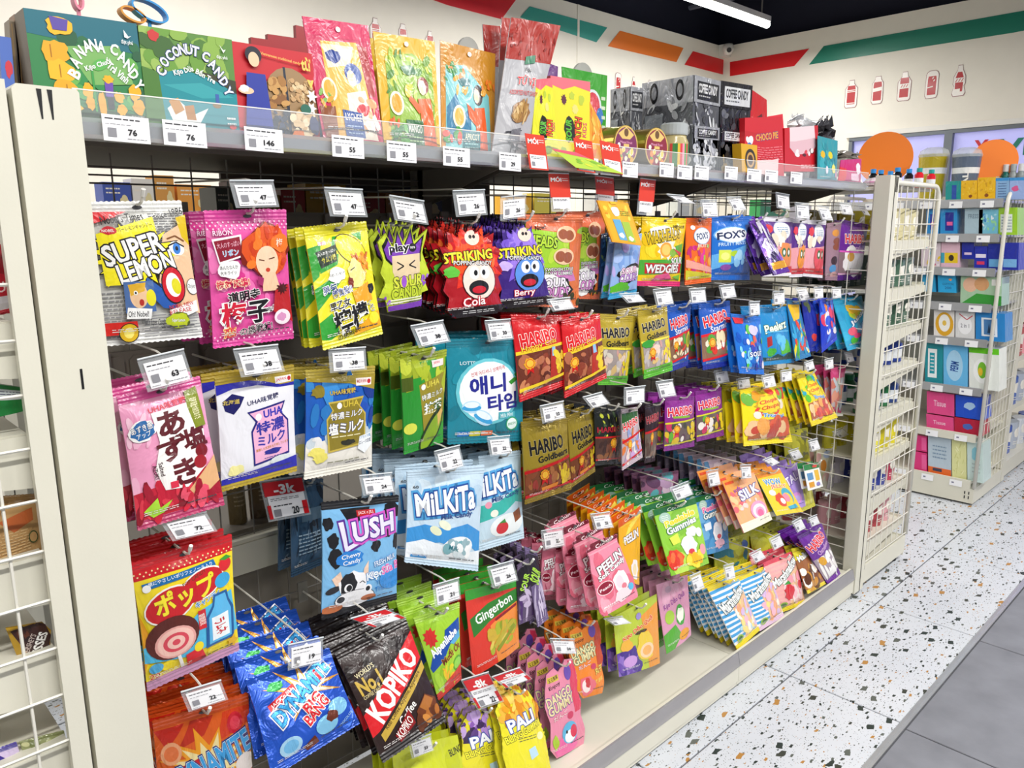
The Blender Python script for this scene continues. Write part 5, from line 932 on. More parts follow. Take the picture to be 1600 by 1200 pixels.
bag('black and red coffee candy bag', [(523, 1022), (634, 966), (697, 1125), (598, 1192)], '2a1a18', [
    ('C', 4, 8, 96, 24, 14, 10, ['3a2c2a', '1c1212']), ('T', "WORLD'S", 22, 24, 26, 4.4, 10, 'e8dcb0'), ('T', 'No.1', 22, 35, 30, 13, 6, 'c8a848', None, .05, .05), ('T', 'COFFEE CANDY', 22, 44, 28, 3, 6, 'd8c890'), ('P', [(0, 58), (100, 12), (100, 38), (10, 76), (0, 78)], 'd01c24'), ('T', 'KOPIKO', 52, 46, 98, 19, 31, 'f4f0ea', '5a0c10', .03, .06),
    ('P', [(10, 79), (100, 41), (100, 48), (12, 86)], 'c0a040'), ('T', 'Real Coffee, Anytime, Anywhere', 56, 62.5, 86, 5, 29, '3a2410'), ('T', 'Coffee', 52, 74, 30, 7, 26, 'f0ece6'), ('P', [(64, 78), (84, 68), (98, 76), (94, 92), (66, 92)], '6a3418'), ('P', [(70, 76), (84, 69), (94, 76), (80, 84)], 'a8682c'), ('C', 62, 84, 94, 92, 10, 8, ['c8843c', '5a2c14', 'a86428']), ('P', [(26, 86), (54, 72), (58, 86), (32, 94)], '8a1418'), ('T', 'KOPIKO', 42, 84, 26, 8, 26, 'f4f0ea')],
    n=5, step=.026, rise=.004, seal='1e1413', seal2='181010', bulge=.019, Y=1.28)
bag('lime green chili salt candy bag', [(646, 966), (718, 941), (721, 1060), (685, 1094)], '9cc834', [
    ('C', 0, 8, 100, 90, 12, 16, ['a8d040', '90bc2c']), ('S', 20, 28, 17, 12, 10, .7, 'c82c28'), ('P', [(2, 62), (14, 50), (50, 40), (56, 26), (96, 18), (98, 34), (64, 46), (40, 60), (6, 68)], '1c4aa0'), ('T', 'Alpenliebe', 52, 41, 84, 13, 22, 'f4f6fa', None, .05, .04), ('P', [(64, 44), (96, 34), (98, 44), (76, 48)], '58a8d8'), ('T', 'Muối Ớt', 64, 56, 62, 11, 16, '6a3018', 'e8c040', .06, .04), ('E', 84, 74, 18, 9, '58a030'), ('E', 84, 74, 14, 6.5, '90cc50'), ('C', 30, 66, 64, 84, 14, 8, ['d8c828', 'b8cc30', 'e8b030']), ('P', [(30, 88), (98, 78), (98, 94), (34, 94)], 'c8382c')], n=4, step=.035, rise=.006, seal='a8d048', seal2='b83028', bulge=.014)
bag('red and orange ginger candy pouch', [(726, 923), (806, 904), (811, 1010), (739, 1058)], 'd83a2c', [
    ('P', [(0, 0), (100, 0), (100, 12), (0, 12)], '3a9a34'), ('P', [(40, 50), (100, 30), (100, 100), (50, 100)], 'e88a3c'), ('P', [(4, 34), (40, 22), (100, 14), (100, 32), (40, 44), (8, 56)], '2f7a2c'), ('T', 'Gingerbon', 54, 32, 82, 15, 14, 'f4f6f0', None, .05, .02), ('P', [(50, 44), (98, 34), (98, 38), (52, 47)], '8a1c28'), ('C', 36, 56, 90, 82, 24, 9, ['c8a838', '8a9a28', 'd8c058', 'a8b030']), ('L', [(44, 78), (70, 62), (90, 56)], 8, 'b8a838'), ('L', [(50, 84), (76, 70), (92, 64)], 7, '8a9428')], kind='pouch', n=4, step=.03, rise=.004, bulge=.012, back='a82820')
bag('black green sour belt sachet beside ginger pouch', [(808, 884), (826, 872), (839, 964), (811, 976)], '5a4a68', [('P', [(0, 10), (100, 0), (100, 40), (0, 54)], '1f1a24'), ('T', 'SOUR', 50, 34, 90, 14, 60, 'a8d848', None, .05, .05), ('C', 0, 50, 100, 94, 14, 22, ['9a88a8', '4a2a68', 'c0b0cc'])], n=3, step=.03)
bag('violet and green sour belt sachet, right one', [(819, 854), (839, 862), (857, 966), (840, 980)], '6a5a80', [('P', [(0, 10), (100, 0), (100, 40), (0, 50)], '26202c'), ('T', 'SOUR', 50, 36, 90, 16, 60, 'a8d848', None, .05, .05), ('C', 0, 50, 100, 94, 14, 22, ['b0a4c0', '4a2a68', 'd0c4dc'])], n=3, step=.03, Y=1.3)
drop = [(22, 4), (50, 0), (80, 4), (96, 20), (92, 34), (100, 60), (98, 100), (2, 100), (0, 60), (8, 34), (4, 18)]
def bling(top, cols): return [('C', 4, 2, 96, 34, 40, 9, cols), ('R', 0, 36, 100, 100, 'e6dc2c'), ('T', 'PALI', 48, 32, 56, 12, 12, 'f4f6fa', '2a50a8', .12, .06), ('T', 'BLING GUMMY', 52, 43, 88, 6.5, 12, 'f0e83a', 'k', .1, .04), ('J', 34, 48, 74, 53, 2, '666640'), ('E', 84, 52, 9, 4, 'f0eca8'), ('P', [(50, 62), (66, 60), (70, 70), (52, 73)], 'b8d8e8')]
bag('yellow gummy pouch topped with violet grapes', [(712, 1112), (787, 1098), (802, 1232), (722, 1252)], 'e6dc2c', bling(0, ['8a5ab0', 'b08ad0', '5a3880', 'c8a8e0', '3a2450']), outline=drop, n=4, step=.022, rise=.003, back='a8a020')
bag('yellow gummy pouch topped with orange slices', [(763, 1084), (836, 1070), (862, 1214), (798, 1240)], 'e6dc2c', bling(0, ['e8a020', 'f0b840', 'd88818', 'f4d060']), outline=drop, n=2, step=.03, back='a8a020', Y=1.27)
bag('plain yellow green pouch at the bottom centre', [(612, 1172), (715, 1148), (735, 1270), (625, 1300)], 'ccd428', [('C', 4, 8, 96, 92, 10, 20, ['d4dc38', 'c0c820']), ('T', 'BLING', 92, 18, 20, 9, 12, 'k')], kind='pouch', n=3, step=.03, Y=1.28)
dango = [(14, 8), (34, 4), (44, 10), (64, 0), (84, 2), (92, 22), (88, 36), (96, 52), (92, 66), (100, 84), (92, 100), (20, 100), (6, 88), (12, 60), (2, 40), (8, 22)]
def dan(c, big, o): return [('P', [(70, 2), (92, 6), (96, 60), (76, 60), (70, 30)], c), ('E', 80, 14, 10, 6, c), ('E', 82, 30, 10, 6.5, c), ('E', 84, 46, 10, 6.5, c), ('R', 14, 12, 42, 18, 'd8c048'), ('T', '玉王製菓', 28, 15, 24, 4.4, 8, '3a2420'), ('T', 'Enjoy', 30, 23, 28, 5, 10, '3a2a28'), ('T', 'DANGO', 38, 35, 62, 10, 12, 'e8d8a0', big, .1, .07), ('T', 'GUMMY', 42, 45, 64, 10, 12, 'e8d8a0', big, .1, .07), ('T', 'だんご', 38, 56, 36, 5, 12, 'f4ece8', 'b83a58', .06), ('E', 62, 60, 8, 4, 'c83a60'), ('E', 66, 14, 9, 8, '6a4aa8')] + o
whale = [('B', 44, 90, 34, 12, 'e868a8'), ('E', 56, 78, 20, 12, '58b0d8'), ('E', 56, 82, 14, 7, 'f4f6f8'), ('E', 48, 76, 2.4, 2, 'k'), ('E', 66, 78, 9, 7, 'd83a58'), ('B', 20, 82, 7, 8, 'a8c838')]
bag('pink dumpling gummy pouch with little whale', [(843, 1046), (902, 1022), (916, 1160), (858, 1192)], 'e28aa4', dan('d83a5c', '6a4a98', whale), outline=dango, n=4, step=.035, rise=.008, bulge=.009, Y=1.26, back='8a5a74')
bag('orange dumpling gummy pouch with red sauce', [(878, 980), (943, 964), (944, 1082), (902, 1094)], 'ea8428', dan('c0401c', '2a7a68', [('B', 40, 84, 26, 14, 'e06878'), ('E', 34, 84, 13, 9, 'f4e0dc'), ('B', 40, 80, 8, 7, 'c82a30'), ('T', '丸子', 78, 66, 24, 9, 14, 'f0d868', '8a3a10', .08, .03), ('T', '醤油味', 78, 80, 26, 6, 14, 'f0d868')]), outline=dango, n=3, step=.03, rise=.006, bulge=.009, Y=1.28)

# ---- peel-in row
peel = [(10, 6), (30, 0), (92, 4), (88, 14), (92, 24), (100, 94), (96, 100), (6, 98), (0, 90), (8, 30), (12, 16)]
def pl(c1, c2, fl): return [('R', 6, 0, 94, 9, '6a1428'), ('T', 'Cohun', 54, 5.5, 44, 4.6, 4, 'f4e0e4'), ('C', 6, 30, 94, 96, 12, 16, [c1, c2]), ('R', 8, 12, 92, 14, c1), ('T', 'PEELIN', 56, 34, 72, 11, 10, 'f8f4f4', '3a1418', .12, .06), ('T', 'Soft Candy', 56, 45, 80, 8.5, 10, 'f8f4f4', '3a1418', .12, .05), ('E', 26, 64, 20, 9, 'f0d0d4'), ('E', 26, 64, 18, 8, '8a1c34'), ('T', fl, 26, 64, 28, 4, 4, 'f8e8ec'), ('B', 66, 66, 20, 17, 'f6eef0'), ('E', 62, 66, 10, 9, 'f4d0d8'), ('E', 70, 74, 7, 4, 'd87888'), ('B', 62, 84, 24, 9, 'f2d4da'), ('J', 10, 86, 44, 90, 1, 'f8e8ec'), ('E', 86, 80, 8, 5, '58b0d8')]
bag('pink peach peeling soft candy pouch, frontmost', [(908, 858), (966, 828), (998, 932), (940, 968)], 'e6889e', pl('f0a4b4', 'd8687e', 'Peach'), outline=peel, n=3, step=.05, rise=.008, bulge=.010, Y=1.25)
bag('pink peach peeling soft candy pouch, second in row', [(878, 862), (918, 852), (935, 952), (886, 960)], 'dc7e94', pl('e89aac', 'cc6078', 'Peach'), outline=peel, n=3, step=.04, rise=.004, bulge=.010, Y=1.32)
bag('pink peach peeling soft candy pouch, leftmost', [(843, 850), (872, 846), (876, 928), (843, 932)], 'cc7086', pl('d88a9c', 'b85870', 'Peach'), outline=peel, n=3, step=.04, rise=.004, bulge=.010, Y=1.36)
bag('yellow banana peeling soft candy pouch', [(966, 814), (1001, 790), (999, 914), (970, 906)], 'eeb01c', [('P', [(0, 0), (100, 0), (100, 9), (0, 12)], 'd85a18'), ('T', 'Cohun', 50, 5.6, 46, 5, 4, 'f8ecd8'), ('L', [(20, 40), (50, 20), (94, 8)], 14, 'f4dc58')] + pl('f4c840', 'e09418', 'Banana')[3:5] + [('B', 66, 80, 20, 15, 'f6eef0'), ('E', 66, 80, 10, 8, 'f4e0b0')], kind='pouch', n=7, step=.028, rise=.003, Y=1.27)
def gumm(bg, t1, extra): return [('C', 0, 10, 100, 96, 12, 18, bg), ('R', 0, 0, 100, 9, '1c6a34'), ('T', 'Cohun', 50, 4.6, 40, 5, 4, 'e8f4e8'), ('E', 20, 16, 13, 8, 'a8c8b8'), ('J', 12, 12, 28, 20, 3, 'f0f8f0'), ('T', 'Peelable', 54, 22, 78, 9, 6, t1, 'f4f4e8', .12, .05), ('T', 'Gummies', 54, 33, 78, 9.5, 6, 'f4f8f4', '2a6a5a', .14, .06), ('B', 56, 66, 20, 16, 'f4f4f6'), ('E', 54, 64, 10, 8, 'dfe8ee'), ('E', 58, 74, 8, 4, 'd83a48'), ('B', 70, 46, 14, 8, 'eef4f6')] + extra
bag('green peelable gummies pouch with yellow rose', [(1020, 797), (1086, 778), (1108, 880), (1049, 900)], '8cc83c', gumm(['98d044', '80bc34', 'b8dc58'], 'f0d820', [('B', 16, 78, 20, 13, 'e8502c'), ('C', 4, 70, 28, 88, 8, 8, ['f0703c', 'd83a28']), ('B', 60, 88, 24, 8, 'f2d024'), ('C', 42, 82, 80, 93, 10, 8, ['f4dc40', 'e8b818']), ('P', [(16, 46), (36, 42), (38, 56), (20, 58)], 'd8e850'), ('E', 88, 50, 8, 7, 'f0f4f0'), ('E', 88, 76, 8, 8, 'e8a0a8')]), kind='pouch', n=6, step=.04, rise=.003, bulge=.010, Y=1.27)
bag('blue peelable gummies pouch with lychee', [(1086, 777), (1134, 765), (1139, 856), (1100, 868)], '4a90c8', gumm(['5098cc', '3a80b8', '70b0dc'], 'e870a8', [('B', 58, 86, 20, 9, 'f0b8c8'), ('C', 80, 20, 98, 60, 8, 10, ['d8c840', '98c040']), ('E', 84, 60, 9, 8, 'eaf4e8'), ('P', [(12, 48), (34, 46), (34, 58), (14, 60)], 'e8f0f8')]), kind='pouch', n=6, step=.035, rise=.004, bulge=.010, Y=1.3)
bag('orange and pink rainbow gummy pouch', [(1128, 752), (1178, 738), (1206, 812), (1162, 833)], 'f2b07c', [('P', [(0, 0), (60, 0), (30, 30), (0, 34)], 'f0a040'), ('C', 4, 24, 96, 60, 30, 6, ['f0886a', 'f4c890', 'f6d0c8', 'e86a70']), ('R', 4, 4, 30, 9, 'e0501c'), ('T', 'SILK', 60, 33, 62, 18, 6, 'f8f6fa', '4a4a90', .12, .08), ('T', 'soft', 30, 22, 22, 8, 6, '8a3aa8'), ('E', 68, 72, 28, 18, 'f0a0c0'), ('E', 68, 74, 22, 14, 'f8f0f8'), ('E', 68, 76, 15, 10, 'f0a0c0'), ('E', 68, 78, 10, 7, 'e86a98'), ('P', [(0, 84), (100, 84), (100, 100), (0, 100)], 'eee8d0')], kind='pouch', n=3, step=.03, rise=.005, bulge=.010, Y=1.26, back='d87090')
bag('yellow jelly pouch with teal rainbow, tilted', [(1180, 742), (1218, 732), (1255, 800), (1213, 806)], 'f2cc1c', [('R', 0, 0, 100, 10, 'e0881c'), ('T', 'WOW', 46, 24, 60, 13, -4, '3a8ac8', 'f8f8f0', .12, .06), ('T', 'JELLY', 58, 37, 56, 10, -4, 'e87a28', 'f8f8f0', .1, .05), ('E', 72, 60, 20, 18, '40a8c0'), ('E', 68, 66, 16, 13, 'f2cc1c'), ('E', 62, 64, 12, 10, 'e88aa0'), ('B', 40, 66, 17, 16, 'd84a1c'), ('E', 44, 70, 8, 7, 'f4f0e8'), ('P', [(50, 84), (86, 80), (88, 88), (54, 92)], '40a8c0'), ('E', 24, 48, 11, 7, 'f4f4ec')], kind='pouch', n=3, step=.03, rise=.005, bulge=.009, Y=1.26, back='177890')
bag('lilac toffee pouch behind the yellow jelly pouch', [(1206, 736), (1246, 722), (1259, 790), (1228, 800)], 'a88ad8', [('C', 0, 6, 100, 94, 10, 20, ['b49ae0', '9a7ccc']), ('T', 'ITAL', 56, 32, 60, 18, 10, 'f0e8fa', '3a2a90', .12, .06), ('E', 56, 76, 22, 13, 'd890d8'), ('E', 56, 78, 12, 8, 'c0a8e8')], kind='pouch', n=4, step=.035, rise=.008, Y=1.3)
bag('tall olive yellow sachet at the right end', [(1240, 722), (1262, 732), (1274, 790), (1252, 800)], 'c0bc3c', [('C', 0, 6, 100, 94, 14, 20, ['ccc848', 'a8a42c', 'd8d470'])], n=4, step=.03, rise=.006, Y=1.3)
bag('small white card sweet pack with green header', [(1255, 727), (1278, 722), (1286, 760), (1263, 767)], 'eef0ec', [('R', 0, 0, 100, 22, '1f7a3c'), ('B', 70, 12, 18, 6, 'd83a30'), ('R', 10, 34, 46, 62, '5a90c0'), ('R', 58, 28, 88, 70, 'e8b838'), ('R', 12, 70, 44, 92, 'd89828'), ('E', 70, 84, 14, 8, '8a80c8')], kind='flat', bulge=.002, n=1, Y=1.24)
bag('pale clear egg jelly pouch beside the white card pack', [(1276, 702), (1304, 700), (1292, 762), (1274, 768)], 'cdc8a8', [('C', 8, 8, 92, 92, 14, 18, ['dcd8c0', 'b8b48c', 'e0b0a8']), ('E', 40, 40, 18, 14, 'e0902c'), ('E', 60, 14, 22, 9, 'a8b8d8')], kind='pouch', n=2, step=.03, Y=1.34)

# ---- bottom right
bag('yellow green grape candy pouch with peach slice', [(958, 964), (1026, 928), (1031, 1036), (967, 1058)], 'b8c83c', [('P', [(60, 20), (100, 10), (100, 100), (70, 100)], 'e89a3c'), ('P', [(0, 62), (40, 58), (50, 100), (0, 100)], '5a3a98'), ('C', 0, 64, 44, 96, 24, 10, ['6a48a8', '48308a', '8a6ac0']), ('E', 26, 80, 15, 9, 'c89ad8'), ('T', 'Kẹo Dẻo Quả', 52, 36, 76, 9, 12, 'e0501c', 'f4ecc0', .08, .04), ('E', 56, 42, 14, 2.6, '4a3a20'), ('B', 22, 54, 14, 9, 'e8b040'), ('B', 64, 66, 22, 24, 'e8c83c'), ('E', 66, 72, 17, 11, 'f6d0a8'), ('E', 66, 72, 11, 7, 'f0b060'), ('E', 54, 18, 6, 5, '9a8ac8')], kind='pouch', n=4, step=.028, rise=.004, bulge=.010, Y=1.26)
bag('pink soursop candy pouch', [(1025, 914), (1074, 898), (1080, 992), (1041, 1022)], 'd898b4', [('C', 6, 4, 94, 20, 8, 16, ['e0a8c0', 'c888a4']), ('T', 'Kẹo Dẻo Quả', 50, 32, 78, 10, 10, '98308a', 'f0d8e8', .06, .04), ('B', 62, 56, 18, 16, '48a040'), ('B', 62, 56, 13, 12, 'eef2e0'), ('E', 26, 52, 15, 10, 'a8cc48'), ('P', [(0, 74), (40, 66), (60, 86), (30, 100), (0, 100)], '58a838'), ('E', 70, 88, 20, 8, 'e8a030'), ('E', 34, 12, 10, 5, 'c8a0b8')], kind='pouch', n=4, step=.028, rise=.004, bulge=.009, Y=1.28)
def marsh(cols, st='4aa0d8'): return [('H', 0, 8, 100, 92, 11, st, -3), ('P', [(34, 40), (98, 24), (98, 90), (44, 94)], 'f0c090'), ('C', 34, 36, 96, 88, 34, 9, cols), ('T', 'Marshmallow', 50, 28, 92, 16, 18, 'f2f4f2', '4a5a50', .12, .07), ('E', 22, 88, 12, 6, '90b828'), ('E', 22, 88, 8, 4, '3a6a28')]
bag('blue striped marshmallow bag, left one', [(1104, 918), (1153, 900), (1187, 984), (1152, 1016)], 'eceef0', marsh(['f4b8c8', 'f4dc88', 'b8dce8', 'f4a878', 'd8b8e0', 'f8f0e0']), n=5, step=.026, rise=.003, seal='e8d020', seal2='e0cc24', Y=1.24)
bag('blue striped marshmallow bag, right one', [(1152, 902), (1202, 882), (1225, 962), (1187, 986)], 'eceef0', marsh(['f4b8c8', 'f4dc88', 'd8a8d8', 'f4a878', 'd8b8e0', 'f8f0e0']), n=4, step=.026, rise=.003, seal='e8d020', seal2='d8b8d0', Y=1.24)
bag('pink strawberry marshmallow bag', [(1192, 880), (1242, 860), (1259, 942), (1213, 960)], 'f0a8a8', marsh(['f4b8c0', 'f89aa8', 'f4d0d0', 'fce8e4'], 'f0b0a8') + [('B', 42, 66, 15, 16, 'd0202c'), ('P', [(30, 50), (44, 44), (50, 52)], '3a9a38'), ('E', 84, 60, 10, 8, 'd83a44')], n=4, step=.026, rise=.003, seal='d84a5a', seal2='e0cc24', Y=1.24)
bag('brown and yellow chocolate marshmallow bag', [(1236, 858), (1262, 850), (1290, 912), (1262, 928)], '9a6038', [('R', 0, 8, 100, 26, 'd8cc30'), ('T', 'Mallow', 48, 20, 80, 12, 10, 'f0f0e8', '3a3a30', .1, .06), ('C', 6, 34, 94, 90, 24, 16, ['f0ece4', '7a4426', 'c88a30', 'e8d8c0', '5a3018'])], n=3, step=.03, seal='d8cc30', seal2='e0cc24', Y=1.24)
bag('large purple and clear marshmallow bag, lower right end', [(1245, 838), (1284, 818), (1313, 896), (1294, 914)], '6a2496', [('T', 'HARIBO', 48, 22, 88, 14, 18, 'e03038', 'f4e8f0', .08, .06), ('T', 'Chamallows', 56, 36, 66, 8, 18, 'e8c0e8'), ('P', [(0, 50), (100, 42), (100, 86), (0, 90)], 'a898a4'), ('C', 10, 50, 90, 86, 18, 16, ['f8f6f4', 'f0ece8', 'fdfafa']), ('E', 26, 56, 14, 8, 'e0a428')], seal='5a1c88', seal2='6a2496', n=2, step=.035, Y=1.22)
bag('yellow crumpled fruit gummy bag behind marshmallow bags', [(1112, 850), (1170, 832), (1176, 900), (1120, 915)], 'bcbc28', [('C', 0, 6, 100, 94, 22, 16, ['c8c834', 'a8a820', 'd4d444', '2a7a88']), ('B', 80, 20, 12, 8, '3a60a8')], n=5, step=.03, rise=.006, Y=1.33, hook=False)
bag('second yellow crumpled gummy bag under tilted pouches', [(1172, 838), (1232, 818), (1232, 880), (1178, 896)], 'bcbc28', [('C', 0, 6, 100, 94, 22, 16, ['c8c834', 'a8a820', 'd4d444', '98981c'])], n=5, step=.03, rise=.006, Y=1.33, hook=False)
bag('grey and pink sachet behind the rainbow pouch', [(1100, 722), (1150, 712), (1156, 790), (1104, 800)], 'b8a8b8', [('C', 0, 6, 100, 94, 26, 12, ['c8b8c4', '98889c', 'e0d0d8', '6a5a78', '4a80a8'])], n=6, step=.032, rise=.003, Y=1.36, hook=False)
bag('dark chocolate sachet in the shaded middle', [(1000, 745), (1060, 735), (1062, 800), (1004, 812)], '8a5a78', [('C', 0, 6, 100, 94, 26, 12, ['a88aa8', '58a0a8', 'c8b0c0', '5a3a58'])], n=4, step=.035, Y=1.40, hook=False)
bag('dull yellow sachet in shade above the lilac pouch', [(1222, 676), (1262, 668), (1266, 720), (1228, 730)], 'b8b434', [('C', 0, 6, 100, 94, 22, 14, ['c8c440', '98942a', '6a6a50'])], n=3, step=.035, Y=1.38, hook=False)

# ---------------------------------------------------------------- price tags
TAGN = {}
def price_tag(TL, TR, BL, num='', red=0, Y=None, arm=True):
    cx, cy = (TR[0] + BL[0]) / 2, (TR[1] + BL[1]) / 2
    best = min(BAGS, key=lambda g: math.hypot(g['px'][0] - cx, (g['px'][1] - cy - 14)) + (0 if g.get('h') else 40))
    Yt = Y or best['Y'] - .035
    a, b_ = onY(*TL, Yt), onY(*TR, Yt); d = onY(*BL, Yt)
    # keep the drop within reach: a tilted tag leans back
    e = b_ - a; Wd = np.linalg.norm(e); dn = d - a
    if np.linalg.norm(dn) < .4 * Wd: dn = dn + np.array([0, .4 * Wd, 0]) * .9
    q = [a, b_, b_ + dn, a + dn]; f = Face(q); org = (a + b_) / 2
    k = TAGN.get(best['desc'], 0); TAGN[best['desc']] = k + 1
    lab = ('price tag %sclipped above the ' % (('reading %s ' % num) if num else '')) + best['desc']
    w = lab.split()
    if len(w) > 15: lab = ' '.join(w[:15])
    if k: lab = ('%s price tag near the ' % (['', 'second', 'third', 'fourth', 'fifth'][min(k, 4)])) + best['desc']
    if red: lab = ('red topped ' if red != 2 else 'tall red ') + lab
    lab = lab.replace(',', ' ').replace('-', ' '); lab = ' '.join(lab.split()[:15])
    t = empty('price_tag', org, lab, 'price tag', 'price tags on the peg hooks')
    s = MB(); g = Face(q); g.body(s, lin('e6ebee'), nu=1, nv=1, thick=.0012)
    s.build('clear_holder', CLEAR if red != 2 else CLEAR, t, origin=org)
    s = MB(); s.rod([a + [0, -.001, .001], b_ + [0, -.001, .001]], .0016, n=6); s.build('holder_rim', mat('clear_rim_plastic', 'cfd6da', .2), t, origin=org)
    s = MB(); V2 = [(.09, .14), (.93, .14), (.93, .93), (.09, .93)]
    fr = lambda pts, l: f.P(np.array([p[0] for p in pts]), np.array([p[1] for p in pts]), l)
    s.add(fr(V2, .0012), [(0, 1, 2, 3)], lin('f3f3f5')); s.add(fr(V2, .0002), [(3, 2, 1, 0)], lin('f3f3f5'))
    art = [('J', 14, 20, 70, 30, 1, '3a3a3e'), ('J', 14, 36, 60, 42, 1, '9a9aa0'), ('J', 50, 80, 90, 86, 1, '8a8a90'), ('J', 12, 84, 30, 89, 1, '8a8a90')]
    if red == 1: art = [('R', 4, 4, 96, 38, 'd0141e'), ('R', 4, 60, 12, 94, 'd0141e'), ('R', 84, 60, 96, 94, 'd0141e'), ('T', num.split('|')[0], 50, 24, 46, 22, 0, 'w', None, .05, .05), ('J', 14, 44, 80, 52, 2, '4a4a50'), ('J', 18, 60, 60, 68, 1, '3a3a3e')]
    if red == 2: art = [('R', 0, 0, 100, 62, 'd93a22'), ('T', 'MỚI', 34, 14, 50, 13, 0, 'w', None, .05, .06), ('J', 64, 10, 92, 20, 2, 'f8e0d8'), ('J', 12, 66, 80, 72, 2, '3a3a3e'), ('J', 12, 90, 40, 94, 1, '8a8a90')]
    nn = num.split('|')[-1]
    if nn and red != 2: art += [('T', nn, 66, 62 if red != 1 else 80, 7.5 * len(nn), 17, 0, '1c1c20', None, .04, .03), ('J', 74, 58 if red != 1 else 76, 92, 62 if red != 1 else 80, 1, '3a3a3e')]
    if red != 2: art += [('R', 16, 52 if not red else 72, 32, 76 if not red else 90, '8e8e94')] # blurred code patch, no code drawn
    f.print_(s, art, seed=int(cx) + int(cy), lay0=.0016)
    s.build('price_card', CARD, t, origin=org)
    if arm:
        s = MB(); m_ = (a + b_) / 2; s.rod([(m_[0], YB - .02, m_[2] + .012), (m_[0], m_[1] + .02, m_[2] + .004), m_ + [0, .001, .001]], .0019, n=5); s.build('tag_arm', WHITEW, t, origin=org)
for a in [((358, 283), (427, 283), (369, 325), '47'), ((506, 294), (566, 297), (516, 338), '47'), ((608, 306), (662, 315), (617, 344), '22'), ((707, 299), (757, 297), (713, 339), '26'), ((782, 309), (822, 305), (782, 345), '26'),
          ((1041, 304), (1068, 306), (1062, 317), ''), ((1094, 313), (1120, 313), (1097, 340), ''), ((1135, 309), (1157, 308), (1146, 330), ''), ((1212, 301), (1233, 305), (1214, 325), ''), ((1242, 317), (1264, 319), (1244, 342), ''),
          ((1276, 322), (1295, 324), (1284, 344), ''), ((1311, 317), (1330, 319), (1316, 335), ''), ((1341, 322), (1352, 324), (1350, 336), ''),
          ((214, 563), (287, 546), (231, 613), '63'), ((364, 547), (434, 539), (377, 590), '38'), ((513, 547), (571, 543), (516, 583), '38'), ((641, 510), (692, 501), (655, 544), '38'), ((757, 502), (797, 499), (764, 534), '30'),
          ((854, 469), (890, 465), (864, 487), ''), ((967, 460), (997, 458), (981, 474), ''), ((1020, 453), (1048, 450), (1026, 479), ''), ((1076, 452), (1102, 450), (1079, 475), ''), ((1123, 447), (1147, 444), (1128, 468), ''),
          ((1170, 472), (1187, 471), (1171, 494), ''), ((1207, 456), (1226, 455), (1208, 477), ''), ((1243, 451), (1260, 449), (1250, 471), ''), ((1271, 450), (1286, 448), (1272, 468), ''), ((1299, 450), (1314, 449), (1300, 467), ''),
          ((250, 815), (322, 800), (270, 846), '72'), ((561, 744), (612, 739), (568, 775), '24'), ((678, 706), (718, 696), (687, 740), '22'), ((761, 684), (796, 681), (766, 713), '22'),
          ((843, 635), (880, 627), (848, 662), '22'), ((910, 621), (940, 613), (925, 639), ''), ((975, 607), (1008, 603), (975, 634), ''), ((1024, 597), (1051, 593), (1031, 623), ''), ((1115, 580), (1136, 576), (1120, 601), ''), ((1150, 593), (1171, 590), (1153, 609), ''),
          ((1189, 588), (1209, 584), (1194, 608), ''), ((1219, 580), (1237, 577), (1220, 598), ''), ((1256, 567), (1270, 562), (1260, 581), ''), ((1288, 562), (1302, 559), (1289, 579), ''), ((1319, 551), (1331, 549), (1324, 567), ''),
          ((1300, 675), (1315, 668), (1313, 686), ''), ((282, 1082), (345, 1063), (295, 1113), '22'), ((450, 1008), (505, 996), (450, 1048), '19'), ((676, 915), (717, 903), (680, 949), '21'), ((761, 887), (802, 876), (770, 919), '26'),
          ((638, 1160), (673, 1147), (644, 1186), '23'), ((859, 998), (897, 999), (865, 1022), '24'), ((845, 830), (880, 824), (849, 860), '22'), ((922, 804), (952, 800), (930, 829), '22'), ((1046, 763), (1075, 752), (1056, 784), ''), ((1103, 737), (1122, 733), (1108, 762), ''),
          ((1156, 727), (1173, 726), (1158, 749), ''), ((1077, 901), (1094, 893), (1085, 927), ''), ((1130, 884), (1146, 880), (1134, 908), ''), ((1191, 719), (1205, 713), (1206, 729), ''), ((1231, 705), (1247, 700), (1240, 720), ''), ((1262, 689), (1277, 685), (1268, 706), ''),
          ((1237, 816), (1251, 808), (1246, 833), ''), ((1262, 810), (1276, 804), (1268, 824), ''), ((1201, 843), (1218, 834), (1209, 861), ''), ((1170, 866), (1188, 857), (1180, 881), ''), ((943, 967), (972, 963), (960, 978), '')]:
    price_tag(*a)
for a in [((405, 753), (473, 743), (420, 816), '-3k|20'), ((547, 967), (602, 951), (584, 981), '-3k|'), ((720, 1063), (763, 1050), (747, 1110), '-8k|22'), ((768, 1058), (812, 1043), (790, 1076), '-8k|')]:
    price_tag(*a, red=1)
for i, a in enumerate([((856, 271), (888, 272), (862, 331)), ((929, 275), (958, 279), (932, 320)), ((1000, 279), (1024, 282), (995, 335))]):
    price_tag(*a, num='', red=2)
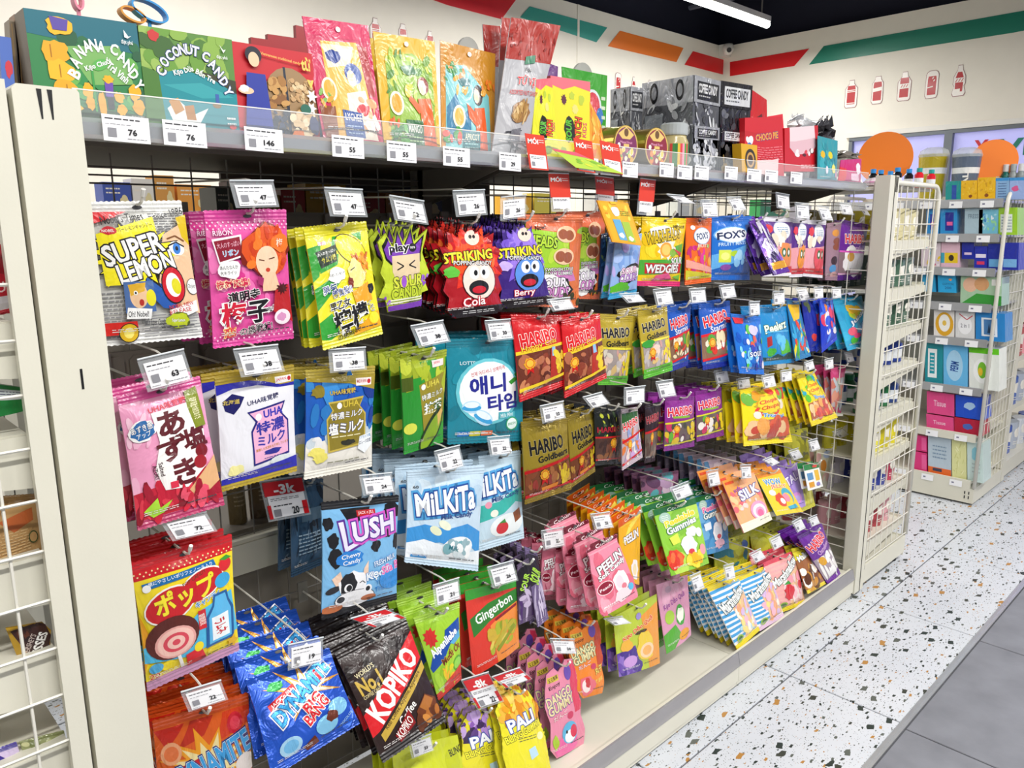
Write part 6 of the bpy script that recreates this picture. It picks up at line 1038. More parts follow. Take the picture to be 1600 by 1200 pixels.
# yellow coupon card hanging over the cloud gummies
q = [onY(*p, 1.235) for p in [(933, 313), (981, 317), (1004, 384), (957, 378)]]; f = Face(q, .002, 'flat'); s = MB(); org = q[0]
f.body(s, lin('f0a828'), nu=4, nv=4); f.print_(s, [('R', 5, 4, 95, 96, 'f4b42c'), ('C', 8, 6, 92, 40, 16, 7, ['f8d84c', 'f0982a', 'f6c83a']), ('R', 26, 42, 50, 92, '6ab0d8'), ('R', 52, 46, 78, 94, 'a8c848'), ('B', 44, 22, 14, 12, 'f4f4ec'), ('B', 38, 80, 9, 7, 'f4f4f4'), ('B', 66, 86, 9, 6, 'f4f4f4'), ('J', 58, 20, 90, 32, 3, '4a8a30'), ('R', 36, -2, 56, 6, 'f4c030')])
tag(s.build('promo_card', CARD, origin=org), 'yellow promotional card hanging askew in front of lime gummy bags', 'promo card')
# ---------------------------------------------------------------- top shelf stock
def box_thing(name, cat, label, q, Yf, depth, base, art=(), left=None, side=None, dy=0.0, group=None, m=None, plane='Y', back=0.0, parent=None):
    """carton: front quad (px) on its plane, extruded backwards; optional print on the left side"""
    if plane == 'Y': Q = [onY(*q[0], Yf + back), onY(*q[1], Yf + back), onY(*q[2], Yf), onY(*q[3], Yf)]; D = np.array([0, depth, 0])
    else:
        Q = [onX(*p, Yf) for p in q]; D = np.array([depth, 0, 0]); zb = (Q[2][2] + Q[3][2]) / 2; zt = (Q[0][2] + Q[1][2]) / 2
        sh_ = min(FZ, key=lambda z: abs(z - zb))
        if abs(sh_ - zb) < .05: zb = sh_ + .001
        up = [z for z in FZ if z > zb + .02]
        if up: zt = min(zt, min(up) - .038)
        Q[0][2] = Q[1][2] = zt; Q[2][2] = Q[3][2] = zb
    if plane == 'Y' and Yf < 1.5: Q[2][2] = Q[3][2] = 1.6532
    org = (Q[2] + Q[3]) / 2; m = m or CARD
    b = MB(); V = Q + [p + D for p in Q]; sc = lin(side or base)
    b.add(V, [(0, 2, 1), (0, 3, 2)], lin(base)); b.add(V, [(4, 5, 6, 7), (0, 1, 5, 4), (3, 7, 6, 2), (0, 4, 7, 3), (1, 2, 6, 5)], sc)
    Face(Q).print_(b, art, seed=int(q[0][0]))
    if left: Face([Q[0] + D, Q[0], Q[3], Q[3] + D]).print_(b, left, seed=3)
    o = b.build(name, m, origin=org)
    return tag(o, label, cat, group)
box_thing('candy_box', 'candy box', 'green banana candy box with stacked yellow banana bunches, top shelf left', [(36, 12), (213, 37), (231, 186), (58, 172)], 1.26, .05, '2f8048', [
    ('P', [(0, 0), (100, 0), (100, 30), (0, 22)], '176a7a'), ('C', 30, 20, 98, 92, 26, 9, ['2f8a4a', '4aa050', '1d5a38', '6ab050', '246a40']), ('P', [(30, 30), (80, 24), (90, 60), (50, 64)], '7ab060'), ('P', [(0, 84), (100, 90), (100, 100), (0, 100)], '2a4a28'),
    ('B', 22, 36, 12, 12, 'e8a81c'), ('B', 24, 54, 13, 11, 'f0b820'), ('B', 26, 72, 12, 10, 'e8a81c'), ('B', 28, 88, 12, 9, 'f0b820'), ('B', 28, 12, 12, 9, 'f0b820'), ('B', 46, 70, 5, 8, 'f0b020'), ('B', 48, 82, 5, 7, 'e8a81c'), ('B', 58, 82, 4, 12, 'e8a81c'), ('B', 74, 74, 5, 6, 'f0b020'), ('B', 76, 86, 5, 6, 'f0b020'), ('B', 90, 68, 6, 8, 'f0b020'), ('B', 92, 82, 6, 8, 'e8a81c'),
    ('L', [(18, 30), (18, 42)], .8, 'a87010'), ('L', [(24, 48), (24, 60)], .8, 'a87010'), ('L', [(28, 66), (28, 78)], .8, 'a87010'), ('P', [(62, 60), (70, 60), (69, 74), (62, 74)], '6a4aa8'), ('B', 66, 57, 5, 4, 'f0b020'), ('R', 63, 74, 69, 86, '20242c'), ('L', [(52, 50), (52, 90)], 2, '3a9a48'), ('E', 60, 44, 8, 5, '5ab050', -30),
    ('P', [(20, 4), (36, 6), (34, 16), (22, 16)], '5a48a0')] + [('T', ch, x, y, 6.6, 10, r, 'f4f6f4', None, .05, .07) for ch, x, y, r in zip('BANANACANDY', [36, 38, 43, 50, 56, 63, 75, 82, 87, 91, 95], [55, 44, 34, 28, 26, 27, 28, 34, 42, 50, 60], [60, 50, 34, 18, 6, -4, -12, -26, -38, -48, -56])] + [
    ('T', 'Kẹo Chuối', 58, 44, 26, 7, 22, 'f4f6f4', None, .05, .03), ('T', 'Trà Vinh', 76, 50, 22, 7, -40, 'f4f6f4', None, .05, .03), ('T', 'đạt phú', 88, 20, 11, 5, -2, 'f4f6f4'), ('P', [(86, 8), (90, 14), (93, 13), (89, 16), (86, 15)], 'f4f6f4'), ('J', 84, 90, 96, 97, 2, 'f4f6f4')], side='6a5a48')
box_thing('candy_box', 'candy box', 'green coconut candy box with turquoise river, second on top shelf', [(215, 39), (362, 62), (374, 205), (229, 188)], 1.26, .12, '5a8a3a', [
    ('C', 2, 2, 98, 40, 36, 12, ['6a9a38', '4a7a2c', '8ab048', '3a6428', '98b858']), ('P', [(14, 46), (40, 38), (70, 44), (100, 52), (100, 100), (10, 100)], '1c8c96'), ('P', [(20, 56), (60, 50), (96, 62), (60, 66)], '34a0a6'), ('P', [(60, 38), (100, 44), (100, 58), (84, 50)], '3a3a24'), ('P', [(0, 40), (16, 44), (20, 100), (0, 100)], '4a7a30'),
    ('P', [(22, 80), (34, 70), (50, 84), (66, 76), (54, 96), (30, 100)], 'f0f2ee'), ('P', [(24, 72), (34, 68), (40, 80), (30, 86)], 'c88a38'), ('P', [(40, 76), (50, 74), (52, 90), (42, 90)], 'b87828'), ('E', 76, 72, 5, 3, '8a6a3a'), ('P', [(75, 60), (79, 60), (79, 70), (75, 70)], '3a60a8'), ('B', 14, 8, 6, 6, 'c83030')] + [
    ('T', ch, x, y, 7, 9.5, r, 'e8ecf4', '2a3a78', .08, .04) for ch, x, y, r in zip('COCONUTCANDY', [19, 23, 29, 36, 43, 50, 57, 68, 75, 81, 86, 90], [43, 33, 26, 21, 18, 17, 18, 22, 29, 37, 46, 56], [60, 46, 34, 20, 10, 0, -8, -22, -34, -44, -52, -60])] + [
    ('T', 'Kẹo Dừa', 42, 40, 22, 7, 18, 'f4f6f4', None, .05, .03), ('T', 'Bến Tre', 66, 42, 22, 7, -24, 'f4f6f4', None, .05, .03), ('T', 'đạt phú', 86, 21, 12, 4.6, 0, 'f4f6f4'), ('P', [(84, 8), (88, 13), (91, 12), (88, 16)], 'f4f6f4'), ('J', 86, 82, 96, 94, 2, 'f4f6f4'), ('E', 92, 94, 4, 2.6, 'd83a38')], side='24422a')
box_thing('candy_box', 'candy box', 'red nut candy box with blue dress figure and round window', [(362, 64), (487, 84), (500, 209), (374, 201)], 1.26, .1, 'c8202c', [
    ('E', 66, 64, 36, 44, 'a08058'), ('P', [(62, 20), (64, 100), (60, 100), (59, 20)], '242c3c'), ('C', 66, 34, 96, 58, 60, 3, ['d8b888', 'c8a070', 'e4cca0']), ('C', 38, 36, 58, 66, 20, 6, ['a8763c', 'c89858', '8a5c30']), ('C', 40, 70, 58, 96, 20, 4, ['1c2438', '303a58']), ('C', 66, 68, 92, 96, 30, 5, ['e0c090', 'c8a068', 'f0dcb4']),
    ('E', 22, 12, 10, 9, '1c1c2c'), ('E', 22, 17, 6.5, 8, 'f0c8a4'), ('P', [(12, 32), (34, 32), (40, 100), (6, 100), (10, 60)], '2a3a9c'), ('E', 10, 52, 9, 4, 'f0c8a4'), ('B', 8, 50, 6, 4, 'e8ecec'), ('T', 'Vietnamese traditional candy', 56, 12, 50, 4, -6, 'f0c060'), ('T', 'từ', 88, 14, 12, 14, 0, 'f4d060', None, .05, .04), ('T', 'v', 92, 36, 7, 8, 0, 'f4d060', None, .05, .04), ('S', 92, 50, 8, 8, 6, .5, 'f4f0ec'), ('S', 90, 64, 8, 8, 6, .5, 'f4f0ec'), ('E', 82, 66, 7, 6, '2a6a58'), ('B', 92, 84, 6, 12, '2a3060'), ('B', 70, 96, 8, 6, 'e87a28')], side='8a1420')
for k, (x0, y0, x1, y1) in enumerate([(392, 58, 440, 80), (418, 53, 466, 80), (462, 39, 492, 90)]):
    box_thing('red_carton', 'carton', 'plain dark red carton behind the nut box, %s step' % ['lowest', 'middle', 'tallest'][k], [(x0, y0), (x1, y0 + 7), (x1, y1), (x0, y1)], 1.40 + .012 * k, .01, 'a01820', group='red cartons behind')
def stand(desc, q, base, art, Y=1.28, dy=-.0, **k):
    return bag(desc, q, base, art, kind='pouch', Y=Y, dy=dy, hook=False, floor_z=1.6535, name='candy_pouch', cat='candy pouch', hy=.97, hole=False, **k)
lady = lambda c: [('P', [(58, 48), (84, 44), (92, 100), (60, 100), (48, 64)], c), ('E', 58, 33, 11, 9, '4a2018'), ('E', 56, 35, 7.5, 7.5, 'f4d0b0'), ('P', [(50, 48), (58, 46), (38, 62), (30, 54)], c), ('E', 30, 53, 4, 3, 'f4d0b0')]
hl = lambda: [('E', 50, 7, 3.6, 2.2, 'f0eee8')]
stand('magenta lychee fruit pouch with seated figure, top shelf', [(472, 25), (575, 40), (599, 211), (505, 202)], 'c81c54', [('R', 0, 0, 100, 14, 'd01858'), ('P', [(20, 18), (76, 16), (88, 96), (18, 98)], 'e8b040'), ('P', [(22, 20), (70, 20), (58, 36), (24, 40)], 'f0e0b8'), ('P', [(76, 16), (92, 20), (96, 60), (84, 60)], 'a82028'), ('B', 36, 30, 12, 6, '1c3a8a'), ('E', 62, 43, 14, 9, '1c4a98'), ('E', 58, 47, 7, 7, 'f4d8b8'), ('P', [(46, 60), (78, 56), (90, 98), (44, 98)], 'f0e4d0'), ('C', 62, 62, 94, 96, 14, 7, ['c82838', 'e0a878', 'f4e8e0']), ('E', 20, 58, 11, 10, 'f4ead0'), ('E', 20, 58, 8, 8, 'e0a828'), ('P', [(2, 72), (24, 72), (22, 98), (4, 98)], '8a4a20'), ('C', 4, 60, 22, 72, 6, 5, ['70a838', 'd8a030']), ('P', [(34, 74), (64, 76), (66, 97), (34, 96)], '1c4a98'), ('T', 'LYCHEE', 50, 80, 26, 6, -2, 'f4f0e8'), ('J', 38, 86, 62, 95, 3, 'a8c0e0')] + hl(), seal='d01858', Y=1.27, dy=.02)
stand('yellow mango fruit pouch with orange dress figure', [(583, 49), (679, 65), (688, 226), (600, 214)], 'e0b020', [('P', [(14, 20), (60, 14), (92, 26), (92, 98), (12, 98)], '8ab02c'), ('C', 14, 16, 90, 60, 34, 7, ['a8c438', '6a9824', '4a8428', 'c8d050']), ('B', 50, 30, 13, 5, '1c6a38'), ('E', 72, 43, 10, 8, '8a2c20'), ('E', 70, 45, 6.5, 7, 'f4d0b0'), ('P', [(60, 56), (84, 54), (92, 98), (66, 98)], 'e0601c'), ('P', [(46, 50), (52, 56), (66, 64), (60, 70), (44, 58)], 'e0601c'), ('E', 44, 50, 5, 6, 'f0c020'), ('E', 24, 62, 11, 11, 'f4ecd0'), ('E', 24, 62, 8, 8.6, 'e0a020'), ('P', [(36, 76), (66, 76), (66, 99), (34, 99)], '14602c'), ('T', 'MANGO', 51, 84, 24, 7, -2, 'f4f0e8'), ('J', 38, 90, 62, 97, 2, 'b8d8a0'), ('C', 14, 84, 34, 98, 8, 7, ['2a7a30', '58a838']), ('C', 10, 78, 26, 84, 5, 4, ['e86028'])] + hl(), seal='e8b828', Y=1.28, dy=.02)
stand('ochre apricot fruit pouch with teal mountains', [(688, 63), (774, 84), (772, 236), (690, 228)], 'c8881c', [('P', [(8, 22), (40, 18), (86, 44), (92, 99), (6, 99)], '78c0c4'), ('P', [(8, 60), (24, 46), (36, 66), (50, 56), (50, 88), (8, 88)], '2a78a0'), ('C', 8, 18, 44, 46, 18, 5, ['e88028', '3a8a40', 'f0a030']), ('B', 40, 34, 11, 5, '1c6a70'), ('E', 64, 45, 9, 10, '2a1a20'), ('E', 61, 46, 5.6, 7, 'f4d0b0'), ('P', [(56, 58), (76, 56), (84, 99), (62, 99)], 'e05a1c'), ('P', [(58, 62), (42, 54), (46, 68), (60, 76)], 'e05a1c'), ('E', 28, 68, 11, 11, 'f4ecd0'), ('E', 28, 68, 8, 8.6, 'e8a828'), ('P', [(36, 82), (66, 80), (66, 99), (34, 99)], '1c7078'), ('T', 'APRICOT', 51, 86, 26, 6, 0, 'f4ecd0'), ('J', 38, 91, 62, 98, 2, 'a8d8d8'), ('C', 6, 80, 30, 92, 8, 6, ['3a9a40', 'e84830']), ('C', 70, 30, 96, 44, 8, 5, ['e8781c', 'd8981c'])] + hl(), seal='c8881c', Y=1.29, dy=.02)
nut = [('R', 0, 0, 100, 30, 'a8281c'), ('C', 2, 2, 98, 26, 40, 3, ['8a1c14', 'b8382c']), ('P', [(40, 27), (60, 25), (62, 31), (40, 33)], '2a7a58'), ('T', 'Kẹo', 50, 37, 14, 4, 0, '2a2a30'), ('T', 'TỨ VỊ', 50, 45, 40, 9, 0, 'd82830', 'w', .06, .06), ('T', 'ASSORTED NUT CANDY', 50, 54, 66, 3.4, 0, 'c83038'), ('B', 50, 68, 22, 9, '9a7040'), ('C', 34, 62, 64, 74, 24, 5, ['c09858', 'a87c40', 'd8b880']), ('L', [(20, 84), (60, 82)], 2, '30303a'), ('P', [(34, 82), (56, 80), (60, 90), (30, 91)], '707078'), ('L', [(30, 91), (70, 96)], 1.5, '30303a'), ('C', 40, 90, 62, 98, 8, 4, ['303038', 'c8c8cc'])]
stand('silver nut candy pouch with red patterned top', [(799, 27), (876, 40), (822, 236), (768, 230)], 'b4b4b8', nut, Y=1.25, dy=-.0, seal='a8281c')
stand('silver nut candy pouch with red top, middle one', [(784, 27), (806, 30), (796, 228), (772, 226)], 'a8a8ae', nut[:2], Y=1.32, dy=0, seal='a8281c')
stand('silver nut candy pouch with red top, leftmost', [(754, 38), (790, 42), (780, 226), (768, 226)], 'a8a8ae', nut[:2], Y=1.36, dy=0, seal='a8281c')
stand('dark blue snack pouch behind the magenta lychee pouch', [(487, 76), (500, 76), (504, 175), (494, 175)], '1c4a98', [('J', 20, 60, 80, 72, 4, 'f0f0f0')], Y=1.36, dy=0)
stand('yellow mango pouch peeping behind the front one', [(577, 60), (600, 56), (604, 200), (592, 200)], 'c8a81c', [('C', 10, 20, 90, 60, 8, 14, ['6a9824', '4a8428'])], Y=1.36, dy=0)
patch = lambda: [('P', [(0, 0), (100, 0), (100, 12), (60, 8), (30, 14), (0, 10)], 'e86a78'), ('S', 32, 26, 8, 7, 10, .7, '5a1c38'), ('B', 76, 24, 8, 6, 'b8c838'), ('B', 60, 36, 8, 6, 'e0d878'), ('B', 52, 20, 7, 5, 'b8c838'), ('B', 44, 62, 18, 16, '1c1c14'), ('T', 'SOUR', 40, 62, 38, 11, 84, '58b830', '14200c', .1, .07), ('T', 'PATCH', 66, 62, 48, 11, 84, 'e8501c', '2a1008', .1, .07), ('T', 'KIDS', 84, 60, 26, 7, 84, 'd83a70'), ('B', 20, 90, 10, 7, '98b828'), ('B', 60, 90, 12, 6, '88a820')]
box_thing('candy_box', 'candy box', 'yellow sour gummy box standing upright with sideways lettering', [(860, 118), (922, 128), (923, 246), (872, 238)], 1.27, .05, 'e8dc28', patch(), left=[('R', 0, 0, 100, 12, 'e86a78'), ('T', 'SOUR PATCH', 50, 55, 70, 30, 84, 'c8503c')], side='d8c820')
stand('yellow sour gummy pouch leaning beside the yellow box', [(838, 124), (862, 122), (874, 240), (829, 222)], 'e0e030', patch(), Y=1.245, dy=.0)
stand('orange gummy sachet leaning right of the yellow box', [(921, 158), (938, 190), (950, 250), (922, 246)], 'e8a038', [('C', 4, 10, 96, 90, 16, 14, ['f0c050', 'e87828', 'f0d878'])], Y=1.27, dy=0)
stand('green chewy candy pouch behind the yellow box', [(878, 104), (949, 118), (946, 190), (884, 180)], '3aa02c', [('P', [(60, 20), (76, 24), (82, 60), (66, 80), (56, 60)], 'd03848'), ('E', 66, 34, 20, 17, 'd8e4e8'), ('E', 66, 34, 16, 14, 'd03848'), ('E', 82, 44, 9, 9, '3a78c0'), ('J', 86, 20, 96, 80, 6, 'e8f4e0')], Y=1.42, dy=0)
stand('purple candy pouch behind the sour gummy pouch', [(850, 96), (872, 104), (866, 128), (846, 126)], '6a3a80', [], Y=1.42, dy=0)
# round translucent lids seen over the row; straight lower part is added
for px, py, r_, lb in ((912, 122, 24, 'round clear plastic lid with added lower part behind the green pouch'), (733, 80, 22, 'round translucent lid with added lower part behind the mango pouch')):
    c = onY(px, py, 1.46); R_ = c[2] - onY(px, py + r_, 1.46)[2]; b = MB()
    pl_ = [(c[0] - R_, 1.6525)] + [(c[0] - R_ * math.cos(a_), c[2] + R_ * math.sin(a_)) for a_ in np.linspace(0, math.pi, 17)] + [(c[0] + R_, 1.6525)]
    b.prism(pl_, lambda x, z, s_: (x, 1.46 + .008 * s_, z)); tag(b.build('container_lid', mat('grey_clear_plastic', 'b4b4b0', .2, alpha=.7), origin=(c[0], 1.46, 1.6525)), lb, 'container lid')
# tins
for i, (px, py, c1, c2, lb) in enumerate([(978, 212, '7a2a5a', 'e0a830', 'round gold tin with purple fruit lid, left of two tins'), (1026, 218, '8a2038', 'e88830', 'round gold tin with crimson fruit lid, right of two tins')]):
    Yt = 1.27; c = onY(px, py, Yt); R_ = (onY(px, py - 32, Yt)[2] - onY(px, py + 32, Yt)[2]) / 2; c[2] = 1.652 + R_
    t = empty('candy_tin', c - [0, 0, R_], lb, 'candy tin', 'round gold tins'); o = np.array(t.location)
    gold_m = mat('gold_tin', 'c8a850', .28, .8)
    b = MB(); b.lathe([(R_, 0), (R_ * .97, .003), (R_ * .97, .05), (R_, .053), (R_ * .98, .09)], c[0], c[1], c[2], n=36, axis='y'); b.build('tin_body', gold_m, t, origin=o, smooth=False)
    q = [c + [-R_, -.001, R_], c + [R_, -.001, R_], c + [R_, -.001, -R_], c + [-R_, -.001, -R_]]; b = MB(); f = Face(q); f.n = np.array([0, -1.0, 0])
    f.print_(b, [('E', 50, 50, 49, 49, 'd8b860'), ('E', 50, 50, 45, 45, c1), ('P', [(18, 22), (50, 4), (82, 22), (66, 34), (34, 34)], 'e0c070'), ('E', 50, 18, 9, 10, '6a4a28'), ('R', 40, 46, 62, 53, 'e0c070'), ('T', 'Mixed Fruit', 50, 42, 50, 6, 0, 'e8a0c0'), ('C', 24, 56, 78, 86, 16, 9, [c2, 'e8d040', 'a83a68', '58a040', 'f0e8d0']), ('E', 20, 50, 6, 6, 'f0ece8')]); b.build('printed_lid', CARD, t, origin=o)
# jar
c = onY(1052, 250, 1.30); c[2] = 1.652; t = empty('candy_jar', c, 'clear lidded candy jar with fruit label between tin and coffee boxes', 'jar'); o = np.array(t.location)
b = MB(); b.lathe([(.036, 0), (.040, .004), (.040, .075), (.034, .088), (.034, .098)], *c, n=24); b.build('jar_body', mat('yellowish_jar_plastic', 'd8c890', .15, alpha=.75), t, origin=o, smooth=True)
b = MB(); b.lathe([(.037, .094), (.038, .098), (.038, .122), (.034, .126)], *c, n=24); b.build('lid', mat('clear_lid', 'c4cacc', .2, alpha=.8), t, origin=o)
b = MB(); n_ = 14
for i in range(n_):
    a0, a1 = math.radians(-160 + i * 10), math.radians(-160 + (i + 1) * 10); P_ = [c + [.0412 * math.cos(a), .0412 * math.sin(a), z] for a, z in ((a0, .01), (a1, .01), (a1, .07), (a0, .07))]; b.add(P_, [(0, 1, 2, 3)], lin(['d8443a', '3a8a3c', '2a7a34', 'e8c030', 'd83a48', 'e89ab0', '4a9a3c'][i % 7]))
b.build('fruit_label', CARD, t, origin=o)
# silver coffee candy boxes
foil_glints = [('C', 4, 28, 96, 96, 70, 8, ['9a9ca2', 'd8dade', '6a6c72', 'f4f6f8', 'b8babe', '4c4e54', 'eceef0'])]  # light and dark flecks paint the glints of crinkled silver foil
def coffee(q, depth, dark, label, Y=1.30, left=True):
    hd = [('R', 0, 0, 100, 27, 'a8aab0' if not dark else '1e1e24'), ('R', 12, 5, 94, 24, '24262c' if not dark else 'e8eaec'), ('T', 'COFFEE CANDY', 52, 12, 70, 9, 0, 'f0f0f0' if not dark else '24262c', None, .05, .04), ('J', 18, 18, 60, 22, 1, 'c8c8c8' if not dark else '60646a')]
    dk = [('C', 4, 30, 96, 96, 40, 9, ['30323a', '4a4c54', '1c1e24', '70727a'])] + ([('C', 10, 78, 90, 94, 10, 7, ['7a6a3a', '988050'])])
    lf = ([('R', 0, 0, 100, 27, 'b4b6bc'), ('C', 4, 2, 96, 24, 16, 8, ['a0a2a8', 'c8cad0']), ('E', 25, 13, 8, 11, '1c1c20'), ('E', 25, 13, 5, 7, '9a9ca2'), ('E', 75, 13, 8, 11, '1c1c20'), ('E', 75, 13, 5, 7, '9a9ca2')] + foil_glints + [('R', 8, 36, 44, 96, '9aa0a6')]) if left else None
    return box_thing('coffee_candy_box', 'candy box', label, q, Y, depth, '5c5e64' if not dark else '24262c', (dk if dark else foil_glints) + hd, left=lf, side='6a6c72' if not dark else '1c1e22', m=FOIL, group='boxes of coffee candy')
XC = onY(1084, 118, 1.30)[0]; dep = onX(1003, 133, XC)[1] - 1.30
coffee([(1084, 196), (1123, 200), (1121, 262), (1082, 258)], .18, 0, 'silver coffee candy box, lower one of the front column')
coffee([(1084, 117), (1125, 127), (1123, 199), (1083, 195)], min(max(dep, .15), .25), 0, 'silver coffee candy box, upper one of the front column')
coffee([(1127, 201), (1165, 205), (1162, 263), (1125, 260)], .12, 1, 'dark coffee candy box, lower one right of the silver column', left=False)
coffee([(1126, 126), (1175, 134), (1171, 204), (1126, 200)], .12, 1, 'dark coffee candy box, upper one right of the silver column', left=False)
coffee([(984, 135), (1004, 138), (1004, 200), (984, 198)], .07, 0, 'silver coffee candy box at back left behind the tins', Y=1.44)
# right end items
box_thing('mint_tin', 'tin', 'small yellow tin with round black emblem on top shelf', [(1158, 224), (1183, 227), (1184, 266), (1160, 264)], 1.262, .03, 'dca820', [('E', 56, 50, 34, 36, '30281c'), ('E', 56, 50, 24, 25, 'c89a50'), ('E', 56, 50, 16, 17, '4a3020')])
stand('red toffee pouch standing behind the red display box', [(1172, 138), (1198, 156), (1206, 186), (1168, 190)], 'c81c24', [('P', [(30, 30), (70, 20), (90, 60), (70, 80), (40, 60)], '5a1c1c'), ('R', 4, 40, 30, 58, '3a60c0'), ('R', 4, 70, 40, 86, 'f0c828'), ('P', [(40, 60), (80, 70), (80, 96), (30, 96)], 'f0c8b8')], Y=1.40, dy=0)
YD = 1.28; t = box_thing('display_box', 'display box', 'red open display box with torn windows on top shelf', [(1164, 184), (1222, 182), (1226, 268), (1164, 262)], YD, .16, 'cc1c28', [('P', [(0, 22), (64, 24), (64, 34), (0, 32)], 'c01820'), ('T', 'CHOCO PIE', 56, 30, 60, 10, 2, 'f0a028', '30388a', .1, .06), ('C', 2, 34, 20, 50, 3, 8, ['f4f0f4', '4a68b8']), ('J', 30, 46, 96, 70, 6, 'e87a80'), ('P', [(22, 72), (84, 66), (80, 96), (40, 98), (22, 88)], 'e8d0d0')])
tl = onY(1226, 200, YD); b = MB(); q = [onY(1226, 200, YD + .003), onY(1278, 196, YD + .003), onY(1279, 268, YD + .003), onY(1226, 268, YD + .003)]; f = Face(q); f.body(b, lin('c81824'), nu=1, nv=1, thick=.16)
f.print_(b, [('P', [(14, 0), (88, 0), (92, 44), (80, 56), (30, 60), (14, 44)], 'ecd4d8'), ('P', [(14, 30), (90, 26), (92, 44), (80, 56), (30, 60), (14, 44)], 'e0b8c0'), ('C', 30, 50, 84, 62, 10, 5, ['f0e8e8', 'd83a48', '5a1820']), ('J', 46, 82, 92, 94, 2, 'f0b8bc')]); b.build('front_tray', CARD, t, origin=np.array(t.location))
b = MB(); q = [onY(1200, 182, YD + .02), onY(1223, 178, YD + .02), onY(1225, 204, YD + .02), onY(1202, 204, YD + .02)]; f = Face(q); f.body(b, lin('d82838'), nu=1, nv=1, thick=.002); b.build('raised_flap', CARD, t, origin=np.array(t.location))
def crumple(label, px, col, seed, Y=1.38):
    r = random.Random(seed); c = onY(*px[0], Y); w = abs(onY(px[0][0] + px[1], px[0][1], Y)[0] - c[0]); h = abs(onY(px[0][0], px[0][1] + px[2], Y)[2] - c[2]); b = MB(); V = []; n1, n2 = 9, 6; base_h = c[2] - 1.6525
    for i in range(n1):
        for j in range(n2): V.append(c + [(i / (n1 - 1) - .5) * 2 * w * (1 - .3 * j / n2) + r.uniform(-.012, .012), r.uniform(-.03, .03), (-h + (j / (n2 - 1)) * 2 * h * r.uniform(.6, 1.15)) if j else -base_h])
    b.add(V, [(i * n2 + j, (i + 1) * n2 + j, (i + 1) * n2 + j + 1, i * n2 + j + 1) for i in range(n1 - 1) for j in range(n2 - 1)], lin(col)); V2 = [v + [0, .02, 0] for v in V]; b.add(V2, [(i * n2 + j, i * n2 + j + 1, (i + 1) * n2 + j + 1, (i + 1) * n2 + j) for i in range(n1 - 1) for j in range(n2 - 1)], lin(col))
    tag(b.build('crumpled_wrapper', FOIL, origin=c), label, 'wrapper')
crumple('white crumpled plastic wrapper above the red display box', ((1258, 196), 14, 16), 'eceef0', 3)
crumple('black and white crumpled wrapper right of the white one', ((1292, 202), 9, 18), '5a5a60', 5, 1.36)
crumple('grey crumpled film over the magenta sweet pack', ((1328, 244), 16, 9), 'a8a49c', 8, 1.36)
stand('teal sweet sachet with yellow bottle motifs', [(1278, 212), (1309, 220), (1308, 274), (1278, 272)], '2a98a4', [('C', 6, 20, 94, 92, 20, 10, ['38a8b4', '208898']), ('B', 20, 40, 10, 9, 'e8b828'), ('B', 56, 38, 12, 9, 'e0d030'), ('B', 70, 70, 11, 12, 'f0e870'), ('E', 34, 74, 5, 9, 'e8e0f0'), ('E', 86, 82, 5, 8, 'e8b0d0')], Y=1.27, dy=0)
stand('magenta sweet sachet at the shelf end', [(1314, 250), (1346, 248), (1346, 274), (1310, 273)], 'c81c70', [('R', 44, 60, 80, 90, 'f0c8dc'), ('B', 82, 40, 12, 26, 'f0e8f0'), ('P', [(0, 30), (26, 40), (20, 100), (0, 100)], 'd83038')], Y=1.27, dy=0)
for k, (cx_, cy_, c_, lb) in enumerate([((232, 18), 15, '2a98dc', 'blue looped paper ribbon rising behind the coconut box'), ((206, 24), 10, 'e0982c', 'orange looped paper ribbon behind the coconut box'), ((121, 2), 8, 'ee90a8', 'pink hanging loop above the banana box')]):
    b = MB(); pts = [onY(cx_[0] + cx_[1] * 0, 0, 1.4)] ; c0 = onY(cx_[0], cx_[1], 1.40); r1 = abs(onY(cx_[0] + cy_ * 2.2, cx_[1], 1.4)[0] - c0[0]) * .75; ring = []
    for j in range(25):
        a = 2 * math.pi * j / 24; x = r1 * math.cos(a) * (1.0 if k < 2 else .35); z = r1 * .5 * math.sin(a) * (1.0 if k < 2 else 1.8) - .25 * x; ring.append((c0 + [x, .0, z], a))
    wd = .009; V = []
    for p, a in ring: V += [p + [0, -wd, 0], p + [0, wd, 0], p + [.003 * math.cos(a), wd, .003 * math.sin(a)], p + [.003 * math.cos(a), -wd, .003 * math.sin(a)]]
    b.add(V, [(i * 4 + m_, i * 4 + (m_ + 1) % 4, (i + 1) * 4 + (m_ + 1) % 4, (i + 1) * 4 + m_) for i in range(24) for m_ in range(4)], lin(c_)); b.rod([c0 + [0, .0, -r1 * .45], [c0[0], c0[1], 1.652]], .003, lin(c_)); tag(b.build('ribbon_loop', CARD, origin=[c0[0], c0[1], 1.652]), lb, 'ribbon')
for k, (x0, y0, x1, y1, c_) in enumerate([(0, 56, 17, 130, '4a6ab8'), (16, 30, 26, 128, '8a7a64'), (24, 22, 36, 128, '9a6a48')]):
    box_thing('candy_box', 'candy box', ['blue candy box cut by the left edge of the view', 'brown candy box on edge left of the banana box', 'copper brown candy box on edge beside the banana box'][k], [(x0 - 2, y0), (x1, y0 + 3), (x1 + 8, y1 + 30), (x0 + 4, y1 + 30)], 1.32 if k else 1.27, .03, c_, [('B', 60, 40, 30, 12, 'c83040')] if k == 0 else [('L', [(30, 4), (40, 96)], 12, 'a88858'), ('L', [(70, 4), (76, 96)], 10, '5a5048')])
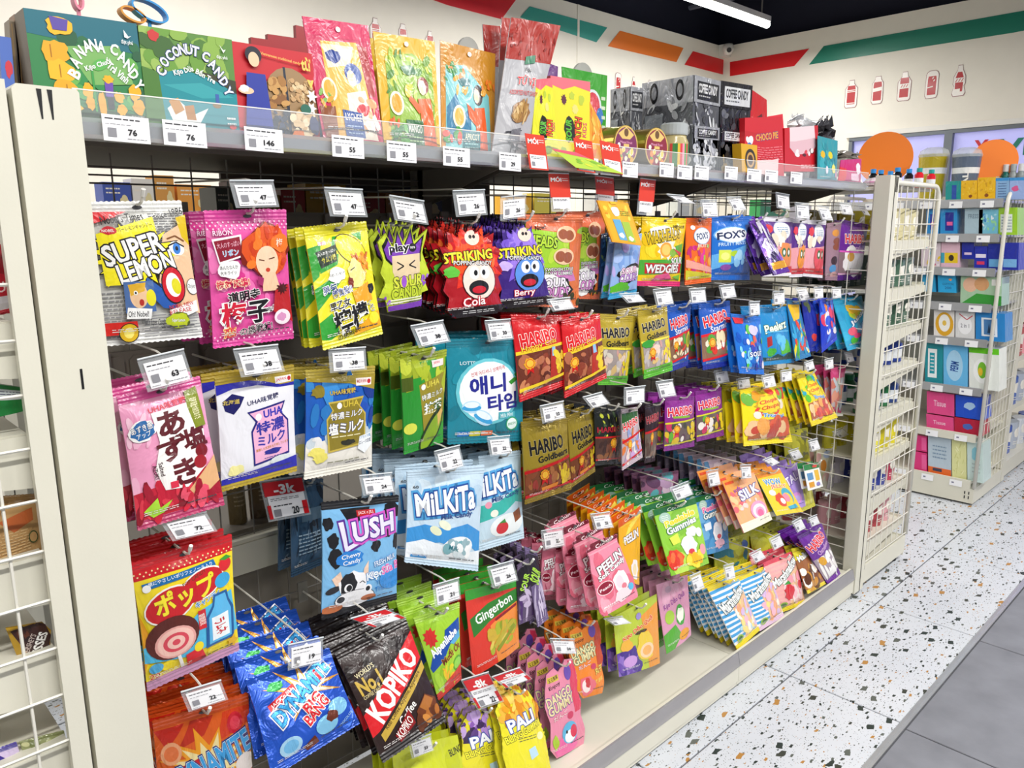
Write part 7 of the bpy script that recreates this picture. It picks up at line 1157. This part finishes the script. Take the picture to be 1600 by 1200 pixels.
# labels in the top shelf strip
LB = [(158, 177, 74, '76'), (253, 186, 68, '76'), (381, 197, 60, '146'), (518, 210, 50, '55'), (604, 219, 46, '55'), (692, 228, 42, '55'), (780, 237, 34, '29'), (939, 248, 30, ''), (973, 252, 24, ''), (1031, 253, 22, ''), (1059, 257, 23, ''), (1086, 258, 22, ''), (1133, 259, 20, ''), (1168, 263, 22, ''), (1196, 265, 20, ''), (1236, 268, 18, ''), (915, 246, 20, '')]
for i, (u, v, w, num) in enumerate(LB):
    Yl = 1.2135; a, b_ = onY(u, v, Yl), onY(u + w, v + w * .11, Yl); ht = np.array([0, 0, -.036]); f = Face([a, b_, b_ + ht, a + ht]); s = MB(); f.body(s, lin('f2f2f4'), nu=1, nv=1, thick=.0006)
    f.print_(s, [('J', 6, 8, 80, 22, 1, '3a3a3e'), ('J', 6, 32, 60, 38, 1, '9a9aa0'), ('R', 10, 50, 28, 84, '8e8e94'), ('J', 50, 84, 92, 90, 1, '8a8a90')] + ([('T', num, 62, 62, 9 * len(num), 22, 0, '1c1c20', None, .04, .03)] if num else []))
    where = ['under the green banana candy box', 'under the green coconut candy box', 'under the red nut candy box', 'under the magenta lychee pouch', 'under the yellow mango pouch', 'under the ochre apricot pouch', 'under the silver nut pouch', 'under the left gold tin', 'left under the right gold tin', 'right under the right gold tin', 'under the candy jar', 'under the silver coffee column', 'under the dark coffee column', 'under the yellow mint tin', 'under the red display box left half', 'under the red display box right half', 'beside the second red shelf tag'][i]
    tag(s.build('shelf_label', CARD, origin=a), 'white shelf edge price label ' + where, 'price label', 'white price labels on the top shelf edge')
for i, (TL, TR, BL) in enumerate([((820, 208), (850, 212), (828, 264)), ((896, 215), (925, 221), (902, 266)), ((937, 219), (967, 226), (944, 268))]):
    Yl = 1.209; a, b_, d = onY(*TL, Yl), onY(*TR, Yl), onY(*BL, Yl); f = Face([a, b_, b_ + d - a, d]); s = MB(); f.body(s, lin('d93a22'), nu=1, nv=1, thick=.0008)
    f.print_(s, [('T', 'MỚI', 36, 18, 52, 17, 0, 'w', None, .05, .07), ('J', 66, 12, 92, 24, 2, 'f8e0d8'), ('R', 8, 58, 92, 96, 'f2f2f4'), ('J', 14, 62, 80, 70, 2, '3a3a3e'), ('R', 14, 78, 30, 90, '8e8e94')])
    tag(s.build('red_shelf_tag', CARD, origin=a), ['red shelf tag below the leaning sour gummy pouch', 'red shelf tag below the upright yellow gummy box', 'red shelf tag left of the gold tins'][i], 'price tag', 'red tags on the top shelf edge')
q = [onY(*p, 1.205) for p in [(862, 232), (900, 238), (976, 272), (900, 262)]]; f = Face(q); s = MB(); f.body(s, lin('b8d848'), nu=2, nv=2, thick=.001); f.print_(s, [('P', [(0, 0), (100, 0), (100, 30), (0, 14)], 'e85a70'), ('C', 20, 30, 90, 90, 12, 8, ['e0e040', '88c038'])])
tag(s.build('promo_strip', CARD, origin=q[0]), 'lime and pink printed strip lying along the shelf edge', 'promo card')

# ---------------------------------------------------------------- far side stock glimpsed through the grid
hx0, hx1 = onY(345, 280, 2.0)[0], onY(765, 280, 2.0)[0]
b = MB(); b.box(hx0, 2.0, 1.506, hx1, 2.01, 1.641); tag(b.build('added_dark_panel', PAINTD, origin=(hx0, 2.0, 1.506)), 'dark panel added to darken the view behind the rear shelf cartons', 'panel')  # dark sheet added so the gap behind the cartons stays dark
SH = mat('rear_shelf_paint', '6e675e', .6)
b = MB(); b.box(.28, 1.64, 1.490, 2.96, 2.02, 1.505); b.box(.28, 1.66, .80, 1.16, 2.02, .815); tag(b.build('rear_shelf', SH, origin=(.28, 1.64, 1.49)), 'rear shelf boards of the gondola glimpsed through the wire grid', 'shelf')
b = MB(); b.box(.5, 2.98, 1.50, 5.9, 3.4, 1.555); b.box(.5, 2.975, 1.50, 5.9, 2.98, 1.556); b.box(.5, 3.0, 0, .56, 3.4, 1.5); b.box(5.8, 3.0, 0, 5.86, 3.4, 1.5); b.box(.5, 3.2, .1, 5.9, 3.22, 1.5); tag(b.build('rear_aisle_gondola', PAINT, origin=(.5, 3, 0)), 'cream gondola across the rear aisle glimpsed through the wire grid', 'shelving')
RB = [(160, 204, '2a4aa8', 'blue'), (206, 240, 'e8e4dc', 'white'), (242, 272, 'd8963a', 'tan'), (276, 330, 'e89a30', 'orange'), (336, 366, '4a5040', 'olive'), (368, 400, '8a2a20', 'rust'), (402, 436, 'c8941c', 'mustard'), (438, 475, 'b8201c', 'red'), (477, 540, 'd0a020', 'yellow'), (542, 600, 'a81c1c', 'crimson'), (602, 640, 'b07a30', 'brown'), (642, 690, '1c2a5a', 'navy'), (790, 830, 'e0a828', 'amber'), (835, 880, 'd8c850', 'straw'), (930, 965, 'd8d8d8', 'pale grey'), (975, 1010, 'e8b030', 'bright amber'), (1060, 1110, 'c8ccc8', 'silver'), (1190, 1230, '2a8a4a', 'green'), (1236, 1270, 'd8d4c8', 'ivory')]
for i, (u0, u1, c_, nm) in enumerate(RB):
    fr_ = i < 4 or 12 <= i; Yr = 3.0 if fr_ else 1.78; a, b_ = onY(u0, 290, Yr), onY(u1, 292, Yr); hh = (.11 if fr_ else .075) + .03 * ((i * 7) % 3) / 2; z0 = 1.555 if fr_ else 1.505
    b = MB(); b.box(a[0], Yr, z0, b_[0], Yr + .09, z0 + hh, lin(c_)); f = Face([np.array([a[0], Yr, z0 + hh]), np.array([b_[0], Yr, z0 + hh]), np.array([b_[0], Yr, z0]), np.array([a[0], Yr, z0])]); f.n = np.array([0, -1., 0]); f.print_(b, [('J', 10, 14, 60, 40, 2, 'f0e8d8'), ('B', 74, 60, 16, 20, 'e8d8a0'), ('R', 0, 88, 100, 100, 'e8e4de')])
    tag(b.build('snack_carton', CARD, origin=(a[0], Yr, z0)), nm + ' snack carton glimpsed through the wire grid under the top shelf', 'carton', 'cartons on the rear shelf')
for i, (u0, u1, c_) in enumerate([(362, 388, '6a5a38'), (395, 450, '5a4430'), (455, 500, '4a3a2c')]):
    Yr = 1.72; a, b_ = onY(u0, 880, Yr), onY(u1, 860, Yr); q = [np.array([a[0], Yr, 1.02]), np.array([b_[0], Yr, 1.02]), np.array([b_[0], Yr - .01, .815]), np.array([a[0], Yr - .01, .815])]; f = Face(q, .02, 'pouch', i); s = MB(); f.body(s, lin(c_), nu=8, nv=10); f.print_(s, [('E', 60, 40, 18, 14, '8a7a60'), ('E', 60, 40, 14, 11, c_), ('J', 20, 60, 80, 80, 4, '9a8a70')])
    tag(s.build('paper_bag', FILM, origin=q[3]), ['olive', 'wide brown', 'dark brown'][i] + ' snack bag behind the wire grid near the red discount tag', 'snack bag', 'snack bags behind the grid')

# ---------------------------------------------------------------- goods on the right end rack
def jar(x, y, z, r, h, c1, c2, label, grp, name='jar', cat='jar'):
    t = empty(name, (x, y, z), label, cat, grp); o = np.array(t.location)
    b = MB(); b.lathe([(r * .94, 0), (r, r * .1), (r, h * .68), (r * .55, h * .80), (r * .5, h * .84)], x, y, z, lin(c1), n=14); 
    b.lathe([(r * 1.01, h * .15), (r * 1.01, h * .5)], x, y, z, lin('dfe2e6'), n=14); b.build('body', FILM, t, origin=o, smooth=False)
    b = MB(); b.lathe([(r * .62, h * .80), (r * .64, h * .82), (r * .64, h), (r * .58, h * 1.01)], x, y, z, lin(c2), n=14); b.build('cap', CARD, t, origin=o); return t
def pack(x, y, z, w, d, h, c, label, grp, name='sweet_pack', cat='pack', c2='f0ece0'):
    """small pillow pack standing on a shelf, printed face towards -Y and -X"""
    Q = [np.array(p, float) for p in ((x, y, z + h), (x + w, y, z + h), (x + w, y, z), (x, y, z))]; f = Face(Q, d * .45, 'flat', int(x * 999)); f.n = np.array([0, -1., 0]); b = MB(); f.body(b, lin(c), nu=6, nv=4, thick=d * .2); f.print_(b, [('B', 50, 40, 30, 20, c2), ('J', 20, 70, 80, 86, 2, c2)])
    return tag(b.build(name, FILM, origin=Q[3]), label, cat, grp)
rr = random.Random(5)
rows = ['top', 'second', 'third', 'fourth', 'fifth', 'sixth', 'seventh', 'lowest']
kinds = [('p', ['b8a830', '8a7a28', 'd0c8a0'], 'olive yellow'), ('p', ['6a7a72', '8a9890', '4a6a58'], 'grey green'), ('p', ['3a5a48', '5a7060', '2a4a3a'], 'dark green'), ('j', ['1c4aa8', '1c3a90'], ['e8eaee', 'c8ccd4'], 'blue and white'), ('j', ['1c6a3c', '1c3a7a'], ['1c8a5c', '207a50'], 'green capped'), ('p', ['d8cc28', 'c8bc20', 'e0d840'], 'bright yellow'), ('p', ['b83a58', '2a3a90', 'd8d0d8'], 'mixed red and blue'), ('p', ['c82830', 'a84048', 'd8a0a8'], 'red')]
for si, z in enumerate(RZ):
    K = kinds[si]
    for iy, y in enumerate((1.20, 1.34, 1.50)):
        for ix in range(4):
            x = 3.10 + ix * .098; lab = '%s %s on the %s shelf of the right end rack, %s row, %s' % (K[-1], 'jar' if K[0] == 'j' else 'sweet pack', rows[si], ['near', 'middle', 'rear'][iy], ['by the post', 'second', 'third', 'outermost'][ix])
            lab = ' '.join(lab.split()[:20]).replace(' of the right end rack', ', right rack').replace('on the ', 'on ')
            g = '%s goods on the right end rack' % K[-1]
            if K[0] == 'j': jar(x + .035, y + .04, z + .001, .034, .115, rr.choice(K[1]), rr.choice(K[2]), lab, g)
            else: pack(x, y + .02, z + .001, .088, .05, .105 + rr.uniform(0, .02) if z > .3 else .12, rr.choice(K[1]), lab, g)
b = MB(); b.box(3.08, 1.17, 1.634, 3.50, 2.04, 1.646); tag(b.build('rack_top_board', PAINT, origin=(3.08, 1.17, 1.634)), 'cream top board of the right end rack carrying small bottles', 'shelf')
for i, (u, c1, c2, lb) in enumerate([(1364, '101014', '2a88d0', 'black'), (1376, '101014', '2a88d0', 'black'), (1391, '101014', '2a88d0', 'black'), (1402, '101014', '2a88d0', 'black'), (1420, '101014', '2a88d0', 'black'), (1436, 'd8182a', '1c9a94', 'red'), (1455, 'd8182a', '1c9a94', 'red')]):
    Yb_ = 1.19 if u > 1425 else (1.24 if u > 1400 else 1.34); p = onY(u, 276, Yb_); jar(p[0], Yb_, 1.647, .017, .078, c1, c2, ['leftmost', 'second', 'third', 'fourth', 'fifth', 'first', 'last'][i] + ' small %s bottle with %s cap atop the right end rack' % (lb, 'blue' if lb == 'black' else 'teal'), 'small bottles on the right end rack', 'small_bottle', 'bottle')
p = onY(1372, 272, 1.25); b = MB(); b.lathe([(.0, 0), (.04, .004), (.045, .015), (.03, .03), (.0, .036)], p[0], p[1] + .01, 1.647, lin('ecd8e0'), n=16); b.lathe([(.031, .008), (.0455, .015), (.044, .018)], p[0], p[1] + .01, 1.6472, lin('d86ab0'), n=16)
tag(b.build('sweet_ball', FILM, origin=p), 'white and pink round sweet container before the black bottles', 'container')

# ---------------------------------------------------------------- goods on the far end rack (fronts on a plane facing -X)
def far(name, cat, label, q, base, art=(), X=4.525, depth=.14, m=None, side=None, grp=None):
    return box_thing(name, cat, label, q, X, depth, base, art, plane='X', m=m or FILM, side=side, group=grp)
def R4(x0, y0, x1, y1, s=.08): return [(x0, y0), (x1, y0 + (x1 - x0) * s), (x1, y1 + (x1 - x0) * s), (x0, y1)]
G = 'household goods on the far end rack'
far('wipes_pack', 'pack', 'teal flat pack on top of the far rack', R4(1478, 282, 1502, 306), '1c9490', [('R', 40, 20, 70, 90, '2a50a8')], grp=G)
far('yellow_pack', 'pack', 'left yellow pack on top of the far rack', R4(1502, 281, 1527, 306), 'ecb81c', [('C', 6, 10, 94, 70, 14, 7, ['f4cc38', 'd8a010']), ('B', 60, 78, 12, 8, '8a4a18')], grp=G)
far('yellow_pack', 'pack', 'right yellow pack on top of the far rack', R4(1528, 276, 1556, 306), 'ecb81c', [('C', 6, 10, 94, 70, 14, 7, ['f4cc38', 'd8a010']), ('B', 50, 78, 12, 8, '8a4a18')], grp=G)
far('tissue_pack', 'pack', 'left pale blue pack on top of the far rack', R4(1556, 277, 1577, 304), '88b0d8', [('R', 0, 0, 100, 14, '3a90d0'), ('J', 20, 20, 80, 90, 6, '5070a0')], grp=G)
far('tissue_pack', 'pack', 'right pale blue pack on top of the far rack', R4(1578, 276, 1608, 303), '98b0e0', [('R', 0, 0, 100, 14, '3a90d0'), ('B', 30, 50, 18, 14, 'd85a90')], grp=G)
rowdef = [
 # row 2 under first shelf
 (R4(1448, 322, 1468, 356), '2a88c8', [('R', 30, 20, 80, 80, '2a3aa0'), ('R', 40, 50, 70, 66, 'e86aa0')], 'blue pad pack, second shelf, left end'), (R4(1470, 320, 1496, 356), '2a90d0', [('R', 30, 14, 80, 84, '202a90'), ('R', 40, 50, 74, 64, 'e8609a')], 'blue pad pack with pink print, second shelf'), (R4(1508, 322, 1536, 356), 'a8c0cc', [('T', 'FRESSI', 50, 30, 60, 16, 0, '6a8090')], 'grey blue pack, second shelf middle'),
 (R4(1530, 326, 1560, 358), '78c0d8', [('C', 10, 20, 90, 90, 20, 8, ['a8dcE8'.lower(), '3a88c8', 'e8f0f4', '98d8a0'])], 'aqua striped pack, second shelf'), (R4(1561, 320, 1590, 358), '9ccc30', [('R', 10, 24, 74, 90, 'e4ece8'), ('J', 16, 30, 70, 84, 5, '8a98a8')], 'lime and white pack, second shelf'),
 (R4(1440, 378, 1470, 408), 'd8c8d0', [('C', 4, 10, 96, 90, 24, 9, ['2a98b8', 'e8c828', 'c83a70', 'f0e8ec'])], 'small mixed face mask box, third shelf left'), (R4(1471, 376, 1500, 410), 'e0b8c8', [('R', 20, 40, 90, 80, 'e8c428'), ('E', 55, 60, 14, 12, '3a2a20'), ('R', 0, 40, 18, 80, '38a0b8')], 'pink and yellow box, third shelf'), (R4(1503, 378, 1522, 404), '1c2a9c', [('R', 20, 60, 80, 74, 'e0c8e0')], 'navy box, third shelf, left'), (R4(1523, 384, 1543, 410), '2430a8', [('R', 10, 34, 90, 50, 'e8e0f0'), ('R', 20, 66, 80, 80, 'd83a60')], 'navy box with white band, third shelf'), (R4(1544, 380, 1564, 411), '1c2c98', [('R', 10, 60, 90, 90, '68a8d8')], 'navy box with blue base, third shelf'), (R4(1566, 378, 1592, 411), '2430a0', [('R', 10, 60, 90, 90, '78b0e0')], 'navy box at right, third shelf'),
 (R4(1442, 418, 1462, 455), '2898c8', [('B', 50, 40, 12, 8, 'e8a030')], 'sky blue wipes box, fourth shelf, left'), (R4(1466, 420, 1494, 456), '28a4dc', [('B', 70, 24, 10, 7, 'e89a60'), ('T', 'COTTON', 56, 50, 60, 13, 0, '1c5a90'), ('T', '200', 56, 72, 36, 15, 0, '1c5a90')], 'sky blue cotton box, fourth shelf'), (R4(1502, 424, 1566, 460), 'a8c8a8', [('E', 24, 30, 18, 26, 'e8b89a'), ('E', 52, 26, 18, 24, 'd8a070'), ('P', [(0, 100), (40, 60), (100, 66), (100, 100)], '3a9a3c'), ('R', 76, 8, 98, 30, 'f0f0ec')], 'green diaper pack with baby pictures, fourth shelf'),
 (R4(1460, 476, 1492, 515), 'e8e4e0', [('E', 52, 52, 44, 44, 'e0a828'), ('E', 52, 48, 28, 32, 'f6f4f0'), ('E', 52, 48, 10, 10, 'e8c050')], 'white wipes with yellow oval lid, fifth shelf'), (R4(1494, 475, 1524, 516), 'dcdcdc', [('E', 50, 50, 36, 34, 'f4f4f6'), ('T', '2 in 1', 50, 52, 44, 14, 0, '7a7a84'), ('L', [(20, 10), (60, 30), (90, 14)], 5, 'c03848')], 'white wipes with grey round lid, fifth shelf'), (R4(1526, 472, 1572, 520), '2a88d0', [('R', 20, 18, 74, 84, 'e8eef4'), ('R', 28, 24, 66, 78, '4a80b8'), ('P', [(40, 72), (46, 36), (52, 72)], '1c3a58')], 'blue wipes with tower window, fifth shelf'),
 (R4(1446, 534, 1474, 588), '1c8c98', [('R', 16, 14, 66, 86, 'f0f4f4'), ('R', 26, 24, 54, 76, '1c98a8'), ('J', 30, 28, 50, 72, 5, 'f0f4f4')], 'teal wipes with white frame, sixth shelf'), (R4(1475, 530, 1513, 592), '68b8e8', [('E', 46, 50, 34, 38, 'a8d4f0'), ('T', 'PERM', 46, 52, 44, 16, 84, '1c4a98', None, .05, .04)], 'light blue wipes with oval lid, sixth shelf'), (R4(1515, 534, 1562, 600), 'ecf0ea', [('R', 0, 0, 100, 14, '68cc20'), ('E', 44, 56, 30, 30, 'f8faf8'), ('E', 44, 54, 15, 20, '78c030'), ('E', 38, 58, 8, 10, 'e8c030')], 'white and lime wipes, sixth shelf right'),
 (R4(1448, 612, 1491, 646), 'e04a88', [('T', 'Tissue', 48, 50, 44, 26, 0, 'f4c8dc')], 'pink tissue pack, upper of the left pair'), (R4(1447, 648, 1490, 676), 'e04a88', [('T', 'Tissue', 48, 50, 44, 26, 0, 'f4c8dc')], 'pink tissue pack, lower of the left pair'), (R4(1493, 618, 1537, 652), '1c50c8', [('B', 50, 44, 20, 18, 'a8c8e8')], 'blue tissue pack above the dark red pack'), (R4(1491, 653, 1534, 678), 'b8183c', [('B', 50, 50, 20, 20, '4a68b8')], 'dark red tissue pack under the blue pack'),
 (R4(1428, 680, 1448, 704), 'd83078', [('R', 60, 10, 96, 90, 'e85a98')], 'magenta napkin pack, upper left of lowest shelves'), (R4(1428, 706, 1448, 738), 'd83078', [('R', 60, 10, 96, 90, 'e85a98')], 'magenta napkin pack, lower left of lowest shelves'), (R4(1450, 682, 1486, 742), 'b8c8d4', [('R', 0, 82, 100, 100, 'e86a20'), ('J', 20, 20, 80, 60, 4, '8098b0'), ('R', 20, 84, 60, 92, '3a3a50')], 'pale towel roll pack with orange base'), (R4(1487, 688, 1510, 750), 'e0e0a0', [('C', 10, 10, 90, 90, 18, 10, ['d0d088', 'f0f0c0'])], 'pale yellow soft pack, bottom right'), (R4(1511, 690, 1536, 755), 'c8dcd8', [('B', 50, 30, 24, 20, '88c8d8'), ('J', 30, 50, 80, 80, 3, 'a8b8b8')], 'pale aqua soft pack at bottom right corner')]
for q, c, a, lb in rowdef: far('household_pack', 'pack', lb + ', far end rack', q, c, a, grp=G)
def bucket(u, vb, wpx, vt, c1, label, txt=None):
    X = 4.66; p = onX(u, vb, X); r = abs(onX(u - wpx / 2, vb, X)[1] - onX(u + wpx / 2, vb, X)[1]) / 2; h = onX(u, vt, X)[2] - 1.64; t = empty('popcorn_bucket', (p[0], p[1], 1.64), label, 'bucket'); o = np.array(t.location)
    b = MB(); pr = [(r * .8, 0), (r * .9, h * .5)]; b.lathe(pr, p[0], p[1], 1.64, lin(c1), n=24); b.lathe([(r * .9, h * .5), (r * .93, h * .62)], p[0], p[1], 1.64, lin('eceef0'), n=24); b.lathe([(r * .93, h * .62), (r * .98, h * .85), (r * .98, h * .9)], p[0], p[1], 1.64, lin(c1), n=24); b.build('body', FILM, t, origin=o)
    b = MB(); b.lathe([(r * 1.0, h * .84), (r * 1.02, h * .88), (r * .9, h * .98), (r * .5, h * 1.04), (.001, h * 1.05)], p[0], p[1], 1.64, lin('d8dadc'), n=14); b.build('film_cover', CLEARM, t, origin=o)
    if txt:
        V, T = glyphs(txt, .03); lo, hi = V.min(0), V.max(0); q = (V - (lo + hi) / 2) / (hi - lo) * [h * .45, r * .4]; bb = MB(); bb.add(np.stack([np.full(len(q), p[0] - r * .93), p[1] - r * .3 + q[:, 1], 1.64 + h * .3 + q[:, 0]], 1), T, lin('f4f4f4')); bb.build('lettering', CARD, t, origin=o)
bucket(1456, 278, 46, 234, 'b8a424', 'mustard bucket with white band on the far end rack')
bucket(1507, 282, 46, 234, '5c6a80', 'slate grey bucket with white band on the far end rack', 'MAL')
for u, v, r_, lb in ((1383, 247, 41, 'large plain orange round sign left of the buckets'), (1553, 252, 34, 'smaller plain orange round sign right of the buckets')):
    X = 4.78; c = onX(u, v, X); R_ = abs(onX(u, v - r_, X)[2] - c[2]); t = empty('round_sign', c, lb, 'sign', 'orange round signs'); b = MB(); V = []; n = 40
    d = np.array([.72, -.69, 0]) # disc faces the aisle diagonal
    tt = np.array([.35, -.937, 0]); d = np.array([.937, .35, 0])
    for s_ in (0, .006): V += [c + tt * R_ * math.cos(2 * math.pi * i / n) + np.array([0, 0, R_ * math.sin(2 * math.pi * i / n)]) + d * s_ for i in range(n)]
    b.add(V, [tuple(range(n)), tuple(range(n, 2 * n))[::-1]] + [(i, (i + 1) % n, n + (i + 1) % n, n + i) for i in range(n)], lin('ff8412')); b.build('disc', CARD, t, origin=c)
    b = MB(); b.rod([c + [0, 0, -R_], [c[0], c[1], 1.62]], .004); b.build('stem', PWHITE, t, origin=c)
for i, u in enumerate((1518, 1528, 1538, 1548, 1560, 1572, 1584, 1596)):
    p = onX(u, 262, 4.80); jar(4.80, p[1], 1.63, .022, .12 + (.06 if i > 4 else 0), ['1c7a4a', '2a2a30', 'e88aa8', '9aa0a0', '8a9898', '1c6a60', '98a0a0', '8a9494'][i], ['a8b0b0', 'd8d8d8'][i % 2], ['leftmost', 'second', 'third', 'fourth', 'fifth', 'sixth', 'seventh', 'rightmost'][i] + ' slim bottle standing behind packs on the far end rack', 'slim bottles on the far end rack', 'slim_bottle', 'bottle')
for si, z in enumerate((1.3, 1.0, .72, .42, .11)):
    for k in range(5): pack(5.12 + k * .16, 1.22, z + .001, .14, .07, .17, [['7a5a9a', '5a8ab0', 'a8a8b0'], ['c83a68', '8a2a40', 'd87088'], ['c82a3a', 'b8404a', 'e8a0a8'], ['c8ccd4', '3a60b0', 'a8b0c0'], ['d0d4da', '3a5ab0', 'b0b8c4']][si][k % 3], 'snack pack %s from the post on the %s shelf, right edge gondola' % (['first', 'second', 'third', 'fourth', 'fifth'][k], ['top', 'second', 'third', 'fourth', 'bottom'][si]), 'packs on the right edge gondola')

# ---------------------------------------------------------------- goods on the left end rack
def lbag(desc, q, base, art, Y=1.19, **k): return bag(desc, q, base, art, Y=Y, dy=0, hook=False, name='snack_bag', cat='snack bag', hole=False, hy=.97, **k)
lbag('red snack bag behind wires at the left edge', [(-60, 385), (34, 380), (48, 482), (-40, 500)], 'b0182a', [('E', 70, 30, 24, 14, '8a1020'), ('T', 'PURE', 60, 60, 60, 14, 8, 'e8c8c8'), ('R', 0, 74, 100, 94, 'c8c4c8')])
lbag('green box shaped snack pack behind wires, left edge', [(-60, 592), (40, 606), (46, 640), (-50, 660)], '1c7a38', [('R', 50, 14, 96, 50, 'c8d0d0'), ('J', 54, 18, 92, 44, 3, '4a4a60')], kind='flat', bulge=.006)
lbag('crumpled brown paper bag on the left rack', [(-60, 780), (58, 772), (72, 862), (-40, 908)], 'b08a58', [('P', [(0, 8), (60, 8), (40, 30), (0, 26)], '9a7444'), ('P', [(40, 34), (90, 20), (90, 40), (60, 52)], 'b05a2c'), ('J', 10, 50, 80, 84, 8, 'c8a878'), ('E', 86, 66, 7, 10, '3a4a28'), ('E', 86, 66, 5.6, 8, 'b08a58')])
bag('brown chocolate bag with gold edge, left rack', [(6, 982), (70, 966), (94, 1012), (54, 1082)], 'b08a24', [('P', [(10, 6), (94, 4), (94, 50), (60, 90), (30, 60)], '3a201c'), ('C', 20, 8, 60, 30, 8, 8, ['5a3020', '2a1614']), ('T', "HERSHEY'S", 38, 36, 52, 10, 40, 'c8b8b0'), ('T', 'KISSES', 58, 48, 66, 18, 44, 'f0eeea', None, .05, .06)], Y=1.185, dy=0, hook=False, name='snack_bag', cat='snack bag', hole=False, outline=[(4, 0), (60, 4), (90, 8), (100, 40), (60, 100), (40, 96), (0, 40)], hy=.9)
lbag('pale green nut pouch low on the left rack', [(30, 1160), (100, 1142), (112, 1184), (44, 1204)], '8a9060', [('C', 6, 10, 94, 90, 20, 12, ['a8ac78', '70784a', 'c0c090'])])
lbag('purple wrapped snack at the bottom left corner', [(-30, 1180), (26, 1160), (50, 1230), (-20, 1250)], '3a2a88', [('P', [(40, 8), (100, 8), (100, 50)], 'c8b8d8'), ('C', 10, 40, 90, 90, 8, 12, ['4a38a0', '2a1c6a'])])
